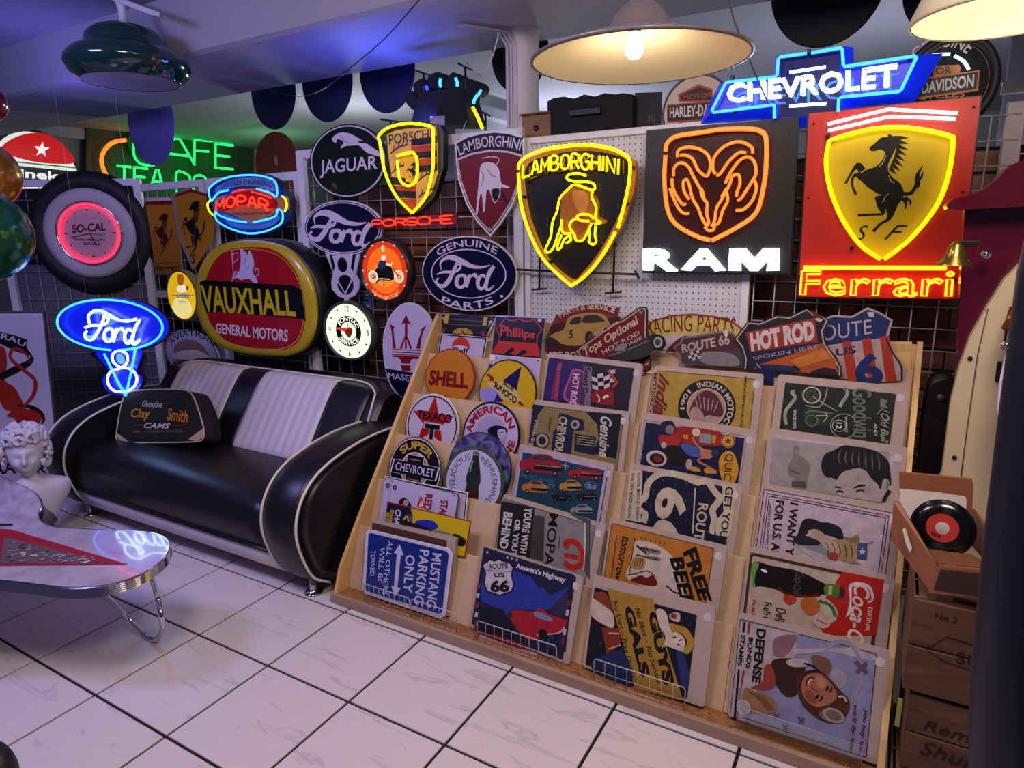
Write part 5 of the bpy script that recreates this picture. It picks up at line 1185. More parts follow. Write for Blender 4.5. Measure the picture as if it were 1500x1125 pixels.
s = Sign('number_board', 'dim dark panel with small ten and thirty price numbers beside the sign back', 'board', (940, 175), Y=1.16, view=(700, 0, 3.75), mat=PR_SATIN)
s.back([(862, 510), (1010, 505), (1000, 770), (862, 770)], .01, mat('dim_panel', '#201c20', .7), 'panel'); s.text('10', (868, 640), (900, 640), (868, 670), '#4c443c', lay=2); s.text('30', (930, 630), (975, 630), (930, 668), '#5c5246', lay=2); s.text('50%', (880, 700), (945, 696), (880, 725), '#5c3428', lay=2); s.done()
# ================================================================== metal signs on the rack
CARD = mat('sleeve_card', '#a8958c', .45, coat=.2, var=.04, vscale=20)
def rowP(i, d=0.): return Vector((0, .088 + .146 * i + d, .05 + .18 * i))
GAP = {}
def rect(row, name, label, tl, tr, col, view, ins=(.035, .03, .045), H=.36, nback=2, d=0., sheet=True, mt=None, tagspot=True):
    """a sleeved sign: card, printed sheet, price tag; returns the Sign"""
    s = Sign(name, label, 'metal sign', tl, P=rowP(row, d), tilt=15, view=(0, 0, 1), mat=mt or PR_MATTE, group='sleeved metal signs on the rack')
    A, B = s.p(*tl), s.p(*tr); u = (B - A).normalized(); v = Vector((u.y, -u.x)); w = (B - A).length
    base = s.p(*tl)  # local
    bot = (rowP(row, d) - s.o).dot(s.uy) + .004; H = min(H, (A.y + B.y) / 2 - bot)
    R = lambda x, y: A + u * x + v * y
    pts = [R(*q) for q in rrect(0, 0, w, H, .012)]
    s.back(pts, .007, CARD, 'sleeve', loc=True, z=0)
    for k in range(nback):
        o_ = .004 * (k + 1); s.back([R(x * .99 + .003, y + o_ * .9) for x, y in rrect(0, 0, w, H, .01)], .004, CARD, 'spare_sleeve', loc=True, z=-.011 - .007 * k)
    s.z = .0008; s.R = R; s.w = w; s.H = H
    if sheet:
        s.poly([R(*q) for q in rrect(ins[1], ins[0], w - ins[2], H - .012, .004)], col, 0, loc=True)
        s.line([R(*q) for q in rrect(ins[1], ins[0], w - ins[2], H - .012, .004)], .0025, '#3a3432', 1, loc=True, closed=True)
    if tagspot: s.poly([R(*q) for q in rrect(w - .036, .028, w - .012, .056, .009)], '#cfc6cc', 1, loc=True)
    s.view = view; return s
def V(s, pts): return pts
# ---- row 0
s = rect(0, 'metal_sign', 'sleeved highway map sign with a red car, front row', (708, 798), (855, 845), '#2a2e58', (660, 700, 4.4118), ins=(.008, .006, .03))
s.poly([(215, 470), (800, 625), (790, 700), (745, 1125), (690, 1125), (160, 970), (170, 800)], '#26284a', 1)
s.poly([(415, 600), (520, 640), (570, 710), (600, 705), (640, 760), (770, 700), (745, 760), (690, 800), (640, 850), (560, 850), (480, 850), (390, 850), (370, 900), (340, 850), (200, 800), (200, 700), (210, 620)], '#3444a0', 2)
s.poly([(190, 840), (340, 850), (370, 900), (420, 960), (400, 1060), (180, 990)], '#1c1c34', 3); s.poly([(640, 850), (760, 720), (760, 900), (700, 900)], '#3a3450', 3)
s.poly([(205, 560), (230, 545), (250, 525), (290, 533), (315, 520), (340, 533), (390, 545), (412, 580), (400, 630), (415, 690), (400, 735), (320, 762), (235, 735), (215, 680), (225, 620)], '#14121c', 4); s.poly([(214, 562), (236, 550), (256, 533), (290, 541), (315, 529), (338, 541), (383, 552), (403, 580), (392, 630), (407, 688), (393, 728), (320, 753), (242, 728), (224, 680), (234, 620)], '#c4bcc8', 5)
s.text('ROUTE', (250, 555), (372, 550), (252, 590), '#14121c', br=(375, 583), lay=6, bold=.03); s.text('US', (282, 615), (352, 615), (282, 640), '#14121c', lay=6, bold=.05); s.text('66', (262, 660), (384, 658), (260, 738), '#14121c', lay=6, bold=.08); s.line([(228, 598), (400, 604)], .003, '#14121c', 6)
s.text("America's Highway", (428, 548), (750, 640), (424, 590), '#cfc8d4', lay=5, br=(740, 688), bold=.06)
s.poly([(370, 880), (420, 852), (540, 862), (570, 842), (600, 845), (640, 880), (745, 920), (735, 960), (720, 1000), (600, 1020), (540, 1050), (470, 1020), (400, 930)], '#a82434', 5, True); s.poly([(540, 865), (590, 870), (660, 910), (640, 925), (560, 900)], '#7a8aa8', 6, True); s.line([(740, 960), (700, 1000), (560, 1015)], .004, '#c0b8c0', 6, True); s.disc((600, 1010), .02, .02, '#1a1418', 6, px=True); s.disc((385, 885), .01, .014, '#3a2a30', 6, px=True)
for k in range(5): s.poly([(178 - k * 5, 680 + k * 62), (196 - k * 5, 685 + k * 62), (190 - k * 5, 715 + k * 62), (172 - k * 5, 710 + k * 62)], '#a03040' if k % 2 == 0 else '#c0b8c4', 4); s.poly([(778 - k * 9, 790 + k * 62), (760 - k * 9, 785 + k * 62), (753 - k * 9, 825 + k * 62), (771 - k * 9, 830 + k * 62)], '#8c2434' if k % 2 == 0 else '#c0b8c4', 4)
s.poly([(184, 1000), (300, 1010), (560, 1110), (560, 1125), (300, 1125), (180, 1040)], '#8c2434', 4); s.line([(190, 1020), (400, 1100), (560, 1140)], .012, '#c0b8c4', 5)
for x, y in ((205, 475), (240, 480), (370, 515), (400, 520), (430, 530)): s.poly(star((x, y), 12, 5), '#b8b4c8', 4)
s.done()
s = rect(0, 'metal_sign', 'sleeved navy sign with a gold diagonal banner and a blonde diver, front row', (870, 842), (1049, 889), '#15172c', (820, 840, 5.357), ins=(.045, .01, .06))
s.poly([(372, 115), (730, 200), (860, 640), (970, 1000), (590, 900), (500, 560)], '#a8853c', 2)
s.text('GUYS', (760, 285), (905, 860), (690, 310), '#12100e', br=(815, 880), bold=.09, lay=3); s.text('GALS', (570, 250), (715, 800), (500, 260), '#12100e', br=(635, 815), bold=.09, lay=3)
s.text('No Shirt ~ No Service', (625, 262), (800, 860), (590, 270), '#1c1814', br=(765, 868), shear=.3, lay=3); s.text('No Shirt ~ Free Drinks', (450, 205), (600, 815), (415, 215), '#1c1814', br=(565, 825), shear=.3, lay=3)
s.poly([(760, 285), (810, 282), (845, 330), (870, 430), (960, 560), (990, 590), (930, 660), (940, 740), (915, 790), (880, 700), (820, 560), (800, 600), (830, 500), (780, 400)], '#cfc0b4', 3, True)
s.poly([(862, 390), (920, 400), (1000, 430), (1050, 510), (1050, 570), (1010, 630), (970, 610), (1000, 540), (960, 470), (880, 450)], '#b08a3a', 4, True); s.poly([(870, 480), (920, 460), (975, 500), (985, 560), (950, 585), (900, 560)], '#d4c4b8', 5, True)
s.line([(890, 500), (915, 495)], .004, '#30201c', 6); s.line([(935, 525), (960, 515)], .004, '#30201c', 6); s.line([(925, 560), (945, 555)], .005, '#8c2c28', 6)
s.poly([(865, 320), (915, 303), (945, 320), (940, 375), (900, 372), (865, 350)], '#c4b4b0', 4, True); s.poly([(875, 322), (912, 312), (915, 355), (880, 350)], '#8c3830', 5, True); s.poly([(915, 560), (960, 600), (1020, 800), (1000, 900), (950, 850)], '#2c3c74', 2, True)
s.poly([(280, 150), (360, 150), (400, 230), (405, 290), (340, 250), (290, 200)], '#8c4024', 3, True); s.poly([(262, 200), (300, 215), (410, 300), (430, 370), (425, 415), (390, 420), (250, 330)], '#c8b8ac', 4, True); s.poly([(330, 420), (470, 430), (480, 560), (370, 630), (350, 520)], '#8c3a24', 3); s.poly([(500, 610), (570, 880), (400, 830), (250, 740), (300, 660)], '#22345c', 2, True)
s.line([(385, 465), (470, 470)], .004, '#c8b8ac', 5, True); s.line([(385, 590), (480, 560)], .004, '#c8b8ac', 5, True)
rnd = random.Random(5)
for k in range(26): s.disc((rnd.choice([rnd.uniform(300, 480), rnd.uniform(1000, 1120)]), rnd.uniform(330, 900)), .0014, .0014, '#8c8c98', 3, 6, px=True)
s.done()
s = rect(0, 'metal_sign', 'sleeved pale blue poster of an airman with bold defense bonds lettering', (1082, 897), (1305, 953), '#8f90b0', (1040, 880, 5), ins=(.02, .008, .035))
s.poly([(225, 150), (640, 240), (620, 420), (440, 480), (230, 860), (150, 850)], '#b4a8ac', 1)
s.text('DEFENSE', (412, 212), (372, 608), (345, 200), '#0e0c14', br=(305, 590), bold=.07, lay=3); s.text('BONDS', (318, 270), (296, 500), (285, 264), '#0e0c14', br=(262, 492), bold=.06, lay=3); s.text('STAMPS', (262, 252), (232, 482), (228, 246), '#0e0c14', br=(202, 474), bold=.06, lay=3)
s.poly([(246, 152), (262, 156), (255, 232), (236, 228)], '#15163a', 3); s.poly([(280, 160), (298, 164), (290, 240), (272, 236)], '#a02c38', 3); s.poly([(205, 498), (220, 502), (190, 870), (172, 864)], '#15163a', 3); s.poly([(240, 508), (258, 512), (220, 700), (205, 880), (195, 870)], '#a02c38', 3)
s.poly([(470, 280), (560, 250), (640, 262), (560, 400), (470, 400)], '#8a6c74', 2, True); s.poly([(600, 350), (940, 345), (1060, 340), (1240, 420), (1180, 440), (880, 370), (600, 392)], '#b4a8b0', 2)
s.ring(s.p(960, 520), .062, .1, .05, .086, '#9890a8', 2); s.poly([(740, 410), (800, 402), (870, 430), (890, 500), (850, 550), (780, 510)], '#7c5c50', 3, True); s.poly([(880, 520), (940, 500), (1000, 540), (990, 620), (940, 640), (900, 590)], '#a49aac', 3, True); s.poly([(560, 440), (640, 420), (720, 440), (700, 480), (600, 480)], '#b8aca8', 4, True); s.line([(690, 455), (760, 480), (800, 520)], .006, '#1c1412', 5, True)
s.poly([(450, 450), (520, 420), (640, 430), (700, 500), (660, 560), (640, 680), (560, 700), (500, 640), (460, 560)], '#3c2a24', 3, True)
s.poly([(635, 560), (700, 515), (790, 505), (870, 560), (950, 650), (1015, 720), (1020, 800), (960, 880), (860, 890), (760, 840), (680, 760), (640, 660)], '#5a3422', 4, True)
s.poly([(690, 560), (740, 532), (800, 532), (860, 572), (912, 640), (930, 695), (895, 742), (840, 765), (780, 772), (722, 742), (682, 690), (668, 620)], '#a8705a', 5, True); s.poly([(700, 660), (735, 650), (775, 700), (780, 750), (735, 735), (705, 700)], '#8c5440', 6, True); s.poly([(780, 560), (820, 560), (850, 600), (830, 640), (790, 620)], '#b8846c', 6, True)
s.line([(705, 622), (712, 590), (738, 566), (765, 560)], [.002, .009, .009, .002], '#6c2420', 7, True); s.line([(718, 608), (728, 584), (748, 570)], .004, '#d8c8c0', 8, True); s.line([(800, 668), (770, 650), (748, 640), (752, 622)], [.002, .004, .006, .003], '#7c4632', 7, True)
s.line([(775, 718), (787, 698), (800, 684)], [.002, .008, .002], '#24140f', 7, True); s.line([(848, 655), (860, 640), (868, 620)], [.002, .008, .002], '#24140f', 7, True); s.line([(800, 735), (818, 712), (822, 690)], [.001, .006, .002], '#3c2015', 7, True); s.line([(872, 668), (888, 650), (890, 625)], [.001, .006, .002], '#3c2015', 7, True)
s.poly([(800, 812), (880, 785), (945, 800), (972, 850), (905, 882), (830, 865)], '#7c6e6c', 6, True); s.ring(s.p(905, 835), .03, .022, .022, .015, '#a89c94', 7); s.line([(650, 640), (700, 530), (790, 510)], .003, '#2c1810', 6, True); s.line([(940, 700), (980, 700), (1000, 740)], .006, '#c0b4a8', 6, True)
s.poly([(400, 480), (450, 470), (480, 590), (440, 650), (300, 640), (380, 590)], '#984838', 3, True); s.poly([(250, 640), (330, 660), (420, 690), (490, 760), (480, 810), (400, 830), (250, 790)], '#a07858', 3, True)
for k in range(5): s.line([(280 + k * 25, 660 + k * 6), (360 + k * 20, 720 + k * 10), (420 + k * 12, 800)], .003, '#74523c', 4, True)
for x, y, q in ((490, 840, 1), (550, 920, 1), (670, 870, 1.2), (1110, 480, 2.2)): s.line([(x - 20 * q, y - 18 * q), (x + 18 * q, y + 22 * q)], .006 * q, '#6c5870', 3); s.line([(x + 18 * q, y - 12 * q), (x - 16 * q, y + 20 * q)], .005 * q, '#6c5870', 3)
s.text("you buy 'em", (1165, 790), (1120, 1110), (1120, 780), '#7c1838', br=(1080, 1100), shear=.3, bold=.03, lay=4); s.text("we'll fly 'em!", (1085, 765), (1050, 1120), (1045, 755), '#7c1838', br=(1010, 1110), shear=.3, bold=.03, lay=4)
s.ring(s.p(247, 775), .022, .022, .019, .019, '#cfc8cc', 6); s.disc(s.p(247, 775), .019, .019, '#a8a0a4', 5); s.done()
# ---- row 1
s = rect(1, 'metal_sign', 'sleeved grey car bonnet sign with a red letter emblem and white slogan', (738, 723), (888, 768), '#8c888a', (660, 700, 4.4118), ins=(.02, .006, .04))
s.poly([(330, 150), (545, 190), (520, 520), (300, 460)], '#2a2628', 1); s.poly([(540, 240), (610, 250), (600, 540), (510, 520)], '#4c4644', 1); s.poly([(775, 235), (870, 290), (868, 400), (860, 590), (900, 660), (905, 270), (780, 225)], '#5c5854', 1)
s.text("YOU'RE WITH US", (535, 195), (480, 560), (480, 190), '#cfc8cc', br=(440, 550), bold=.06, lay=2); s.text("OR YOU'RE", (455, 270), (425, 545), (418, 265), '#cfc8cc', br=(385, 540), bold=.06, lay=2); s.text("BEHIND US", (405, 228), (355, 560), (345, 218), '#cfc8cc', br=(305, 550), bold=.06, lay=2)
s.text('MOPAR', (700, 235), (655, 650), (640, 225), '#12100f', br=(595, 640), bold=.02, lay=2)
s.line([(760, 455), (745, 425), (775, 408), (820, 425), (850, 480), (848, 540), (820, 570), (780, 575), (735, 545)], .022, '#b8301c', 3, True); s.line([(735, 498), (830, 515)], .017, '#b8301c', 3); s.line([(708, 375), (700, 450)], .003, '#2a2628', 3); s.line([(870, 290), (872, 420), (862, 600)], .004, '#dcd8d4', 3); s.done()
s = rect(1, 'metal_sign', 'sleeved ochre sign with slanted black letters free beer, second row', (894, 758), (1066, 800), '#b87c34', (820, 720, 5), ins=(.02, .01, .045))
s.text('FREE', (1000, 400), (1115, 800), (900, 445), '#16110e', br=(1020, 795), bold=.07, lay=3); s.text('BEER', (905, 478), (1010, 880), (805, 490), '#16110e', br=(905, 870), bold=.07, lay=3)
s.text('tomorrow', (515, 335), (440, 660), (460, 325), '#1c1410', br=(400, 650), shear=.4, bold=.02, lay=3); s.line([(418, 320), (380, 630)], .003, '#1c1410', 3); s.line([(550, 340), (510, 610)], .003, '#1c1410', 3)
s.poly([(550, 370), (620, 362), (720, 395), (820, 470), (900, 620), (930, 780), (800, 760), (500, 640), (530, 500)], '#c8bcb0', 2, True)
s.poly([(545, 480), (620, 490), (625, 540), (600, 570), (530, 560)], '#b08850', 4, True)
for k in range(4): s.line([(560 + k * 18, 490), (550 + k * 18, 545)], .003, '#5c3c20', 5)
for k in range(2): s.poly([(650, 415 + k * 55), (735, 430 + k * 55), (730, 458 + k * 50), (650, 445 + k * 50)], '#8c8078', 4, True); s.line([(560, 400 + k * 60), (640, 420 + k * 60), (720, 440 + k * 58)], .004, '#1c1410', 5, True)
for k in range(5): s.line([(560 + k * 15, 385 + k * 10), (590 + k * 12, 420 + k * 10), (640 + k * 5, 400 + k * 12)], .0025, '#1c1410', 5, True)
s.poly([(520, 650), (560, 625), (600, 612), (640, 630), (680, 612), (715, 660), (700, 690), (600, 680)], '#7c1c1c', 4, True); s.line([(500, 610), (560, 600), (640, 580), (700, 620)], .003, '#1c1410', 5, True); s.line([(780, 690), (800, 700), (820, 720), (840, 735), (880, 745)], .005, '#1c1410', 5, True)
for k in range(6): s.line([(600 + k * 34, 350 + k * 8), (596 + k * 34, 330 + k * 8)], .003, '#5c3c20', 3)
s.done()
s = rect(1, 'metal_sign', 'sleeved cola bottle sign, white script on red at its right', (1097, 800), (1311, 845), '#b8a89c', (1020, 690, 4.6875), ins=(.02, .008, .035))
s.line([s.R(*q) for q in rrect(.012, .025, s.w - .04, s.H, .01)], .008, '#4c342c', 1, loc=True, closed=True)
s.poly([(1005, 690), (1290, 745), (1235, 1130), (880, 1125), (800, 1000), (960, 960), (880, 880)], '#b42a1c', 2)
s.poly([(390, 630), (430, 622), (500, 645), (580, 660), (680, 680), (760, 710), (830, 745), (890, 775), (960, 790), (1010, 800), (1015, 830), (1005, 868), (950, 862), (890, 845), (830, 850), (740, 850), (640, 845), (540, 810), (440, 790), (395, 795), (378, 760), (378, 690)], '#160c0c', 3, True)
s.poly([(385, 640), (415, 622), (432, 640), (410, 700), (400, 760), (410, 792), (390, 792), (378, 760), (378, 690)], '#6c9a4c', 4, True); s.poly([(890, 775), (985, 792), (975, 862), (885, 845)], '#5c7c3c', 4, True); s.poly([(910, 785), (935, 788), (930, 850), (905, 845)], '#a8c070', 5); s.poly([(985, 795), (1018, 800), (1020, 868), (980, 870)], '#3c3834', 5); s.poly([(445, 670), (480, 680), (485, 695), (455, 688)], '#e8e4e0', 5, True)
s.text('Coca-Cola', (745, 700), (715, 850), (680, 690), '#5c5450', br=(660, 840), shear=.4, lay=5); s.line([(560, 800), (640, 850), (760, 855), (850, 850)], .008, '#6c1414', 4, True)
s.text('Coca-Cola', (1200, 775), (1130, 1330), (1085, 775), '#d8ccc8', br=(1010, 1310), shear=.5, bold=.03, lay=4); s.line([(1180, 900), (1210, 880), (1190, 800), (1120, 775), (1060, 790), (1060, 880), (1050, 960), (1030, 1000)], [.004, .006, .01, .012, .01, .006, .008, .003], '#d8ccc8', 4, True)
s.text('DRINK', (1212, 935), (1190, 1105), (1180, 930), '#d8ccc8', br=(1160, 1100), lay=4, bold=.03)
s.poly([(600, 860), (640, 845), (685, 870), (680, 900), (640, 915), (605, 895)], '#b04428', 4, True); s.poly([(720, 890), (760, 865), (830, 870), (850, 920), (830, 970), (780, 990), (740, 960), (722, 930)], '#b86c34', 4, True); s.poly([(830, 870), (900, 880), (960, 940), (970, 1000), (920, 1040), (860, 960), (850, 920)], '#b8b49c', 5, True); s.line([(840, 890), (920, 920), (960, 1000)], .01, '#4c6c44', 6, True); s.disc((862, 1030), .026, .022, '#c4a8a4', 7, px=True); s.line([(825, 1015), (900, 1050)], .003, '#a83028', 8)
s.text('Delicious', (620, 950), (590, 1150), (550, 935), '#15110f', br=(525, 1140), bold=.0, lay=4); s.text('Refreshing', (520, 905), (485, 1150), (450, 895), '#15110f', br=(425, 1140), bold=.0, lay=4); s.text('IN BOTTLES', (410, 885), (385, 1090), (388, 880), '#a02c24', br=(365, 1085), shear=.2, lay=4); s.done()
# ---- row 2
s = rect(2, 'metal_sign', 'sleeved white-edged teal sign showing five sports cars', (762, 650), (900, 680), '#22485c', (740, 520, 3.75), ins=(.022, .008, .022))
s.line([s.R(*q) for q in rrect(.014, .026, s.w - .03, s.H, .002)], .012, '#b4a8cc', 1, loc=True, closed=True)
def car(s, f, k, body, dk='#16161c', lay=3, glass='#3c3c48'):
    s.poly([f(*q) for q in [(0, .45), (.05, .3), (.25, .22), (.35, .02), (.7, 0), (.85, .2), (1, .35), (1, .65), (.9, .8), (.1, .75), (0, .62)]], body, lay, True, k=3)
    s.poly([f(*q) for q in [(.32, .22), (.39, .07), (.67, .06), (.78, .22)]], glass, lay + 1, True, k=3); s.poly([f(*q) for q in [(.4, .5), (.98, .5), (.96, .66), (.4, .66)]], dk, lay + 1, True, k=3)
    for x in (.2, .85): s.disc(f(x, .76), .1 * k, .11 * k, dk, lay + 1, 14, px=True); s.disc(f(x, .76), .05 * k, .055 * k, '#8c8890', lay + 2, 10, px=True)
    s.line([f(.4, .48), f(.98, .48)], .02 * k, '#a8a4a8', lay + 2)
car(s, lambda x, y: (80 + x * 230 + y * 0, 535 + y * 130 + x * 20), .12, '#96283a'); car(s, lambda x, y: (350 + x * 180, 610 + y * 75 + x * 10), .1, '#a8242c'); car(s, lambda x, y: (95 + x * 140, 685 + y * 80 + x * 10), .08, '#b87a30'); car(s, lambda x, y: (300 + x * 118, 685 + y * 75), .07, '#b08c3c')
car(s, lambda x, y: (258 + x * 105, 748 + y * 60 + x * 12), .06, '#1c1e24'); car(s, lambda x, y: (395 + x * 110, 748 + y * 60), .06, '#1c1e24'); car(s, lambda x, y: (360 + x * 120, 822 + y * 60), .06, '#8c94a0')
s.disc((472, 718), .026, .015, '#1c2c6c', 4, px=True); s.ring(s.p(472, 718), .026, .015, .024, .0135, '#a8b0c8', 5); ford(s, (448, 706), (498, 712), (448, 730), '#a8b0c8', .002, 5); s.text('MUSTANG', (90, 650), (270, 685), (88, 672), '#3c7088', br=(268, 706), bold=.04, lay=2); s.text('GT', (232, 706), (280, 712), (230, 730), '#7890a0', shear=.4, lay=3)
s.line([(315, 605), (350, 610)], .006, '#8ca0b0', 4); s.line([(335, 590), (332, 628)], .005, '#8ca0b0', 4); s.done()
s = rect(2, 'metal_sign', 'sleeved navy and cream highway shield sign, large sixty-six turned sideways', (925, 678), (1089, 710), '#15203c', (740, 520, 3.75), ins=(.022, .01, .035))
CRM = '#c4b8a4'
s.poly([(690, 625), (755, 632), (745, 920), (650, 900)], CRM, 1, loc=False); s.poly([(1190, 705), (1270, 715), (1240, 1000), (1160, 990), (1150, 920), (1200, 860)], CRM, 1)
s.line([(760, 920), (770, 870), (730, 840), (745, 800), (770, 780), (790, 700), (860, 650), (960, 660), (1060, 700), (1110, 695), (1150, 750), (1180, 790), (1140, 850), (1150, 910), (1130, 980)], .024, CRM, 2, True); s.line([(800, 915), (810, 870), (760, 840), (790, 790), (810, 720), (860, 680), (960, 690), (1050, 720), (1095, 720), (1150, 790), (1115, 850), (1120, 980)], .005, '#15203c', 3, True)
s.text('66', (1015, 735), (955, 1090), (835, 722), CRM, br=(790, 1070), bold=.06, lay=3); s.line([(1045, 730), (1030, 980)], .005, CRM, 3)
s.text('ROUTE', (1118, 820), (1085, 1060), (1062, 812), CRM, br=(1030, 1050), bold=.04, lay=3); s.text('GET YOUR KICKS', (1255, 725), (1190, 1260), (1212, 722), '#14182c', br=(1150, 1250), bold=.02, lay=3)
s.text('ILLINOIS  MISSOURI  KANSAS', (745, 650), (735, 910), (728, 648), '#14182c', br=(718, 908), lay=2); s.text('TEXAS  NEW MEXICO  ARIZONA', (712, 648), (690, 900), (696, 645), '#14182c', br=(672, 898), lay=2)
rnd = random.Random(9)
for k in range(26):
    x, y = rnd.uniform(770, 1150), rnd.uniform(640, 980); s.line([(x, y), (x + rnd.uniform(-5, 18), y + rnd.uniform(-4, 14))], .0012, '#a49a8c', 4)
s.done()
s = rect(2, 'metal_sign', 'sleeved white recruiting poster with a dark-coated old man, red double border', (1117, 708), (1323, 745), '#beb0bc', (1020, 690, 4.6875), ins=(.02, .008, .025))
for d_, c_ in ((.012, '#8c2c48'), (.02, '#2c2c58')): s.line([s.R(*q) for q in rrect(.008 + d_, .02 + d_, s.w - .025 - d_, s.H + .02, .001)], .0028, c_, 2, loc=True, closed=True)
s.text('I WANT YOU', (702, 225), (655, 700), (645, 212), '#2c1018', br=(600, 690), bold=.05, lay=3); s.text('FOR U.S. ARMY', (605, 205), (560, 700), (545, 198), '#2c1018', br=(500, 690), bold=.05, lay=3); s.text('NEAREST RECRUITING STATION', (515, 225), (485, 640), (500, 222), '#3c2c34', br=(468, 636), lay=3)
s.poly([(735, 335), (800, 328), (860, 350), (920, 355), (990, 390), (1010, 450), (1000, 480), (940, 450), (860, 430), (820, 400), (760, 430), (700, 500), (685, 470), (700, 420)], '#22242c', 3, True); s.poly([(690, 470), (760, 470), (860, 480), (960, 520), (940, 600), (860, 590), (740, 560), (690, 510)], '#8c909c', 3, True); s.poly([(690, 440), (780, 450), (850, 490), (820, 510), (690, 500)], '#2a2c38', 4, True)
s.poly([(770, 410), (830, 400), (900, 450), (960, 490), (1000, 520), (980, 560), (900, 540), (840, 480), (780, 450)], '#b8a48c', 5, True); s.poly([(870, 480), (960, 470), (1060, 470), (1110, 500), (1105, 600), (1050, 620), (980, 610), (920, 560)], '#a48c6c', 4, True)
for k in range(5): s.line([(890 + k * 42, 490 + k * 4), (910 + k * 40, 530 + k * 6), (900 + k * 42, 575 + k * 5)], .003, '#5c4834', 6, True)
s.poly([(1010, 450), (1060, 455), (1110, 438), (1120, 480), (1060, 490)], '#8c7c5c', 5, True); s.poly([(1110, 490), (1175, 495), (1170, 610), (1105, 600)], '#4a5488', 6); s.poly(star((1140, 552), 26, 11), '#c8c4d0', 7); s.poly([(1170, 490), (1230, 480), (1180, 500)], '#a49c90', 5); s.poly([(1040, 620), (1110, 620), (1130, 640), (1050, 632)], '#a08c70', 4); s.poly([(905, 570), (940, 555), (975, 575), (965, 612), (915, 600)], '#a4404c', 6, True); s.poly([(700, 510), (780, 540), (900, 590), (880, 640), (740, 560)], '#b4acb0', 4, True); s.done()
# ---- row 3
s = rect(3, 'metal_sign', 'sleeved tan and navy sign with a piston and a bow-tie emblem', (783, 585), (923, 603), '#8c7c54', (740, 520, 3.75), ins=(.024, .01, .025))
s.poly([(155, 270), (215, 280), (180, 330), (165, 400), (180, 520), (130, 480)], '#1a2240', 1); s.poly([(440, 310), (640, 325), (610, 570), (480, 540), (515, 460), (505, 380)], '#1a1c2c', 1)
s.text('Genuine', (590, 345), (570, 565), (525, 335), '#c8c0b8', br=(515, 558), shear=.3, bold=.04, lay=3); s.text('CHEVROLET', (345, 345), (310, 590), (300, 335), '#c4b898', br=(262, 580), bold=.05, lay=4); s.poly([(298, 318), (350, 330), (390, 345), (370, 470), (360, 560), (255, 520), (265, 420), (290, 400)], '#1e2c50', 2)
s.poly([(365, 340), (430, 355), (438, 410), (400, 420), (358, 395)], '#1e2c50', 3); s.ring(s.p(385, 382), .02, .02, .01, .01, '#a89c7c', 4); s.poly([(385, 432), (500, 450), (490, 550), (380, 525)], '#23283c', 3)
for k in range(4): s.line([(395, 445 + k * 14), (490, 458 + k * 14)], .003, '#b0a484', 4)
s.disc((205, 470), .035, .035, '#23283c', 3, px=True); s.ring(s.p(205, 470), .03, .03, .018, .018, '#a89c7c', 4); s.text('ESTABLISHED', (182, 360), (150, 530), (165, 356), '#c4b898', br=(133, 524), bold=.03, lay=3); s.text('DETROIT', (256, 345), (246, 420), (244, 343), '#2c2c34', br=(234, 418), lay=3); s.done()
s = rect(3, 'metal_sign', 'sleeved navy garage sign with a red hot rod at a pump and a yellow oval', (942, 604), (1110, 630), '#1c1c48', (740, 520, 3.75), ins=(.03, .012, .035))
s.line([s.R(*q) for q in rrect(.015, .034, s.w - .038, s.H, .002)], .007, '#b0a4ac', 1, loc=True, closed=True)
s.poly([(945, 395), (1180, 425), (1175, 500), (930, 470)], '#9c2c24', 3, True); s.poly([(1070, 430), (1135, 438), (1130, 490), (1065, 480)], '#8c9098', 4); s.disc((1050, 425), .016, .016, '#c8bca8', 5, px=True); s.text('UP', (1010, 440), (1005, 462), (980, 437), '#d8a844', br=(976, 460), lay=5, bold=.05); s.poly([(1140, 440), (1160, 442), (1155, 485), (1135, 482)], '#b0a040', 4)
s.poly([(850, 440), (940, 450), (955, 500), (880, 510), (850, 480)], '#a8322c', 3, True); s.poly([(860, 370), (920, 365), (935, 420), (880, 430), (858, 400)], '#23222c', 3, True); s.disc((905, 410), .018, .018, '#7c7c84', 4, px=True); s.disc((872, 495), .012, .012, '#b0a8a8', 4, px=True)
s.poly([(880, 500), (990, 510), (1000, 590), (900, 600), (850, 540)], '#1c1418', 3, True)
s.disc((832, 568), .042, .032, '#c4b8b8', 4, px=True); s.disc((835, 570), .03, .022, '#1c1418', 5, px=True); s.disc((840, 572), .018, .013, '#8c2424', 6, px=True); s.disc((1010, 600), .012, .02, '#b0a8a8', 4, px=True)
s.poly([(965, 490), (1010, 490), (1080, 520), (1075, 560), (1020, 555), (985, 530)], '#4c64a8', 5, True); s.poly([(1075, 515), (1140, 525), (1160, 545), (1120, 570), (1080, 560)], '#b87c60', 5, True); s.line([(1030, 450), (1050, 490), (1090, 520)], .008, '#b87c60', 6, True); s.line([(1100, 560), (1060, 580), (1110, 610), (1160, 640)], .008, '#b87c60', 6, True); s.disc((1155, 540), .016, .016, '#2c3850', 6, px=True)
s.disc((1225, 472), .026, .026, '#c8a058', 3, px=True); s.ring(s.p(1225, 472), .024, .024, .021, .021, '#7c3020', 4); s.poly(star((1225, 472), 22, 9), '#7c3020', 4)
s.poly([(1175, 580), (1210, 530), (1255, 540), (1282, 620), (1270, 680), (1240, 720), (1190, 680)], '#c4962c', 3, True); s.text('QUICK', (1255, 545), (1238, 730), (1205, 542), '#1c1418', br=(1190, 725), bold=.0, lay=5); s.poly([(1020, 612), (1060, 618), (1075, 640), (1020, 635)], '#c4962c', 4, True); s.poly([(1100, 620), (1150, 632), (1160, 650), (1100, 648)], '#c4962c', 4, True)
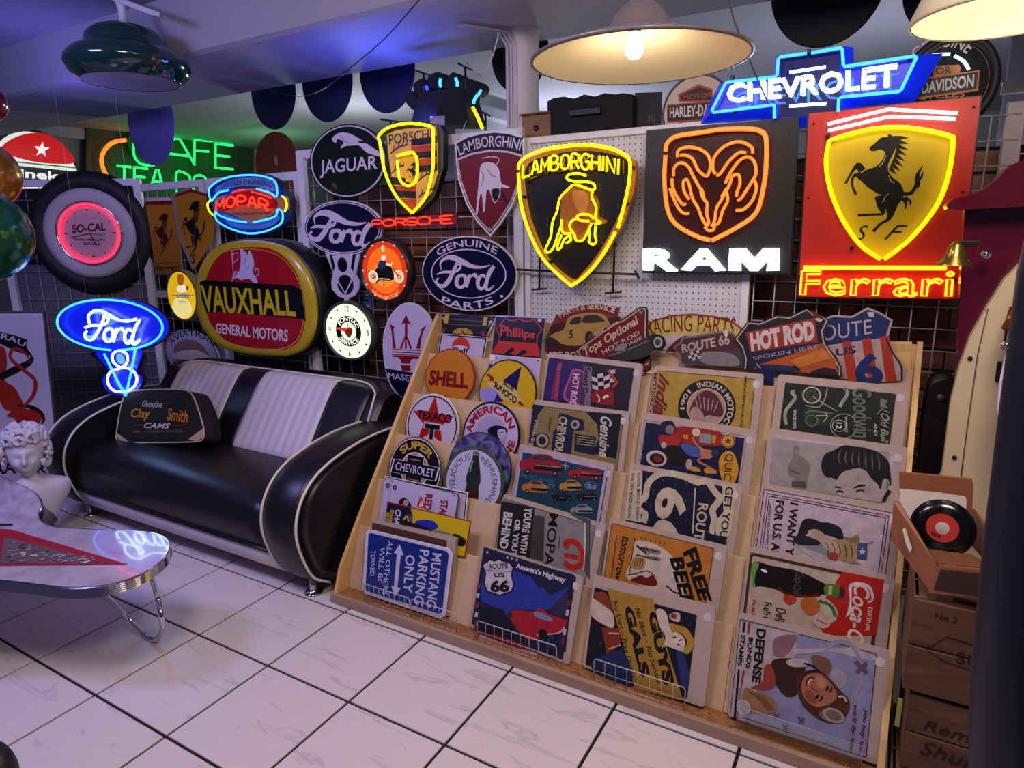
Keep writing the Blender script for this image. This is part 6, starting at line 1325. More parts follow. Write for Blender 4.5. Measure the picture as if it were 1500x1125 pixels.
s.text('100% SATISFACTION', (770, 425), (745, 590), (755, 422), '#b0a4a0', br=(732, 588), lay=3, bold=.03); s.done()
s = rect(3, 'metal_sign', 'sleeved black and white photo sign of a man with swept-back dark hair', (1127, 626), (1330, 655), '#a49ca0', (1060, 530, 5), ins=(.035, .03, .045))
s.line([s.R(*q) for q in rrect(.025, .03, s.w - .04, s.H, .003)], .014, '#beb4c0', 1, loc=True, closed=True); s.poly([(362, 560), (1215, 660), (1195, 1030), (800, 970), (328, 890)], '#a19a9c', 2)
s.poly([(510, 625), (545, 620), (560, 650), (555, 680), (610, 720), (635, 770), (620, 850), (600, 930), (500, 915), (520, 850), (480, 840), (470, 770), (510, 690)], '#86817f', 3, True); s.poly([(500, 870), (600, 870), (605, 925), (498, 915)], '#5c5856', 4); s.disc((540, 660), .009, .012, '#948e8c', 4, px=True); s.line([(480, 790), (560, 820)], .006, '#6c6866', 5)
s.poly([(715, 760), (740, 680), (800, 650), (880, 612), (960, 620), (1040, 630), (1130, 660), (1200, 720), (1220, 800), (1225, 900), (1180, 900), (1140, 930), (1080, 860), (1010, 780), (900, 800), (850, 870), (800, 850), (740, 835)], '#1c1a1a', 4, True)
s.poly([(820, 880), (870, 810), (940, 790), (1030, 790), (1080, 850), (1130, 900), (1150, 940), (1170, 860), (1210, 870), (1210, 940), (1195, 1028), (1000, 1005), (830, 972), (815, 930)], '#a8a09e', 5, True)
s.line([(950, 925), (1000, 908), (1040, 905)], [.003, .008, .004], '#1c1a1a', 6, True); s.line([(815, 915), (860, 922)], .006, '#1c1a1a', 6, True); s.line([(970, 948), (1000, 940), (1030, 945)], .005, '#2c2826', 6, True); s.line([(820, 955), (850, 945), (880, 955)], .006, '#2c2826', 6, True); s.line([(1195, 880), (1205, 900), (1190, 930)], .004, '#6c6462', 6, True)
for k in range(7): s.line([(860 + k * 45, 640 + k * 6), (840 + k * 50, 700 + k * 8), (860 + k * 46, 750 + k * 8)], [.0015, .005, .0015], '#6c6664', 5, True)
s.line([(1215, 940), (1180, 1000), (1170, 1025)], .012, '#1c1a1a', 6); s.done()
# ---- row 4
s = rect(4, 'metal_sign', 'sleeved purple sign with a checkered flag and red cartoon face, back row', (803, 516), (942, 533), '#2a2034', (740, 520, 3.75), ins=(.024, .01, .035))
s.view = (700, 400, 3.75)
s.poly([(395, 470), (520, 480), (600, 500), (600, 700), (362, 690)], '#34246c', 1); s.poly([(440, 490), (466, 493), (428, 690), (400, 690)], '#8c2c5c', 2); s.text('SPEED & POWER EQUIPMENT', (460, 500), (440, 700), (438, 496), '#b05c80', br=(416, 698), bold=.04, lay=3)
s.poly([(520, 530), (560, 530), (600, 560), (590, 720), (480, 700), (475, 640), (500, 580)], '#a85c90', 2, True); s.poly([(525, 542), (555, 542), (588, 565), (580, 710), (492, 690), (486, 640), (508, 590)], '#6c2c6c', 3, True)
s.text('HOT ROD', (562, 555), (540, 735), (525, 550), '#d0b8cc', br=(505, 730), bold=.05, lay=4); s.text('Speed Demon', (622, 520), (590, 760), (582, 512), '#14101c', br=(550, 750), bold=.04, lay=4); s.poly([(582, 510), (628, 515), (618, 760), (570, 750)], '#7c7488', 3)
for i in range(4):
    for j in range(4):
        a = lambda u, v: (625 + u * 130 - v * 5 + v * 10, 545 - u * 25 + v * 90 + 12 * math.sin(u * 5) + u * 20)
        s.poly([a(i / 4, j / 4), a((i + 1) / 4, j / 4), a((i + 1) / 4, (j + 1) / 4), a(i / 4, (j + 1) / 4)], '#c8bcc4' if (i + j) % 2 else '#14101c', 4)
s.poly([(715, 528), (775, 600), (745, 635), (735, 625), (755, 600), (712, 545)], '#b0443c', 4); s.poly([(640, 650), (690, 640), (740, 640), (750, 680), (740, 725), (640, 712), (615, 680)], '#8c1c24', 5, True); s.line([(690, 690), (705, 675), (720, 680)], .01, '#e0d4c0', 6, True); s.line([(655, 665), (670, 690), (665, 710)], .006, '#e0d4c0', 6, True); s.done()
s = rect(4, 'metal_sign', 'sleeved mustard sign with a round black motorcycle emblem, back row', (960, 535), (1119, 548), '#b09440', (740, 520, 3.75), ins=(.022, .012, .03))
c = s.p(1105, 290); R_ = (s.p(1265, 290).x - s.p(945, 290).x) / 2; s.disc(c, R_, R_, '#17141c', 2); s.disc(c, R_ * .66, R_ * .66, '#b4948c', 3); s.ring(c, R_ * .68, R_ * .68, R_ * .65, R_ * .65, '#c8b8a0', 4)
s.arc('INDIAN MOTOCYCLE', c, R_ * .74, 118, -80, R_ * .19, '#c8bcb0', lay=4, bold=.04); s.arc('1901', c, R_ * .74, 190, 140, R_ * .17, '#c8bcb0', lay=4, bold=.04)
s.poly([(1010, 330), (1030, 260), (1070, 210), (1110, 195), (1150, 210), (1180, 250), (1200, 310), (1180, 340), (1120, 330), (1080, 350), (1040, 345)], '#5c2c34', 5, True); s.poly([(1010, 335), (1030, 290), (1060, 290), (1085, 320), (1090, 350), (1030, 345)], '#b4948c', 6, True)
for k in range(6): s.line([(1060 + k * 18, 290 + k * 4), (1040 + k * 26, 215 + k * 8)], .004, '#b4948c', 6)
s.text('Indian', (905, 110), (880, 400), (850, 95), '#7c1c2c', br=(800, 390), shear=.5, bold=.05, lay=3); s.text('MOTORCYCLE', (835, 100), (795, 400), (818, 98), '#3c2c20', br=(778, 398), lay=3, bold=.02); s.text("AMERICA'S FIRST MOTORCYCLE", (1330, 115), (1305, 400), (1316, 113), '#3c2c20', br=(1290, 398), lay=3, bold=.03); s.done()
s = rect(4, 'metal_sign', 'sleeved dark green sign with a white motorcycle wheel and whiskey lettering', (1140, 548), (1333, 567), '#17241e', (1060, 530, 5), ins=(.03, .03, .04))
LG = '#9ca498'
s.ring(s.p(645, 245), .032, .032, .027, .027, '#b8beb0', 3); s.disc((645, 245), .022, .022, '#4c5450', 3, px=True)
for k in range(8): a = s.p(645, 245); s.line([a, (a.x + .02 * math.cos(k * PI / 4), a.y + .02 * math.sin(k * PI / 4))], .004, '#17241e', 4, loc=True)
s.line([(650, 250), (740, 310), (830, 360)], .004, LG, 5); s.line([(760, 190), (745, 260), (700, 330), (600, 320)], .004, LG, 4, True); s.line([(600, 380), (640, 360), (720, 370), (800, 380)], .006, '#6c7c68', 4, True); s.line([(680, 395), (760, 395)], .003, '#c4c8a4', 5); s.line([(740, 370), (760, 400), (730, 440)], .003, '#c4c8a4', 5, True)
s.ring(s.p(645, 430), .022, .022, .018, .018, '#6c7c68', 3); s.poly([(590, 350), (680, 345), (780, 380), (800, 450), (700, 470), (600, 450)], '#28402c', 2, True)
s.line([(520, 215), (500, 225), (525, 260), (500, 300), (460, 350), (450, 400), (460, 460)], .012, LG, 4, True); s.line([(880, 180), (905, 230), (880, 280), (850, 330)], .012, LG, 4, True); s.text('MADE IN USA', (900, 195), (880, 330), (888, 192), '#17241e', br=(868, 325), lay=5)
s.text('SINCE 1978', (535, 350), (530, 490), (512, 350), '#c4c8c0', br=(507, 488), lay=4, bold=.04); s.disc((848, 468), .024, .022, '#10140e', 4, px=True); s.ring(s.p(848, 468), .024, .022, .022, .02, '#c4c8b8', 5); s.text('12', (868, 445), (866, 492), (825, 443), '#d0d4c8', br=(823, 490), lay=6, bold=.03); s.ring(s.p(880, 470), .045, .045, .042, .042, LG, 3); s.text('WHISKEY', (905, 400), (908, 520), (888, 400), '#c8ccc0', br=(890, 520), lay=6, bold=.02)
s.text('Goodwin', (1085, 200), (1090, 560), (940, 190), '#6f786c', br=(950, 550), bold=.03, lay=3, shear=.0); s.text('Old Bull', (1215, 385), (1205, 600), (1150, 375), LG, br=(1150, 590), shear=.3, bold=.02, lay=4); s.text('AND', (1125, 450), (1125, 540), (1100, 448), '#c4c8c0', br=(1100, 538), lay=4, bold=.03); s.poly([(1150, 265), (1205, 285), (1185, 310), (1205, 340), (1145, 330)], '#7c8478', 3); s.line([(1125, 380), (1165, 340), (1180, 360), (1210, 370)], .003, LG, 4); s.done()

# ------------------------------------------------------------------ first column: small round and square signs
GRP = 'small metal signs in the first rack column'
def csign(row, label, c, d=0., tilt=15, view=(540, 480, 5), name='metal_sign', mt=None): return Sign(name, label, 'metal sign', c, P=rowP(row, d), tilt=tilt, view=view, mat=mt or PR_ENAMEL, group=GRP)
# parking sign
s = csign(0, 'blue parking-only sign with white letters turned sideways', (595, 845), .0, view=(480, 660, 3.947))
pk = [(240, 455), (700, 565), (722, 600), (680, 950), (655, 970), (220, 830), (203, 800), (222, 475)]
def rnd_poly(pts, k=.12):
    out = []
    for i in range(len(pts)): out.append(pts[i])
    return out
s.back(pk, .003, WHITEM, 'plate'); s.poly([(243, 460), (695, 570), (715, 602), (675, 942), (652, 962), (222, 823), (208, 797), (226, 480)], '#c4bcd4', 1); s.poly([(250, 476), (690, 582), (702, 604), (664, 930), (648, 944), (228, 812), (220, 796), (238, 486)], '#1a3880', 2)
W3 = '#c0bcd4'
s.text('MUSTANG', (662, 598), (628, 915), (608, 590), W3, br=(570, 900), bold=.03, lay=3); s.text('PARKING', (590, 578), (555, 898), (535, 570), W3, br=(500, 880), bold=.03, lay=3); s.text('ONLY', (508, 608), (490, 825), (452, 600), W3, br=(438, 815), bold=.03, lay=3)
s.poly([(418, 540), (442, 605), (425, 602), (405, 790), (425, 795), (390, 842), (370, 782), (385, 786), (402, 598), (385, 592)], W3, 3)
s.text('ALL OTHERS', (378, 525), (345, 838), (350, 518), W3, br=(318, 830), bold=.0, lay=3); s.text('WILL BE', (332, 562), (318, 770), (304, 556), W3, br=(290, 762), bold=.0, lay=3); s.text('TOWED', (280, 578), (270, 728), (255, 573), W3, br=(246, 720), bold=.0, lay=3); s.done()
s = csign(0, 'sleeved brown-framed sign directly behind the blue parking sign', (600, 775), .022, view=(480, 660, 3.947), mt=PR_MATTE)
s.back([(262, 400), (742, 505), (700, 960), (215, 830)], .02, CARD, 'sleeve'); s.z = .001; s.poly([(258, 415), (690, 520), (686, 560), (256, 455)], '#5c4038', 1); s.done()
s = csign(0, 'yellow and navy spark plug sign with a blue racing car', (630, 760), .05, view=(480, 660, 3.947))
s.back([(345, 295), (830, 408), (795, 620), (320, 500)], .003, mat('red_edge', '#8c2420', .4), 'plate'); s.poly([(350, 302), (824, 412), (790, 612), (325, 495)], '#c8b020', 1); s.poly([(350, 302), (480, 332), (495, 380), (470, 520), (325, 490)], '#1a1c3c', 2)
s.text('CHAMPION', (428, 345), (395, 560), (395, 338), '#c8c0d0', br=(365, 550), bold=.05, lay=3); s.text('SPARK', (388, 345), (372, 420), (366, 340), '#c0a828', br=(350, 415), bold=.04, lay=3); s.text('SERVICE', (362, 360), (345, 430), (345, 355), '#c0a828', br=(330, 425), bold=.04, lay=3); s.line([(440, 400), (460, 380), (470, 410)], .008, '#c0a828', 4, True)
s.poly([(515, 405), (600, 402), (640, 440), (600, 460), (520, 440)], '#2c34b0', 3, True); s.poly([(450, 410), (520, 425), (600, 455), (600, 480), (470, 440)], '#1c1814', 3, True); s.poly([(620, 460), (700, 475), (720, 505), (640, 490)], '#7c7c80', 3, True); s.poly([(730, 480), (795, 510), (790, 552), (740, 540)], '#2c2414', 3, True); s.disc((755, 505), .012, .012, '#1c1814', 4, px=True); s.disc((775, 535), .012, .012, '#1c1814', 4, px=True); s.done()
# white STA red signs
for k, (dx, lab, d_) in enumerate(((0, 'front one of two white red-lettered racing signs', 0.), (-42, 'rear one of two white red-lettered racing signs, offset left', .012))):
    s = csign(1, lab, (630, 720), d_ + .005, view=(480, 660, 3.947)); o_ = [(x + dx, y - (12 if dx else 0)) for x, y in [(380, 162), (745, 248), (758, 262), (735, 420), (730, 480), (350, 420), (368, 172)]]
    s.back(o_, .003, mat('black_edge', '#1c1a1c', .4), 'plate'); s.poly([(x + (2 if x < 500 else -3), y + (3 if y < 300 else -3)) for x, y in o_], '#beb4d4', 1)
    if not k:
        s.text('RED', (612, 255), (598, 350), (568, 248), '#901c38', br=(556, 340), bold=.06, lay=3); s.text('START', (700, 290), (682, 420), (655, 285), '#901c38', br=(640, 410), bold=.06, lay=3)
        s.poly([(540, 262), (555, 300), (560, 330), (520, 325), (528, 290)], '#c84428', 2, True); s.poly([(545, 290), (552, 320), (530, 322)], '#d8c8c0', 3, True); s.poly([(410, 300), (440, 272), (470, 290), (485, 330), (440, 330)], '#1c1a2c', 2, True); s.disc((455, 300), .014, .014, '#c8c0d0', 3, px=True); s.text('ST', (465, 285), (460, 310), (448, 282), '#1c1a2c', br=(443, 307), lay=4); s.poly([(410, 320), (440, 300), (450, 330)], '#b03c38', 3)
    s.disc((390 + dx, 215 - (12 if dx else 0)), .012, .012, '#2c3430', 2, px=True); s.disc((391 + dx, 214 - (12 if dx else 0)), .005, .005, '#9ca49c', 3, px=True)
    for x, y in ((377, 180), (735, 258)): s.disc((x + dx, y - (12 if dx else 0)), .003, .003, '#14121c', 2, 8, px=True)
    s.done()
s = csign(1, 'white sign with a black border peeping out behind the racing signs', (675, 740), .03, view=(480, 660, 3.947)); s.back([(330, 145), (812, 242), (790, 480), (300, 400)], .003, WHITEM, 'plate'); s.poly([(340, 152), (806, 247), (792, 400), (320, 350)], '#14121c', 1); s.poly([(345, 158), (800, 253), (788, 395), (325, 345)], '#beb4d0', 2); s.done()
# round ones
def rsign(row, label, l, r, t, b, rim, d=0., view=(540, 480, 5), depth=.008):
    s = csign(row, label, ((l[0] + r[0]) / 2 / view[2] + view[0], (l[1] + r[1]) / 2 / view[2] + view[1]) , d, view=view)
    L, R_, T_ = s.p(*l), s.p(*r), s.p(*t); r_ = abs(R_.x - L.x) / 2; c = Vector(((L.x + R_.x) / 2, T_.y - r_))
    s.root['group'] = GRP
    Mx = Matrix.Translation((c.x, c.y, 0)); MB().lathe([(.001, -depth), (r_ * .97, -depth), (r_, -.003), (r_ * .985, .001), (r_ * .96, -.002), (.001, -.001)], 44, Mx).build('plate', rim, s.root); s.z = .0004
    return s, c, r_
GRIM = mat('gold_rim', '#7c6438', .35, .5)
s, c, r_ = rsign(2, 'round navy and gold sign with a bow-tie emblem under arched letters', (152, 970), (545, 1000), (345, 795), (345, 1190), GRIM)
s.disc(c, r_ * .95, r_ * .95, '#15182c', 1); s.ring(c, r_ * .95, r_ * .95, r_ * .92, r_ * .92, WT, 2); s.disc(c, r_ * .5, r_ * .5, '#a08038', 2); s.ring(c, r_ * .53, r_ * .53, r_ * .49, r_ * .49, WT, 3)
s.arc('SUPER', c, r_ * .62, 142, 38, r_ * .24, '#c0a048', bold=.06, lay=4); s.arc('SERVICE', c, r_ * .62, 215, 325, r_ * .24, '#c0a048', bold=.06, lay=4, flip=True)
bt = lambda k: [(c.x + x * r_ * k, c.y + y * r_ * k) for x, y in [(-.86, -.2), (-.78, .2), (-.3, .2), (-.3, .42), (.3, .42), (.3, .2), (.86, .2), (.78, -.2), (.3, -.2), (.3, -.42), (-.3, -.42), (-.3, -.2)]]
s.poly(bt(1.06), WT, 4, loc=True); s.poly(bt(1.0), '#15182c', 5, loc=True); s.text('CHEVROLET', (c.x - r_ * .72, c.y + r_ * .13), (c.x + r_ * .74, c.y + r_ * .13), (c.x - r_ * .72, c.y - r_ * .12), '#d0c8dc', loc=True, lay=6, bold=.02)
for y in (.29, -.3): s.line([(c.x - r_ * .22, c.y + r_ * y), (c.x + r_ * .22, c.y + r_ * y)], r_ * .03, '#a08038', 6, loc=True)
s.done()
s, c, r_ = rsign(2, 'round pale sign with a dark green soda bottle between curved words', (552, 1080), (1000, 1100), (800, 870), (800, 1200), mat('olive_rim', '#3c4434', .35, .3), -.004)
s.disc(c, r_ * .9, r_ * .9, '#b8b8d4', 1); s.ring(c, r_ * .97, r_ * .97, r_ * .93, r_ * .93, '#5c6858', 1)
s.arc('DELICIOUS', c, r_ * .62, 215, 105, r_ * .17, '#5c5c74', lay=3, bold=0); s.arc('REFRESHING', c, r_ * .62, 75, -45, r_ * .17, '#5c5c74', lay=3, bold=0)
bp = [(-.09, .84), (.09, .84), (.1, .72), (.12, .6), (.2, .3), (.24, .05), (.2, -.1), (.23, -.3), (.22, -.8), (-.22, -.8), (-.23, -.3), (-.2, -.1), (-.24, .05), (-.2, .3), (-.12, .6), (-.1, .72)]
s.poly([(c.x + x * r_, c.y + y * r_) for x, y in bp], '#2c3834', 3, True, loc=True); s.line([(c.x - r_ * .08, c.y + r_ * .6), (c.x - r_ * .14, c.y + r_ * .25)], r_ * .04, '#8c9c98', 4, loc=True); s.poly([(c.x + x * r_, c.y + y * r_) for x, y in [(-.2, -.25), (.2, -.25), (.21, -.78), (-.21, -.78)]], '#4c1c1c', 4, loc=True); s.poly([(c.x + x * r_, c.y + y * r_) for x, y in [(-.1, .84), (.1, .84), (.1, .74), (-.1, .74)]], '#6c7874', 4, loc=True); s.done()
IRI = newmat('iridescent_foil')[0]; t_ = IRI.node_tree; b_ = t_.nodes['Principled BSDF']; b_.inputs['Roughness'].default_value = .25; b_.inputs['Metallic'].default_value = .5
tc = t_.nodes.new('ShaderNodeTexCoord'); no = t_.nodes.new('ShaderNodeTexNoise'); no.inputs['Scale'].default_value = 9; no.inputs['Distortion'].default_value = 2; r = t_.nodes.new('ShaderNodeValToRGB'); e = r.color_ramp.elements
e[0].position = .3; e[0].color = (*lin('#1c1c30'), 1); e[1].position = .72; e[1].color = (*lin('#2c8c78'), 1)
for p_, c_ in ((.42, '#4a50a0'), (.52, '#8c6ca8'), (.6, '#58a8c0')): q = e.new(p_); q.color = (*lin(c_), 1)
t_.links.new(tc.outputs['Object'], no.inputs['Vector']); t_.links.new(no.outputs['Fac'], r.inputs['Fac']); t_.links.new(r.outputs['Color'], b_.inputs['Base Color'])
s, c, r_ = rsign(2, 'round shimmering holographic sign behind the soda bottle sign', (590, 900), (1065, 920), (850, 768), (850, 1200), BLACK, .02)
s.backell(c, r_ * .97, r_ * .97, .001, IRI, 'foil', z=.001); s.done()
s, c, r_ = rsign(3, 'round white oil company sign with a red star and black T', (275, 690), (665, 710), (500, 484), (480, 900), WHITEM)
s.disc(c, r_ * .97, r_ * .97, '#c2b8d0', 1); s.ring(c, r_ * .93, r_ * .93, r_ * .89, r_ * .89, '#14121c', 2)
s.poly([(c.x + x, c.y - y) for x, y in star((0, -.02), r_ * .82, r_ * .34)], '#a82420', 2, loc=True); s.text('TEXACO', (c.x - r_ * .58, c.y + r_ * .43), (c.x + r_ * .7, c.y + r_ * .43), (c.x - r_ * .58, c.y + r_ * .16), '#14121c', loc=True, bold=.04, lay=4)
s.text('T', (c.x - r_ * .3, c.y + r_ * .1), (c.x + r_ * .36, c.y + r_ * .1), (c.x - r_ * .3, c.y - r_ * .72), '#c2b8d0', loc=True, bold=.09, lay=4); s.text('T', (c.x - r_ * .25, c.y + r_ * .05), (c.x + r_ * .31, c.y + r_ * .05), (c.x - r_ * .25, c.y - r_ * .68), '#16202a', loc=True, bold=.05, lay=5); s.done()
s, c, r_ = rsign(3, 'round white sign with a feathered head inside curved red letters', (690, 750), (1115, 770), (920, 540), (900, 980), BLACK)
s.disc(c, r_ * .93, r_ * .93, '#bcb0d0', 1); s.arc('AMERICAN', c, r_ * .64, 185, 22, r_ * .24, '#a02038', bold=.06, lay=3); s.arc('GASOLINE', c, r_ * .64, 215, 355, r_ * .24, '#a02038', bold=.06, lay=3, flip=True); s.disc(c, r_ * .56, r_ * .56, '#a8a0c4', 2)
s.poly([(875, 745), (930, 715), (1000, 730), (1020, 760), (985, 790), (950, 830), (930, 800), (890, 790)], '#1c1c3c', 4, True); s.poly([(950, 750), (1000, 745), (1005, 790), (975, 820), (950, 800)], '#b4acc8', 5, True); s.line([(960, 770), (990, 765)], .003, '#1c1c3c', 6)
rnd = random.Random(2)
for k in range(30): a = rnd.uniform(0, 6.28); q = rnd.uniform(.1, .52) * r_; s.disc((c.x + q * math.cos(a), c.y + q * math.sin(a)), .0015, .0015, '#4c5478', 3, 6)
s.done()
# shell
s = csign(4, 'orange scalloped seashell-shaped sign with dark red capitals', (590 / 5 + 540, 350 / 5 + 480))
shp = [];  c_ = s.p(592, 372); R_ = abs(s.p(777, 372).x - s.p(405, 372).x) / 2
for i in range(96):
    a = i * 2 * PI / 96; q = R_ * (1 - .03 * abs(math.cos(a * 8)) ** 4 * (1 if math.sin(a) > -.5 else 0)); yy = math.sin(a) * q; xx = math.cos(a) * q
    if yy < 0: xx *= 1 - .28 * (yy / R_) ** 2
    shp.append((c_.x + xx, c_.y + yy * 1.0))
s.back(shp, .008, mat('shell_red_edge', '#8c1c1c', .35), 'plate', loc=True); s.poly([(c_.x + (x - c_.x) * .955, c_.y + (y - c_.y) * .955) for x, y in shp], '#c07c24', 1, loc=True)
for k in range(-6, 7): s.line([(c_.x + k * .0055, c_.y - R_ * .86), (c_.x + k * .0115, c_.y - R_ * (.5 + .03 * abs(k)))], .0014, '#8c2c14', 2, loc=True)
s.text('SHELL', (455, 308), (728, 332), (438, 418), '#7c141c', br=(728, 450), bold=.07, lay=3); s.done()
s = csign(4, 'white square-cornered sign behind the round blue star sign', (1075 / 5 + 540, 330 / 5 + 480), .025); s.back([(918, 190), (1262, 222), (1220, 600), (880, 560)], .004, WHITEM, 'plate'); s.poly([(924, 202), (1258, 232), (1240, 400), (905, 370)], '#b8acd0', 1); s.poly([(918, 186), (1262, 216), (1261, 226), (918, 196)], '#14121c', 2)
for x, y in ((938, 224), (1242, 245)): s.disc((x, y), .0035, .0035, '#14121c', 3, px=True)
s.done()
s, c, r_ = rsign(4, 'round yellow sign with a dark blue star pierced by a red arrow', (808, 430), (1238, 450), (1050, 232), (1000, 640), BLACK)
s.disc(c, r_ * .95, r_ * .95, '#c8a81c', 1); s.poly([(1120, 285), (1085, 460), (1040, 420), (985, 385)], '#1c2060', 3); s.poly([(940, 480), (990, 540), (975, 545), (920, 540)], '#2c2470', 3)
s.poly([(860, 400), (1000, 395), (1090, 470), (1130, 560), (960, 520)], '#c8b478', 2); s.text('BLUE', (1000, 385), (1070, 430), (985, 415), '#14182c', br=(1058, 468), bold=.05, lay=4); s.text('SUNOCO', (928, 390), (1092, 515), (912, 430), '#14182c', br=(1075, 562), bold=.05, lay=4)
s.poly([(860, 345), (880, 335), (920, 365), (915, 395), (880, 385), (895, 370)], '#a02424', 3); s.poly([(1090, 550), (1110, 535), (1145, 575), (1120, 572)], '#a02424', 3); s.poly([(812, 470), (900, 440), (960, 500), (940, 590), (880, 580)], '#9c90d8', 2, True); s.done()
s = csign(4, 'narrow yellow and blue sign edge left of the round blue star sign', (900 / 5 + 540, 245 / 5 + 480), .03); s.back([(890, 195), (918, 198), (915, 330), (875, 330)], .003, WHITEM, 'plate'); s.poly([(892, 232), (915, 236), (912, 262), (885, 260)], '#c8a84c', 1); s.poly([(882, 264), (912, 266), (908, 310), (878, 305)], '#1c48a8', 1); s.done()
# row 5
s = csign(5, 'white oil sign with an orange disc and a thick black border', (690 / 5 + 540, 130 / 5 + 480)); s.back([(530, 42), (870, 70), (825, 330), (490, 300)], .004, WHITEM, 'plate'); s.poly([(532, 46), (866, 73), (823, 326), (494, 297)], '#14121c', 1); s.poly([(540, 56), (856, 82), (815, 318), (503, 290)], '#beb4cc', 2)
c = s.p(675, 148); rr = abs(s.p(742, 148).x - c.x); s.disc(c, rr, rr, '#c4401c', 3); s.disc(c - Vector((0, rr * .25)), rr * 1.05, rr * .48, '#c8c0d4', 4); s.text('Gulf', (612, 143), (735, 152), (612, 180), '#14121c', br=(732, 190), bold=.05, lay=5); s.done()
s = csign(5, 'black and yellow motor oil sign behind the orange disc sign', (690 / 5 + 540, 20 / 5 + 480), .03, view=(620, 440, 7.5))
s.back([(240, 145), (720, 180), (690, 420), (210, 380)], .004, mat('black_edge', '#1c1a1c', .4), 'plate')
s.poly([(245, 150), (712, 185), (685, 410), (215, 370)], '#15130f', 1); s.poly([(245, 152), (290, 155), (270, 255), (225, 250)], '#c0a430', 2); s.poly([(665, 180), (710, 184), (695, 282), (650, 276)], '#c0a430', 2); s.line([(280, 205), (680, 235)], .0015, '#a89040', 2); s.line([(275, 260), (650, 280)], .0015, '#a89040', 2)
c = s.p(435, 375); s.disc(c, .063, .034, '#c0981c', 3); s.arc('100% Pure Pennsylvania', c, .045, 145, 35, .006, '#14120c', lay=4, ry=.026); s.text('PENNZOIL', (300, 355), (560, 370), (300, 392), '#14120c', br=(560, 405), bold=.05, lay=4); s.poly([(420, 345), (435, 332), (455, 345), (450, 360), (425, 358)], '#8c1c14', 5, True)
s.poly([(215, 305), (245, 308), (240, 350), (210, 346)], '#9c1c24', 2); s.poly([(635, 338), (680, 342), (675, 390), (628, 382)], '#9c1c24', 2); s.done()
s = csign(5, 'white diamond-cornered sign peeping out beside the motor oil sign', (745 / 7.5 + 620, 240 / 7.5 + 440), .045, view=(620, 440, 7.5)); s.back([(205, 165), (240, 150), (785, 205), (790, 225), (700, 400), (200, 350)], .003, WHITEM, 'plate'); s.poly([(207, 168), (240, 154), (780, 208), (784, 224), (740, 290), (700, 390), (205, 345)], '#14121c', 1); s.poly([(700, 215), (770, 225), (725, 285), (690, 370)], '#beb4cc', 2); s.poly([(210, 180), (235, 190), (225, 230)], '#beb4cc', 2); s.done()
s = csign(5, 'dark sign with an orange highway shield and script lettering', (1060 / 7.5 + 620, 380 / 7.5 + 440), .0, view=(620, 440, 7.5)); s.back([(795, 165), (1350, 188), (1285, 700), (740, 640)], .004, mat('silver_edge', '#9c98a0', .35, .6), 'plate')
s.poly([(800, 178), (1340, 200), (1280, 690), (748, 630)], '#191628', 1); OG = '#b83c28'
shl = [(905, 200), (960, 225), (1010, 220), (1060, 205), (1110, 228), (1170, 228), (1225, 212), (1310, 320), (1255, 390), (1250, 480), (1280, 560), (1275, 680), (770, 620), (765, 560), (820, 480), (845, 400), (808, 310)]
s.poly([(830, 445), (1245, 470), (1275, 560), (1270, 670), (775, 610), (772, 560)], OG, 2); s.line(shl, .006, OG, 3, closed=True); s.text('Phillips', (850, 265), (1235, 340), (850, 430), '#c04430', br=(1230, 440), bold=.05, lay=4); s.text('66', (905, 505), (1170, 545), (870, 680), '#191628', br=(1150, 720), bold=.06, lay=4); s.poly([(1262, 205), (1305, 208), (1303, 238), (1260, 235)], '#c4bcd0', 5); s.done()

# ------------------------------------------------------------------ cut-out signs standing along the top
GT = 'cut-out signs along the top of the rack'
def tsign(label, c, Y, view, tilt=8): return Sign('cutout_sign', label, 'metal sign', c, Y=Y, tilt=tilt, view=view, mat=PR_MATTE, group=GT)
v4 = (700, 400, 3.75)
s = tsign('cut-out sign of an old yellow coupe under a dark red service banner', (855, 480), .9, v4)
s.back([(430, 230), (560, 180), (650, 165), (780, 190), (765, 260), (780, 450), (600, 470), (370, 470), (375, 350), (400, 290)], .004, mat('rust_edge', '#5c2c24', .5), 'plate')
s.poly([(435, 232), (560, 186), (650, 170), (776, 194), (762, 240), (700, 225), (600, 225), (450, 285)], '#7c1c20', 1); arctext(s, 'PARTS & SERVICE', (455, 250), (748, 222), (600, 200), .028, '#c8bca8', bold=.04)
s.poly([(400, 290), (440, 275), (780, 240), (780, 455), (600, 468), (372, 465)], '#4c1a1c', 1); s.poly([(385, 360), (420, 330), (470, 310), (500, 245), (560, 225), (650, 218), (700, 235), (740, 300), (780, 320), (770, 390), (600, 395), (520, 400), (440, 385), (395, 390)], '#ac8c48', 3, True)
s.poly([(505, 280), (525, 248), (565, 240), (562, 275)], '#3c3828', 4, True); s.poly([(580, 272), (590, 235), (650, 230), (685, 250), (690, 268)], '#3c3828', 4, True); s.text('5', (505, 312), (530, 312), (500, 358), '#3c3828', lay=5, bold=.05); s.disc((612, 355), .02, .03, '#1c1814', 5, px=True); s.disc((620, 355), .012, .02, '#5c5040', 6, px=True); s.poly([(375, 370), (400, 350), (450, 380), (440, 400), (390, 395)], '#33281c', 4, True)
s.text('HOT RODS', (375, 430), (600, 432), (372, 470), '#b0a498', lay=3, bold=.06); s.done()
s = tsign('dark red diamond cut-out sign reading tops optional, tilted upwards', (900, 500), .86, v4)
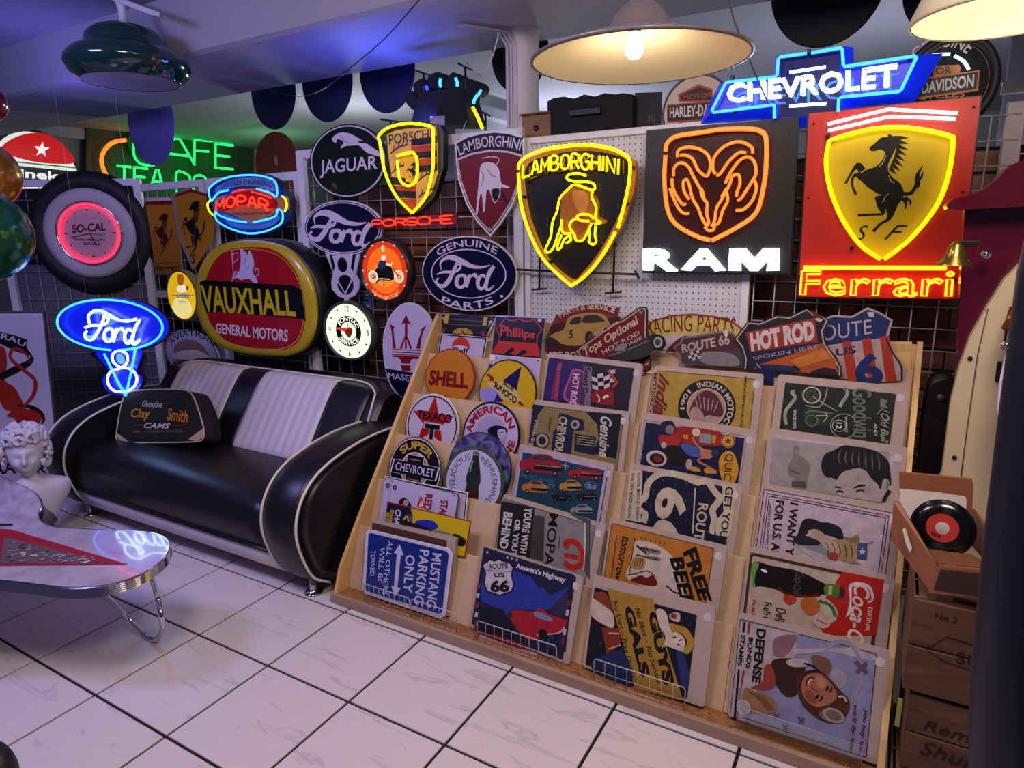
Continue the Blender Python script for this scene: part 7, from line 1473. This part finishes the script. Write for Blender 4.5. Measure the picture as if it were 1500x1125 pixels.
s.back([(530, 430), (560, 405), (640, 345), (760, 260), (790, 255), (890, 185), (920, 183), (935, 205), (932, 330), (945, 460), (900, 500), (600, 500)], .004, BLACK, 'plate'); s.poly([(540, 432), (562, 412), (645, 352), (765, 268), (795, 262), (893, 193), (918, 192), (926, 208), (922, 330), (930, 455), (880, 490), (600, 490)], '#c0b4a8', 1); s.poly([(548, 434), (566, 417), (648, 358), (768, 274), (798, 267), (895, 199), (914, 199), (920, 210), (916, 330), (922, 450), (880, 485), (600, 485)], '#741420', 2)
s.text('Tops Optional', (575, 415), (870, 232), (600, 470), '#c8bc9c', br=(895, 285), shear=.25, bold=.03, lay=4); s.text('EST. 1976', (645, 335), (770, 262), (655, 350), '#c0b4a8', br=(778, 275), bold=.03, lay=4); s.text('HOT ROD', (680, 425), (885, 315), (690, 450), '#c0b4a8', br=(892, 335), bold=.03, lay=4); s.text('GARAGE', (760, 415), (900, 345), (765, 435), '#c0b4a8', br=(905, 362), bold=.03, lay=4)
s.disc((898, 215), .008, .008, '#8c7c74', 4, px=True); s.disc((556, 435), .008, .008, '#8c7c74', 4, px=True); s.done()
s = tsign('grey hot rod car cut-out with a chunky white-walled tyre', (940, 500), .82, v4)
s.back([(720, 460), (745, 430), (760, 395), (810, 375), (830, 400), (940, 345), (970, 332), (1020, 350), (1035, 390), (1010, 425), (960, 425), (930, 460), (800, 490), (720, 480)], .006, BLACK, 'plate')
s.poly([(725, 460), (750, 432), (820, 420), (940, 350), (970, 400), (930, 455), (800, 485)], '#3c3a38', 1, True); s.poly([(750, 425), (765, 400), (808, 382), (822, 400), (800, 425)], '#8c8484', 2, True); c = s.p(990, 380); s.disc(c, .03, .033, '#1c1a1a', 3); s.disc(c, .02, .024, '#a8a09c', 4); s.disc(c, .012, .014, '#4c4644', 5)
for k in range(5): s.line([(980 + k * 0, 430 + k * 8), (1060, 420 + k * 9)], .003, '#4c4644', 2)
s.line([(720, 455), (800, 430), (940, 370)], .004, '#8c8484', 3, True); s.done()
s = tsign('wide oval sign reading racing parts in red on yellow', (1020, 480), .93, v4)
s.back([(925, 290), (960, 260), (1060, 230), (1180, 222), (1300, 235), (1400, 265), (1450, 300), (1450, 470), (925, 480)], .004, mat('red_edge', '#8c2420', .4), 'plate'); s.poly([(932, 292), (965, 268), (1062, 242), (1180, 234), (1298, 246), (1395, 275), (1440, 305), (1440, 460), (932, 470)], '#c8b464', 1); s.poly([(932, 355), (1100, 335), (1300, 335), (1440, 370), (1440, 465), (932, 475)], '#b8b0b4', 2)
arctext(s, 'RACING PARTS', (935, 345), (1400, 345), (1180, 322), .07, '#7c1c24', bold=.0, lay=3); s.poly([(1040, 420), (1120, 350), (1160, 360), (1150, 480), (1040, 480)], '#6c1c20', 3, True); s.done()
s = tsign('grey and maroon highway shield cut-out with checkered flags', (1030, 520), .86, v4)
s.back([(1070, 410), (1110, 380), (1120, 350), (1180, 345), (1260, 330), (1340, 318), (1400, 325), (1430, 360), (1470, 430), (1475, 520), (1115, 500), (1110, 450)], .005, mat('pewter_edge', '#7c7a78', .35, .5), 'plate'); s.poly([(1082, 412), (1120, 385), (1128, 360), (1180, 354), (1262, 340), (1340, 328), (1395, 335), (1420, 365), (1460, 435), (1464, 515), (1122, 495), (1118, 450)], '#5c3038', 1); s.text('ROUTE 66', (1118, 392), (1380, 330), (1122, 440), '#b0a8a8', br=(1385, 392), bold=.06, lay=3)
s.poly([(1120, 450), (1460, 420), (1464, 515), (1122, 495)], '#4c4a4c', 2); s.poly([(1230, 440), (1290, 430), (1380, 440), (1430, 470), (1420, 510), (1240, 495)], '#8c8688', 3, True)
for k in range(4):
    for j in range(3):
        if (k + j) % 2: s.poly([(1150 + k * 16 + j * 5, 440 + j * 16 - k * 5), (1166 + k * 16 + j * 5, 435 + j * 16 - k * 5), (1171 + k * 16 + j * 5, 451 + j * 16 - k * 5), (1155 + k * 16 + j * 5, 456 + j * 16 - k * 5)], '#c0b8b8', 4)
s.poly([(1345, 315), (1375, 315), (1375, 345), (1355, 345)], '#c8c4c8', 4); s.done()
v5 = (1060, 400, 3.409)
s = tsign('black shield cut-out with hot rod lettering over an orange sunset', (1160, 500), .86, v5)
sh = [(50, 330), (120, 240), (180, 245), (265, 210), (330, 215), (415, 175), (450, 200), (490, 210), (530, 235), (500, 290), (510, 350), (560, 420), (590, 470), (590, 520), (100, 480), (105, 430), (85, 370)]
s.back(sh, .005, BLACK, 'plate'); s.line([(64, 330), (125, 250), (182, 255), (268, 220), (330, 225), (415, 185), (448, 210), (490, 220), (516, 238), (490, 290), (500, 352), (550, 425), (580, 475), (578, 512)], .005, '#b8b0b0', 1); s.line([(64, 330), (95, 368), (113, 430), (108, 478)], .005, '#b8b0b0', 1)
s.poly([(110, 295), (455, 222), (480, 350), (560, 440), (575, 512), (115, 478), (130, 400)], '#2c2c4c', 1); s.poly([(300, 420), (490, 350), (560, 440), (575, 512), (330, 490), (150, 480), (180, 455)], '#b4602c', 2); s.poly([(330, 440), (495, 375), (540, 425), (380, 470)], '#c88040', 3); s.poly([(440, 490), (500, 470), (560, 480), (575, 512), (430, 500)], '#2c2440', 4)
s.poly([(110, 297), (455, 224), (470, 345), (135, 395)], '#a03c34', 3); s.text('HOT ROD', (130, 300), (450, 232), (140, 392), '#cfc4c4', br=(460, 335), bold=.1, lay=4); s.text('SPOKEN HERE', (145, 418), (470, 355), (150, 436), '#a8a0b4', br=(475, 375), bold=.0, lay=4)
s.poly([(165, 470), (190, 455), (350, 465), (370, 490), (180, 485)], '#2c3860', 4, True); s.line([(350, 460), (380, 490)], .008, '#14182c', 5); s.line([(165, 452), (195, 485)], .003, '#b8b8c8', 5, True); s.poly([(455, 232), (470, 218), (495, 235), (480, 245)], '#c8c4c8', 5); s.poly([(460, 225), (430, 180), (500, 225)], '#7c1c28', 5); s.done()
s = tsign('blue, white and red striped highway shield cut-out', (1258, 500), .9, v5)
o_ = [(500, 230), (545, 210), (640, 215), (720, 170), (780, 195), (845, 235), (820, 330), (850, 400), (890, 460), (892, 530), (800, 545), (500, 520)]
s.back(o_, .005, mat('pale_edge', '#a898a4', .5), 'plate'); s.poly([(500, 235), (548, 220), (640, 225), (720, 182), (776, 203), (832, 238), (808, 320), (500, 362)], '#1c3470', 1); s.poly([(500, 372), (805, 325), (838, 400), (880, 462), (884, 538), (500, 520)], '#b8a4a0', 1)
for x in (590, 690, 780): s.poly([(x, 358 - (x - 500) * .14), (x + 45, 351 - (x - 500) * .14), (x + 85, 540), (x + 30, 540)], '#b0402c', 2)
s.poly([(500, 420), (560, 405), (600, 520), (500, 520)], '#b0402c', 2); s.text('ROUTE', (440, 268), (738, 230), (440, 350), '#c0b0bc', br=(742, 302), bold=.0, lay=3); s.text('US', (560, 378), (660, 362), (562, 414), '#1c3470', br=(662, 400), bold=.04, lay=3); s.text('66', (655, 405), (900, 380), (655, 570), '#1c3470', br=(980, 560), bold=.07, lay=3) if 0 else s.text('6', (655, 405), (780, 395), (655, 560), '#1c3470', br=(805, 560), bold=.07, lay=3)
s.line([(810, 325), (845, 400), (886, 462), (890, 535)], .006, '#1c2c64', 3, True); s.poly([(715, 195), (750, 195), (752, 218), (728, 220)], '#c8c4c8', 4); s.done()
s = tsign('pale wooden board edge standing behind the striped shield', (1320, 530), .925, v5); s.back([(800, 340), (942, 342), (925, 560), (800, 560)], .01, PLY, 'board'); s.done()
s = tsign('small black and red cut-out corner between two sleeved signs', (947, 530), .78, v4); s.back([(900, 500), (940, 470), (955, 480), (950, 530), (920, 550), (900, 530)], .004, BLACK, 'plate'); s.poly([(905, 502), (938, 478), (948, 486), (944, 524), (920, 540)], '#7c1c20', 1); s.line([(915, 505), (940, 495)], .004, '#b8b0b0', 2); s.done()
s = tsign('dark blue enamel cut-out corner behind the mustard sign', (1118, 550), .8, v5); s.back([(165, 475), (255, 478), (250, 560), (185, 555)], .005, mat('royal_edge', '#14204c', .3), 'plate'); s.done()
# ================================================================== pendant lamps
ENI = mat('cream_enamel', '#c4b898', .5, coat=.1); ENO = mat('grey_enamel', '#6c6267', .35, coat=.4)
def shade(c, R_, h, prof, mo, mi, label, name='pendant_lamp', seg=56, bulb=None, roll=0, rz=0, cord=True):
    t = thing(name, label, 'pendant lamp', c); t.rotation_euler = (math.radians(roll), 0, math.radians(rz))
    MB().lathe([(r * R_, z * h) for r, z in prof], seg).build('shade', mo, t)
    MB().lathe([(r * R_ * .975 if r > .05 else r * R_, z * h - .0015) for r, z in prof], seg).build('shade_lining', mi, t)
    MB().lathe([(R_ * prof[0][0] * 1.003, prof[0][1] * h + .004), (R_ * prof[0][0] * 1.006, prof[0][1] * h - .002), (R_ * prof[0][0] * .98, prof[0][1] * h - .004)], seg).build('rim', mo, t)
    if cord: MB().tube([(0, 0, h), (0, 0, 2.85 - c[2])], .004, 6).build('cord', DARKM, t)
    return t
P1 = [(1, 0), (.97, .035), (.8, .17), (.6, .30), (.42, .40), (.33, .455), (.30, .50), (.25, .68), (.18, .84), (.1, .95), (.03, 1.0)]
lc = onY(936, 88, .12); e1 = onY(777, 100, .12); dd = (lc - CAM).dot(CF); RL = 159 * dd / FPX
lp = shade(lc + Vector((0, 0, -.0)), RL, .165, P1, ENO, ENI, 'wide grey enamel pendant lamp with a glowing bulb, above the yellow bull sign')
bp_ = onY(929, 72, .12); bz = bp_.z - lc.z
G_ = MB(); G_.lathe([(.001, -.028), (.015, -.025), (.025, -.013), (.028, .002), (.024, .017), (.018, .028), (.015, .045), (.001, .045)], 28, Matrix.Translation((bp_.x - lc.x, 0, bz))); G_.build('bulb', mat('lit_bulb', '#fff2dc', .3, emit=7), lp)
MB().lathe([(.0165, .045), (.019, .05), (.02, .085), (.001, .085)], 20, Matrix.Translation((bp_.x - lc.x, 0, bz))).build('socket', mat('brown_socket', '#6c5844', .5), lp)
l_ = lamp('POINT', 'bulb_light', bp_ + Vector((0, 0, -.045)), (1, .78, .55), 3.4, .035)
rc = onY(1480, 22, .1); dd = (rc - CAM).dot(CF); RR_ = 128 * dd / FPX
rp = shade(rc, RR_, .2, [(1, 0), (1.0, .06), (.9, .3), (.7, .55), (.5, .72), (.3, .86), (.1, .96), (.03, 1)], ENI, mat('cream_lining', '#e0d0a8', .45), 'cream pendant lamp cut by the top right corner')
MB().sphere((0, 0, .07), .035, 20, 12).build('bulb', mat('lit_bulb', '#fff2dc'), rp)
lamp('POINT', 'bulb_light', rc + Vector((0, 0, .0)), (1, .78, .55), 2.6, .035)
GRN = mat('bottle_green_enamel', '#0a3430', .12, coat=.8)
gc = onY(190, 100, .35); dd = (gc - CAM).dot(CF); RG = 83 * dd / FPX
P2 = [(.80, -.30), (.93, -.16), (1.0, .02), (.99, .16), (.88, .32), (.70, .42), (.64, .46), (.655, .54), (.62, .68), (.5, .82), (.3, .92), (.08, .96), (.03, 1.0)]
gp = shade(gc, RG, .22, P2, GRN, mat('pale_lining', '#d4d4f0', .6), 'dark green glossy bell-shaped pendant lamp at the upper left')
MB().lathe([(.001, 0), (.02, 0), (.02, .07), (.03, .1), (.001, .1)], 16, Matrix.Translation((0, 0, .21))).build('stem', WHITEM, gp)
a = onY(110, -20, .35); b = onY(228, 24, .35)
o = MB().box((0, -.02, 0), ((b - a).length, .02, .025), .003).build('lamp_track', WHITEM); o.location = a + Vector((0, 0, .0)); o.rotation_euler = (0, -math.atan2((b - a).z, (b - a).x), 0); tag(o, 'white lighting track carrying the green pendant lamp', 'lighting track')

# ================================================================== fuel pump, right edge
CRE = mat('cream_pump_paint', '#c2b290', .4, coat=.3); MAR = mat('maroon_pump_paint', '#4c0a20', .2, coat=.8)
pump = thing('fuel_pump', 'old cream and maroon fuel pump at the right edge', 'fuel pump', onY(1420, 700, .42) * 1)
PB = pump.location.copy(); pump.location.z = 0; PB.z = 0
PY = .42
def pp(P_, Y=PY, sm=0):
    q = [onY(*p, Y) - PB for p in P_]; return smooth(q, True, sm) if sm else q
def pump_part(P_, d0, d1, name, m, Y=PY, sm=0):
    q = pp(P_, Y, sm); return MB().loft([[(p.x, p.y + d0, p.z) for p in q], [(p.x, p.y + d1, p.z) for p in q]], smooth=False).build(name, m, pump)
pump_part([(1415, 300), (1520, 295), (1560, 760), (1410, 760), (1405, 560), (1404, 500), (1409, 400)], .03, .1, 'body_back', MAR)
pump_part([(1500, 380), (1470, 410), (1445, 450), (1420, 495), (1404, 540), (1392, 590), (1380, 690), (1366, 730), (1355, 900), (1560, 900), (1560, 380)], -.01, .03, 'front_panel', CRE)
pump_part([(1385, 300), (1395, 292), (1420, 286), (1440, 278), (1460, 262), (1475, 245), (1490, 238), (1560, 232), (1560, 300), (1400, 308), (1387, 306)], -.04, .12, 'roof', MAR)
q = pp([(1447, 452), (1432, 520), (1415, 640), (1405, 720)], PY - .012); MB().tube(q, .0016, 5).build('panel_seam', mat('seam', '#4c4232', .7), pump)
for x, y in ((1421, 525), (1398, 670)): v = onY(x, y, PY - .012) - PB; MB().lathe([(.001, .006), (.006, .004), (.0065, 0), (.001, 0)], 12, Matrix.Translation(v) @ Matrix.Rotation(PI / 2, 4, 'X')).build('screw', DARKM, pump)
v = onY(1444, 372, PY - .02) - PB; MB().lathe([(.001, .02), (.012, .015), (.013, 0), (.001, 0)], 16, Matrix.Translation(v) @ Matrix.Rotation(PI / 2, 4, 'X')).build('knob', CHROME, pump)
v = onY(1462, 545, PY - .02) - PB; MB().box((v.x - .004, v.y, v.z - .03), (v.x + .006, v.y + .015, v.z + .03), .002).build('handle', BLACK, pump)
# bell / nozzle cradle
bl = thing('bell', 'small brass bell fixed at the left side of the fuel pump', 'bell', onY(1398, 388, .34)); B0 = bl.location.copy()
MB().lathe([(.044, -.0), (.042, .006), (.032, .014), (.024, .034), (.02, .052), (.01, .062), (.001, .064)], 28).build('bell_body', mat('brass', '#8c7a3c', .25, .9), bl)
MB().box((.0, -.01, .05), (.05, .01, .065), .002).build('bracket', BLACK, bl)
# hose nozzle, paper and dark standing tube in front
nz = thing('nozzle', 'chrome and amber fuel nozzle hanging over white paper at the right edge', 'fuel nozzle', onY(1482, 470, .3)); N0 = nz.location.copy()
q = [onY(x, y, .3) - N0 for x, y in ((1512, 395), (1505, 430), (1494, 470), (1488, 505))]; MB().tube(smooth(q, False, 4), [.012, .014, .016, .018, .02, .022, .02, .02, .02, .021, .022, .022, .022][:len(smooth(q, False, 4))], 14).build('spout', CHROME, nz)
q = [onY(x, y, .3) - N0 for x, y in ((1500, 448), (1483, 485))]; MB().tube(q, [.02, .028], 16).build('amber_collar', mat('copper', '#b4703c', .2, .9), nz); q = [onY(x, y, .3) - N0 for x, y in ((1486, 500), (1484, 512))]; MB().tube(q, [.03, .03], 18).build('ring', CHROME, nz)
q = [onY(x, y, .33) - N0 for x, y in ((1480, 450), (1490, 448), (1482, 508), (1470, 512), (1472, 485), (1468, 482), (1474, 470))]; MB().loft([[(p.x, p.y, p.z) for p in q], [(p.x, p.y + .02, p.z) for p in q]], smooth=False).build('cradle', mat('dark_red_cradle', '#3c1210', .4), nz)
s = Sign('paper_roll', 'long white paper strip hanging below the nozzle', 'paper', (1475, 620), Y=.26)
s.back([(1477, 512), (1502, 510), (1475, 680), (1466, 705), (1462, 620), (1463, 570)], .01, mat('white_paper', '#c8c0d0', .7), 'paper', sm=True); s.done()
po = thing('stand_pole', 'thick dark blue-black foreground pole leaning up the right edge', 'pole', (0, 0, 0))
Yp = -.62; a = onY(1418, 1125, Yp); a2 = onY(1440, 900, Yp); b2 = onY(1485, 520, Yp); e2 = onY(1520, 250, Yp)
pts = [onY(1466, 1200, Yp), onY(1472, 1000, Yp), onY(1490, 800, Yp), onY(1512, 600, Yp), onY(1535, 400, Yp)]
bz_ = pts[0]; po.location = (bz_.x - .01, bz_.y, 0)
rr = [.05, .049, .046, .042, .038]
P_ = [Vector((pts[0].x - .01, pts[0].y, 0))] + pts + [Vector((pts[-1].x + .02, pts[-1].y, 1.9))]
MB().tube([p - po.location for p in P_], [.05] + rr + [.036], 28).build('pole', mat('midnight_vinyl', '#0c0f22', .45), po); MB().lathe([(.001, 0), (.12, 0), (.12, .02), (.06, .04), (.001, .04)], 32).build('foot', mat('midnight_vinyl', '#0c0f22'), po)
# black bag of cables in the gap
bgk = thing('cable_bag', 'black zipped case hanging in the gap right of the rack', 'case', onY(1380, 640, .8)); K0 = bgk.location.copy()
q = [onY(x, y, .8) - K0 for x, y in ((1362, 562), (1372, 552), (1390, 550), (1402, 560), (1412, 575), (1416, 640), (1410, 700), (1398, 760), (1340, 760), (1345, 680), (1352, 600))]
MB().loft([[(p.x * k, p.y + d, p.z * k) for p in smooth(q, True, 4)] for d, k in ((-.0, .92), (.015, 1), (.1, 1), (.12, .9))]).build('body', mat('black_nylon', '#0a090b', .5), bgk)
MB().tube(smooth([onY(x, y, .78) - K0 for x, y in ((1350, 560), (1360, 590), (1385, 612), (1400, 600), (1405, 570))], False, 5), .003, 6).build('strap', BLACK, bgk); v = onY(1378, 582, .79) - K0; MB().lathe([(.001, .004), (.012, .003), (.012, 0), (.001, 0)], 16, Matrix.Translation(v) @ Matrix.Rotation(PI / 2, 4, 'X')).build('badge', mat('grey_badge', '#4c484c', .4), bgk)

# ================================================================== crates, record box, record
CW = wood('crate_wood', '#44291a', '#64422c', (2, 10, 10), 4, .7); CW2 = wood('crate_wood_pale', '#5c4029', '#785638', (2, 10, 10), 4, .7)
def crate(x0, x1, z0, z1, Y, label, l1, l2=None, open_=False):
    t = thing('wooden_crate', label, 'crate', (x0, Y, z0), group='old wooden crates stacked right of the rack'); w = x1 - x0; h = z1 - z0; D = .34
    n = 2; 
    for k in range(n): MB().box((0, 0, h * k / n + .002), (w, .014, h * (k + 1) / n - .002), .003).build('plank', CW, t)
    for k in range(n): MB().box((0, D - .014, h * k / n + .002), (w, D, h * (k + 1) / n - .002), .003).build('plank', CW, t)
    for x in (0, w - .014): MB().box((x, .014, 0), (x + .014, D - .014, h), .003).build('side_board', CW2, t)
    for k in range(3): MB().box((.002, .016 + k * .104, h - .012), (w - .002, .114 + k * .104, h), .002).build('lid_plank', CW2, t)
    s = Sign.__new__(Sign); s.ux, s.uy, s.n = Vector((1, 0, 0)), Vector((0, 0, 1)), Vector((0, -1, 0)); s.o = Vector((x0, Y, z0)); s.root = t; s.view = (0, 0, 1); s.z = .001; s.arts = {}; s.mat = mat('stamp_ink', '#170d08', .8); s.off = 0
    M_ = Matrix(((1, 0, 0), (0, 0, -1), (0, 1, 0))).to_4x4()
    for txt, (u0, v0, u1, v1), sh in l1: s.text(txt, (w * u0, h * v0), (w * u1, h * v0), (w * u0, h * v1), '#2a1810', loc=True, bold=.01, shear=sh)
    if l2: s.line([(w * a, h * b) for a, b in l2], .003, '#170d08', 3, loc=True, closed=True)
    for nm, (mb, m) in s.arts.items():
        mb.v = [(x, -z, y) for x, y, z in mb.v]; mb.build('stamp', PR_SATIN, t)
    return t
CX0 = 2.932
crate(CX0, CX0 + .42, .375, .655, .02, 'top crate of the stack with an arrow-framed stamp', [('SUPER', (.26, .56, .6, .44), 0), ('No 2', (.12, .9, .24, .84), 0), ('NUTS', (.62, .22, .8, .13), 0)], [(.1, .5), (.2, .68), (.75, .6), (.85, .48), (.75, .34), (.2, .42)])
crate(CX0 + .02, CX0 + .42, .122, .365, .03, 'middle crate of the stack with slanted script stamp', [('Reming', (.1, .72, .56, .54), .3), ('Shur S', (.1, .44, .56, .26), .3)])
crate(CX0, CX0 + .44, .0, .112, .0, 'bottom crate of the stack, darkest one', [('12 GA', (.4, .6, .7, .4), 0)])
mb = MB().box((0, 0, 0), (.012, .004, .09), .001); o = mb.build('paper_label', mat('green_yellow_label', '#8c8c3c', .6)); o.location = (2.925, .01, .26); tag(o, 'narrow yellowish paper strip wedged beside the middle crate', 'label')
rb = thing('record_box', 'open tan leatherette singles box on top of the crates', 'record box', (3.0, .05, .657)); LE = mat('tan_leatherette', '#8c5434', .5, bump=.2, bscale=120); LI = mat('box_lining', '#6c4226', .6)
# tray tipped forward: floor, sides, front opening, lid upright behind
BM = Matrix.Translation((.0, 0, .01)) @ Matrix.Rotation(math.radians(-8), 4, 'Y')
mb = MB(); mb.box((.02, -.0, 0), (.3, .22, .008), .003); mb.build('floor_panel', LI, rb)
R0 = lambda x, y, Y: onY(x, y, Y) - rb.location
def slab(P_, th, name, m, par=rb):
    q = [R0(*p) for p in P_]; n = (q[1] - q[0]).cross(q[-1] - q[0]).normalized() * th
    return MB().loft([q, [p + n for p in q]], smooth=False).build(name, m, par)
o = slab([(1309, 735, .1), (1318, 737, .1), (1372, 828, .02), (1374, 838, .02), (1364, 868, .02), (1305, 790, .1)], .012, 'left_side', LE); 
slab([(1322, 775, .06), (1326, 773, .06), (1336, 803, .045), (1333, 809, .045), (1328, 800, .05)], -.001, 'hand_slot', mat('slot_light', '#cfc4b4', .6))
slab([(1317, 692, .24), (1424, 702, .24), (1426, 712, .24), (1422, 800, .24), (1318, 790, .24)], .012, 'lid', LE)
slab([(1360, 868, .02), (1374, 828, .02), (1450, 836, .0), (1446, 878, .0)], .01, 'front_frame', LE); slab([(1368, 862, .018), (1378, 834, .018), (1446, 841, -.002), (1442, 874, -.002)], -.003, 'front_recess', mat('dark_recess', '#2c1a10', .8))
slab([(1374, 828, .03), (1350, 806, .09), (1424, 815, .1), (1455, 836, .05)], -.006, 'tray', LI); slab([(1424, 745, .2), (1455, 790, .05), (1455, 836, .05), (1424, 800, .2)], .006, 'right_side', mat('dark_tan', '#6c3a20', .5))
s = Sign('record_sleeve', 'white paper record sleeve behind the black record', 'record sleeve', (1370, 770), Y=.22, yaw=0, tilt=12); s.back([(1318, 716), (1412, 724), (1416, 732), (1412, 800), (1316, 790)], .002, mat('paper_sleeve', '#c4b8b0', .7), 'paper'); s.done()
s = Sign('vinyl_record', 'black seven-inch record with a red label standing in the tan box', 'record', (1381, 774), Y=.12, yaw=-6, tilt=16, mat=PR_SATIN)
c, rx, ry = ellbox(s, (1333, 770), (1430, 778), (1375, 729), (1385, 818)); r_ = (rx + ry) / 2
VIN = mat('record_vinyl', '#08080a', .18, coat=.5)
Mx = Matrix.Translation((c.x, c.y, 0)); MB().lathe([(r_ * .2, -.001), (r_ * 1.0, -.001), (r_ * 1.0, .001), (r_ * .5, .0014), (r_ * .48, .0008), (r_ * .2, .001), (r_ * .2, -.001)], 56, Mx).build('disc', VIN, s.root)
for k in range(6): MB().lathe([(r_ * (.56 + k * .07), .0012), (r_ * (.565 + k * .07), .002), (r_ * (.57 + k * .07), .0012)], 48, Mx).build('groove', VIN, s.root)
s.ring(c, r_ * .5, r_ * .5, r_ * .21, r_ * .21, '#b03c34', 3); s.ring(c, r_ * .215, r_ * .215, r_ * .19, r_ * .19, '#c8a098', 4); s.text('DECCA', (c.x - r_ * .3, c.y - r_ * .2), (c.x + .0, c.y - r_ * .26), (c.x - r_ * .32, c.y - r_ * .31), '#1c1412', loc=True, lay=5, bold=.05); s.done()

# ================================================================== plaster bust of a curly-haired woman
PLS = mat('plaster_white', '#cdc6d0', .55, bump=.1, bscale=40)
bz = 1
bd = onY(40, 745, -.02); 
bust = thing('bust', 'white plaster bust of a curly-haired woman behind the kidney table', 'bust', (0, 0, 0))
DD = (onY(42, 680, -.28) - CAM).dot(CF); HC = onY(40, 680, -.28); SC = DD / FPX  # metres per pixel at the bust
bust.location = (HC.x, HC.y, 0); 
yawb = math.atan2(CAM.x - HC.x, -(CAM.y - HC.y)); bust.rotation_euler.z = yawb - .1
def ps(px, py): return ((px - 40) * SC, (HC.z + (680 - py) * SC))   # local x, z seen from the front
x_, zc = ps(42, 666)
# head: one continuous lofted surface with features
def head():
    mb = MB(); rings = []; n = 48
    rx_, rz_, ry_ = 22 * SC, 31 * SC, 26 * SC
    for i in range(25):
        th = -PI / 2 + PI * i / 24; z = math.sin(th) * rz_; k = max(.02, math.cos(th)) ** .85
        jaw = 1 - .28 * max(0, -math.sin(th)) ** 1.5; ring = []
        for j in range(n):
            a = 2 * PI * j / n; x = math.cos(a) * rx_ * k * jaw; y = math.sin(a) * ry_ * k * (1 - .12 * max(0, -math.sin(th)))
            fr = max(0, -math.sin(a)); u = x / rx_; v = z / rz_
            def g(cu, cv, su, sv): return math.exp(-((u - cu) / su) ** 2 - ((v - cv) / sv) ** 2) * fr
            y -= 1.35 * SC * (9 * g(0, -.12, .13, .16) + 5 * g(0, .02, .09, .2) + 4 * g(0, -.52, .3, .07) + 3.5 * g(0, -.62, .22, .06) + 4 * g(0, -.86, .22, .12) + 3 * g(0, .3, .6, .12) + 3 * g(.5, -.25, .25, .25) + 3 * g(-.5, -.25, .25, .25))
            y += 1.3 * SC * (5 * g(.38, .06, .2, .12) + 5 * g(-.38, .06, .2, .12) + 2.5 * g(0, -.57, .26, .025))
            y -= SC * (3 * g(.38, .05, .13, .06) + 3 * g(-.38, .05, .13, .06))
            ring.append((x, y, z))
        rings.append(ring)
    return mb.loft(rings)
zb = zc
mb = head(); mb.v = [(x, y, z + zb) for x, y, z in mb.v]; 
# neck and shoulders, same surface family
NP = [(10, 11, -22, 2), (10, 11, -30, 3), (11, 12, -34, 3), (16, 14, -37, 3), (32, 17, -40, 4), (46, 20, -45, 4), (50, 22, -54, 4), (46, 23, -66, 4), (38, 21, -80, 4), (28, 18, -95, 4), (24, 18, -108, 4)]
mb.loft([[(math.cos(a) * w * SC, math.sin(a) * d * SC + o_ * SC, zb + z * SC) for a in [2 * PI * j / 32 for j in range(32)]] for w, d, z, o_ in [(q[0], q[1], q[2], q[3]) for q in NP]][::-1])
mb.build('figure', PLS, bust)
mb = MB(); rnd = random.Random(11)
for k in range(170):
    a = rnd.uniform(0, 2 * PI); th = rnd.uniform(-.75, 1.45); fr = -math.sin(a)
    if fr > .45 and th < .62: continue
    r1 = 27 * SC * math.cos(th) ** .8; x = math.cos(a) * r1 * 1.08; y = math.sin(a) * r1 * 1.12 + 3 * SC; z = zb + 8 * SC + math.sin(th) * 31 * SC
    R_ = rnd.uniform(5, 10) * SC; ph = rnd.uniform(0, 6.28); ti = rnd.uniform(-.6, .6); pts = []
    for t in range(12):
        u = ph + t * .55; q = R_ * (1 - t * .045); pts.append((x + math.cos(u) * q * math.cos(a + PI / 2) + math.cos(a) * t * .35 * SC, y + math.cos(u) * q * math.sin(a + PI / 2) + math.sin(a) * t * .35 * SC, z + math.sin(u) * q + ti * SC))
    mb.tube(pts, [R_ * .42 * (1 - .05 * t) for t in range(12)], 7)
mb.sphere((0, 5 * SC, zb + 12 * SC), 26 * SC, 24, 14, (1.02, 1.05, 1.0))
tag(mb.build('hair', PLS, bust), kind='stuff')
# pedestal under the bust
MB().lathe([(.001, 0), (.13, 0), (.13, .02), (.07, .06), (.06, .2), (.07, max(.25, zb - 118 * SC)), (.001 + 24 * SC, zb - 107 * SC), (.001, zb - 107 * SC)], 32).build('plinth', mat('grey_plinth', '#6a6672', .6), bust)
t = thing('chair_back', 'dark round chair back cut by the bottom left corner', 'chair', onZ(-8, 1130, .32)); MB().sphere((0, 0, 0), .075, 28, 16, (1, .6, 1.1)).build('backrest', mat('dark_chair', '#120f16', .5), t); MB().tube([(0, 0, -.06), (0, 0, -.32)], .015, 8).build('leg', DARKM, t)
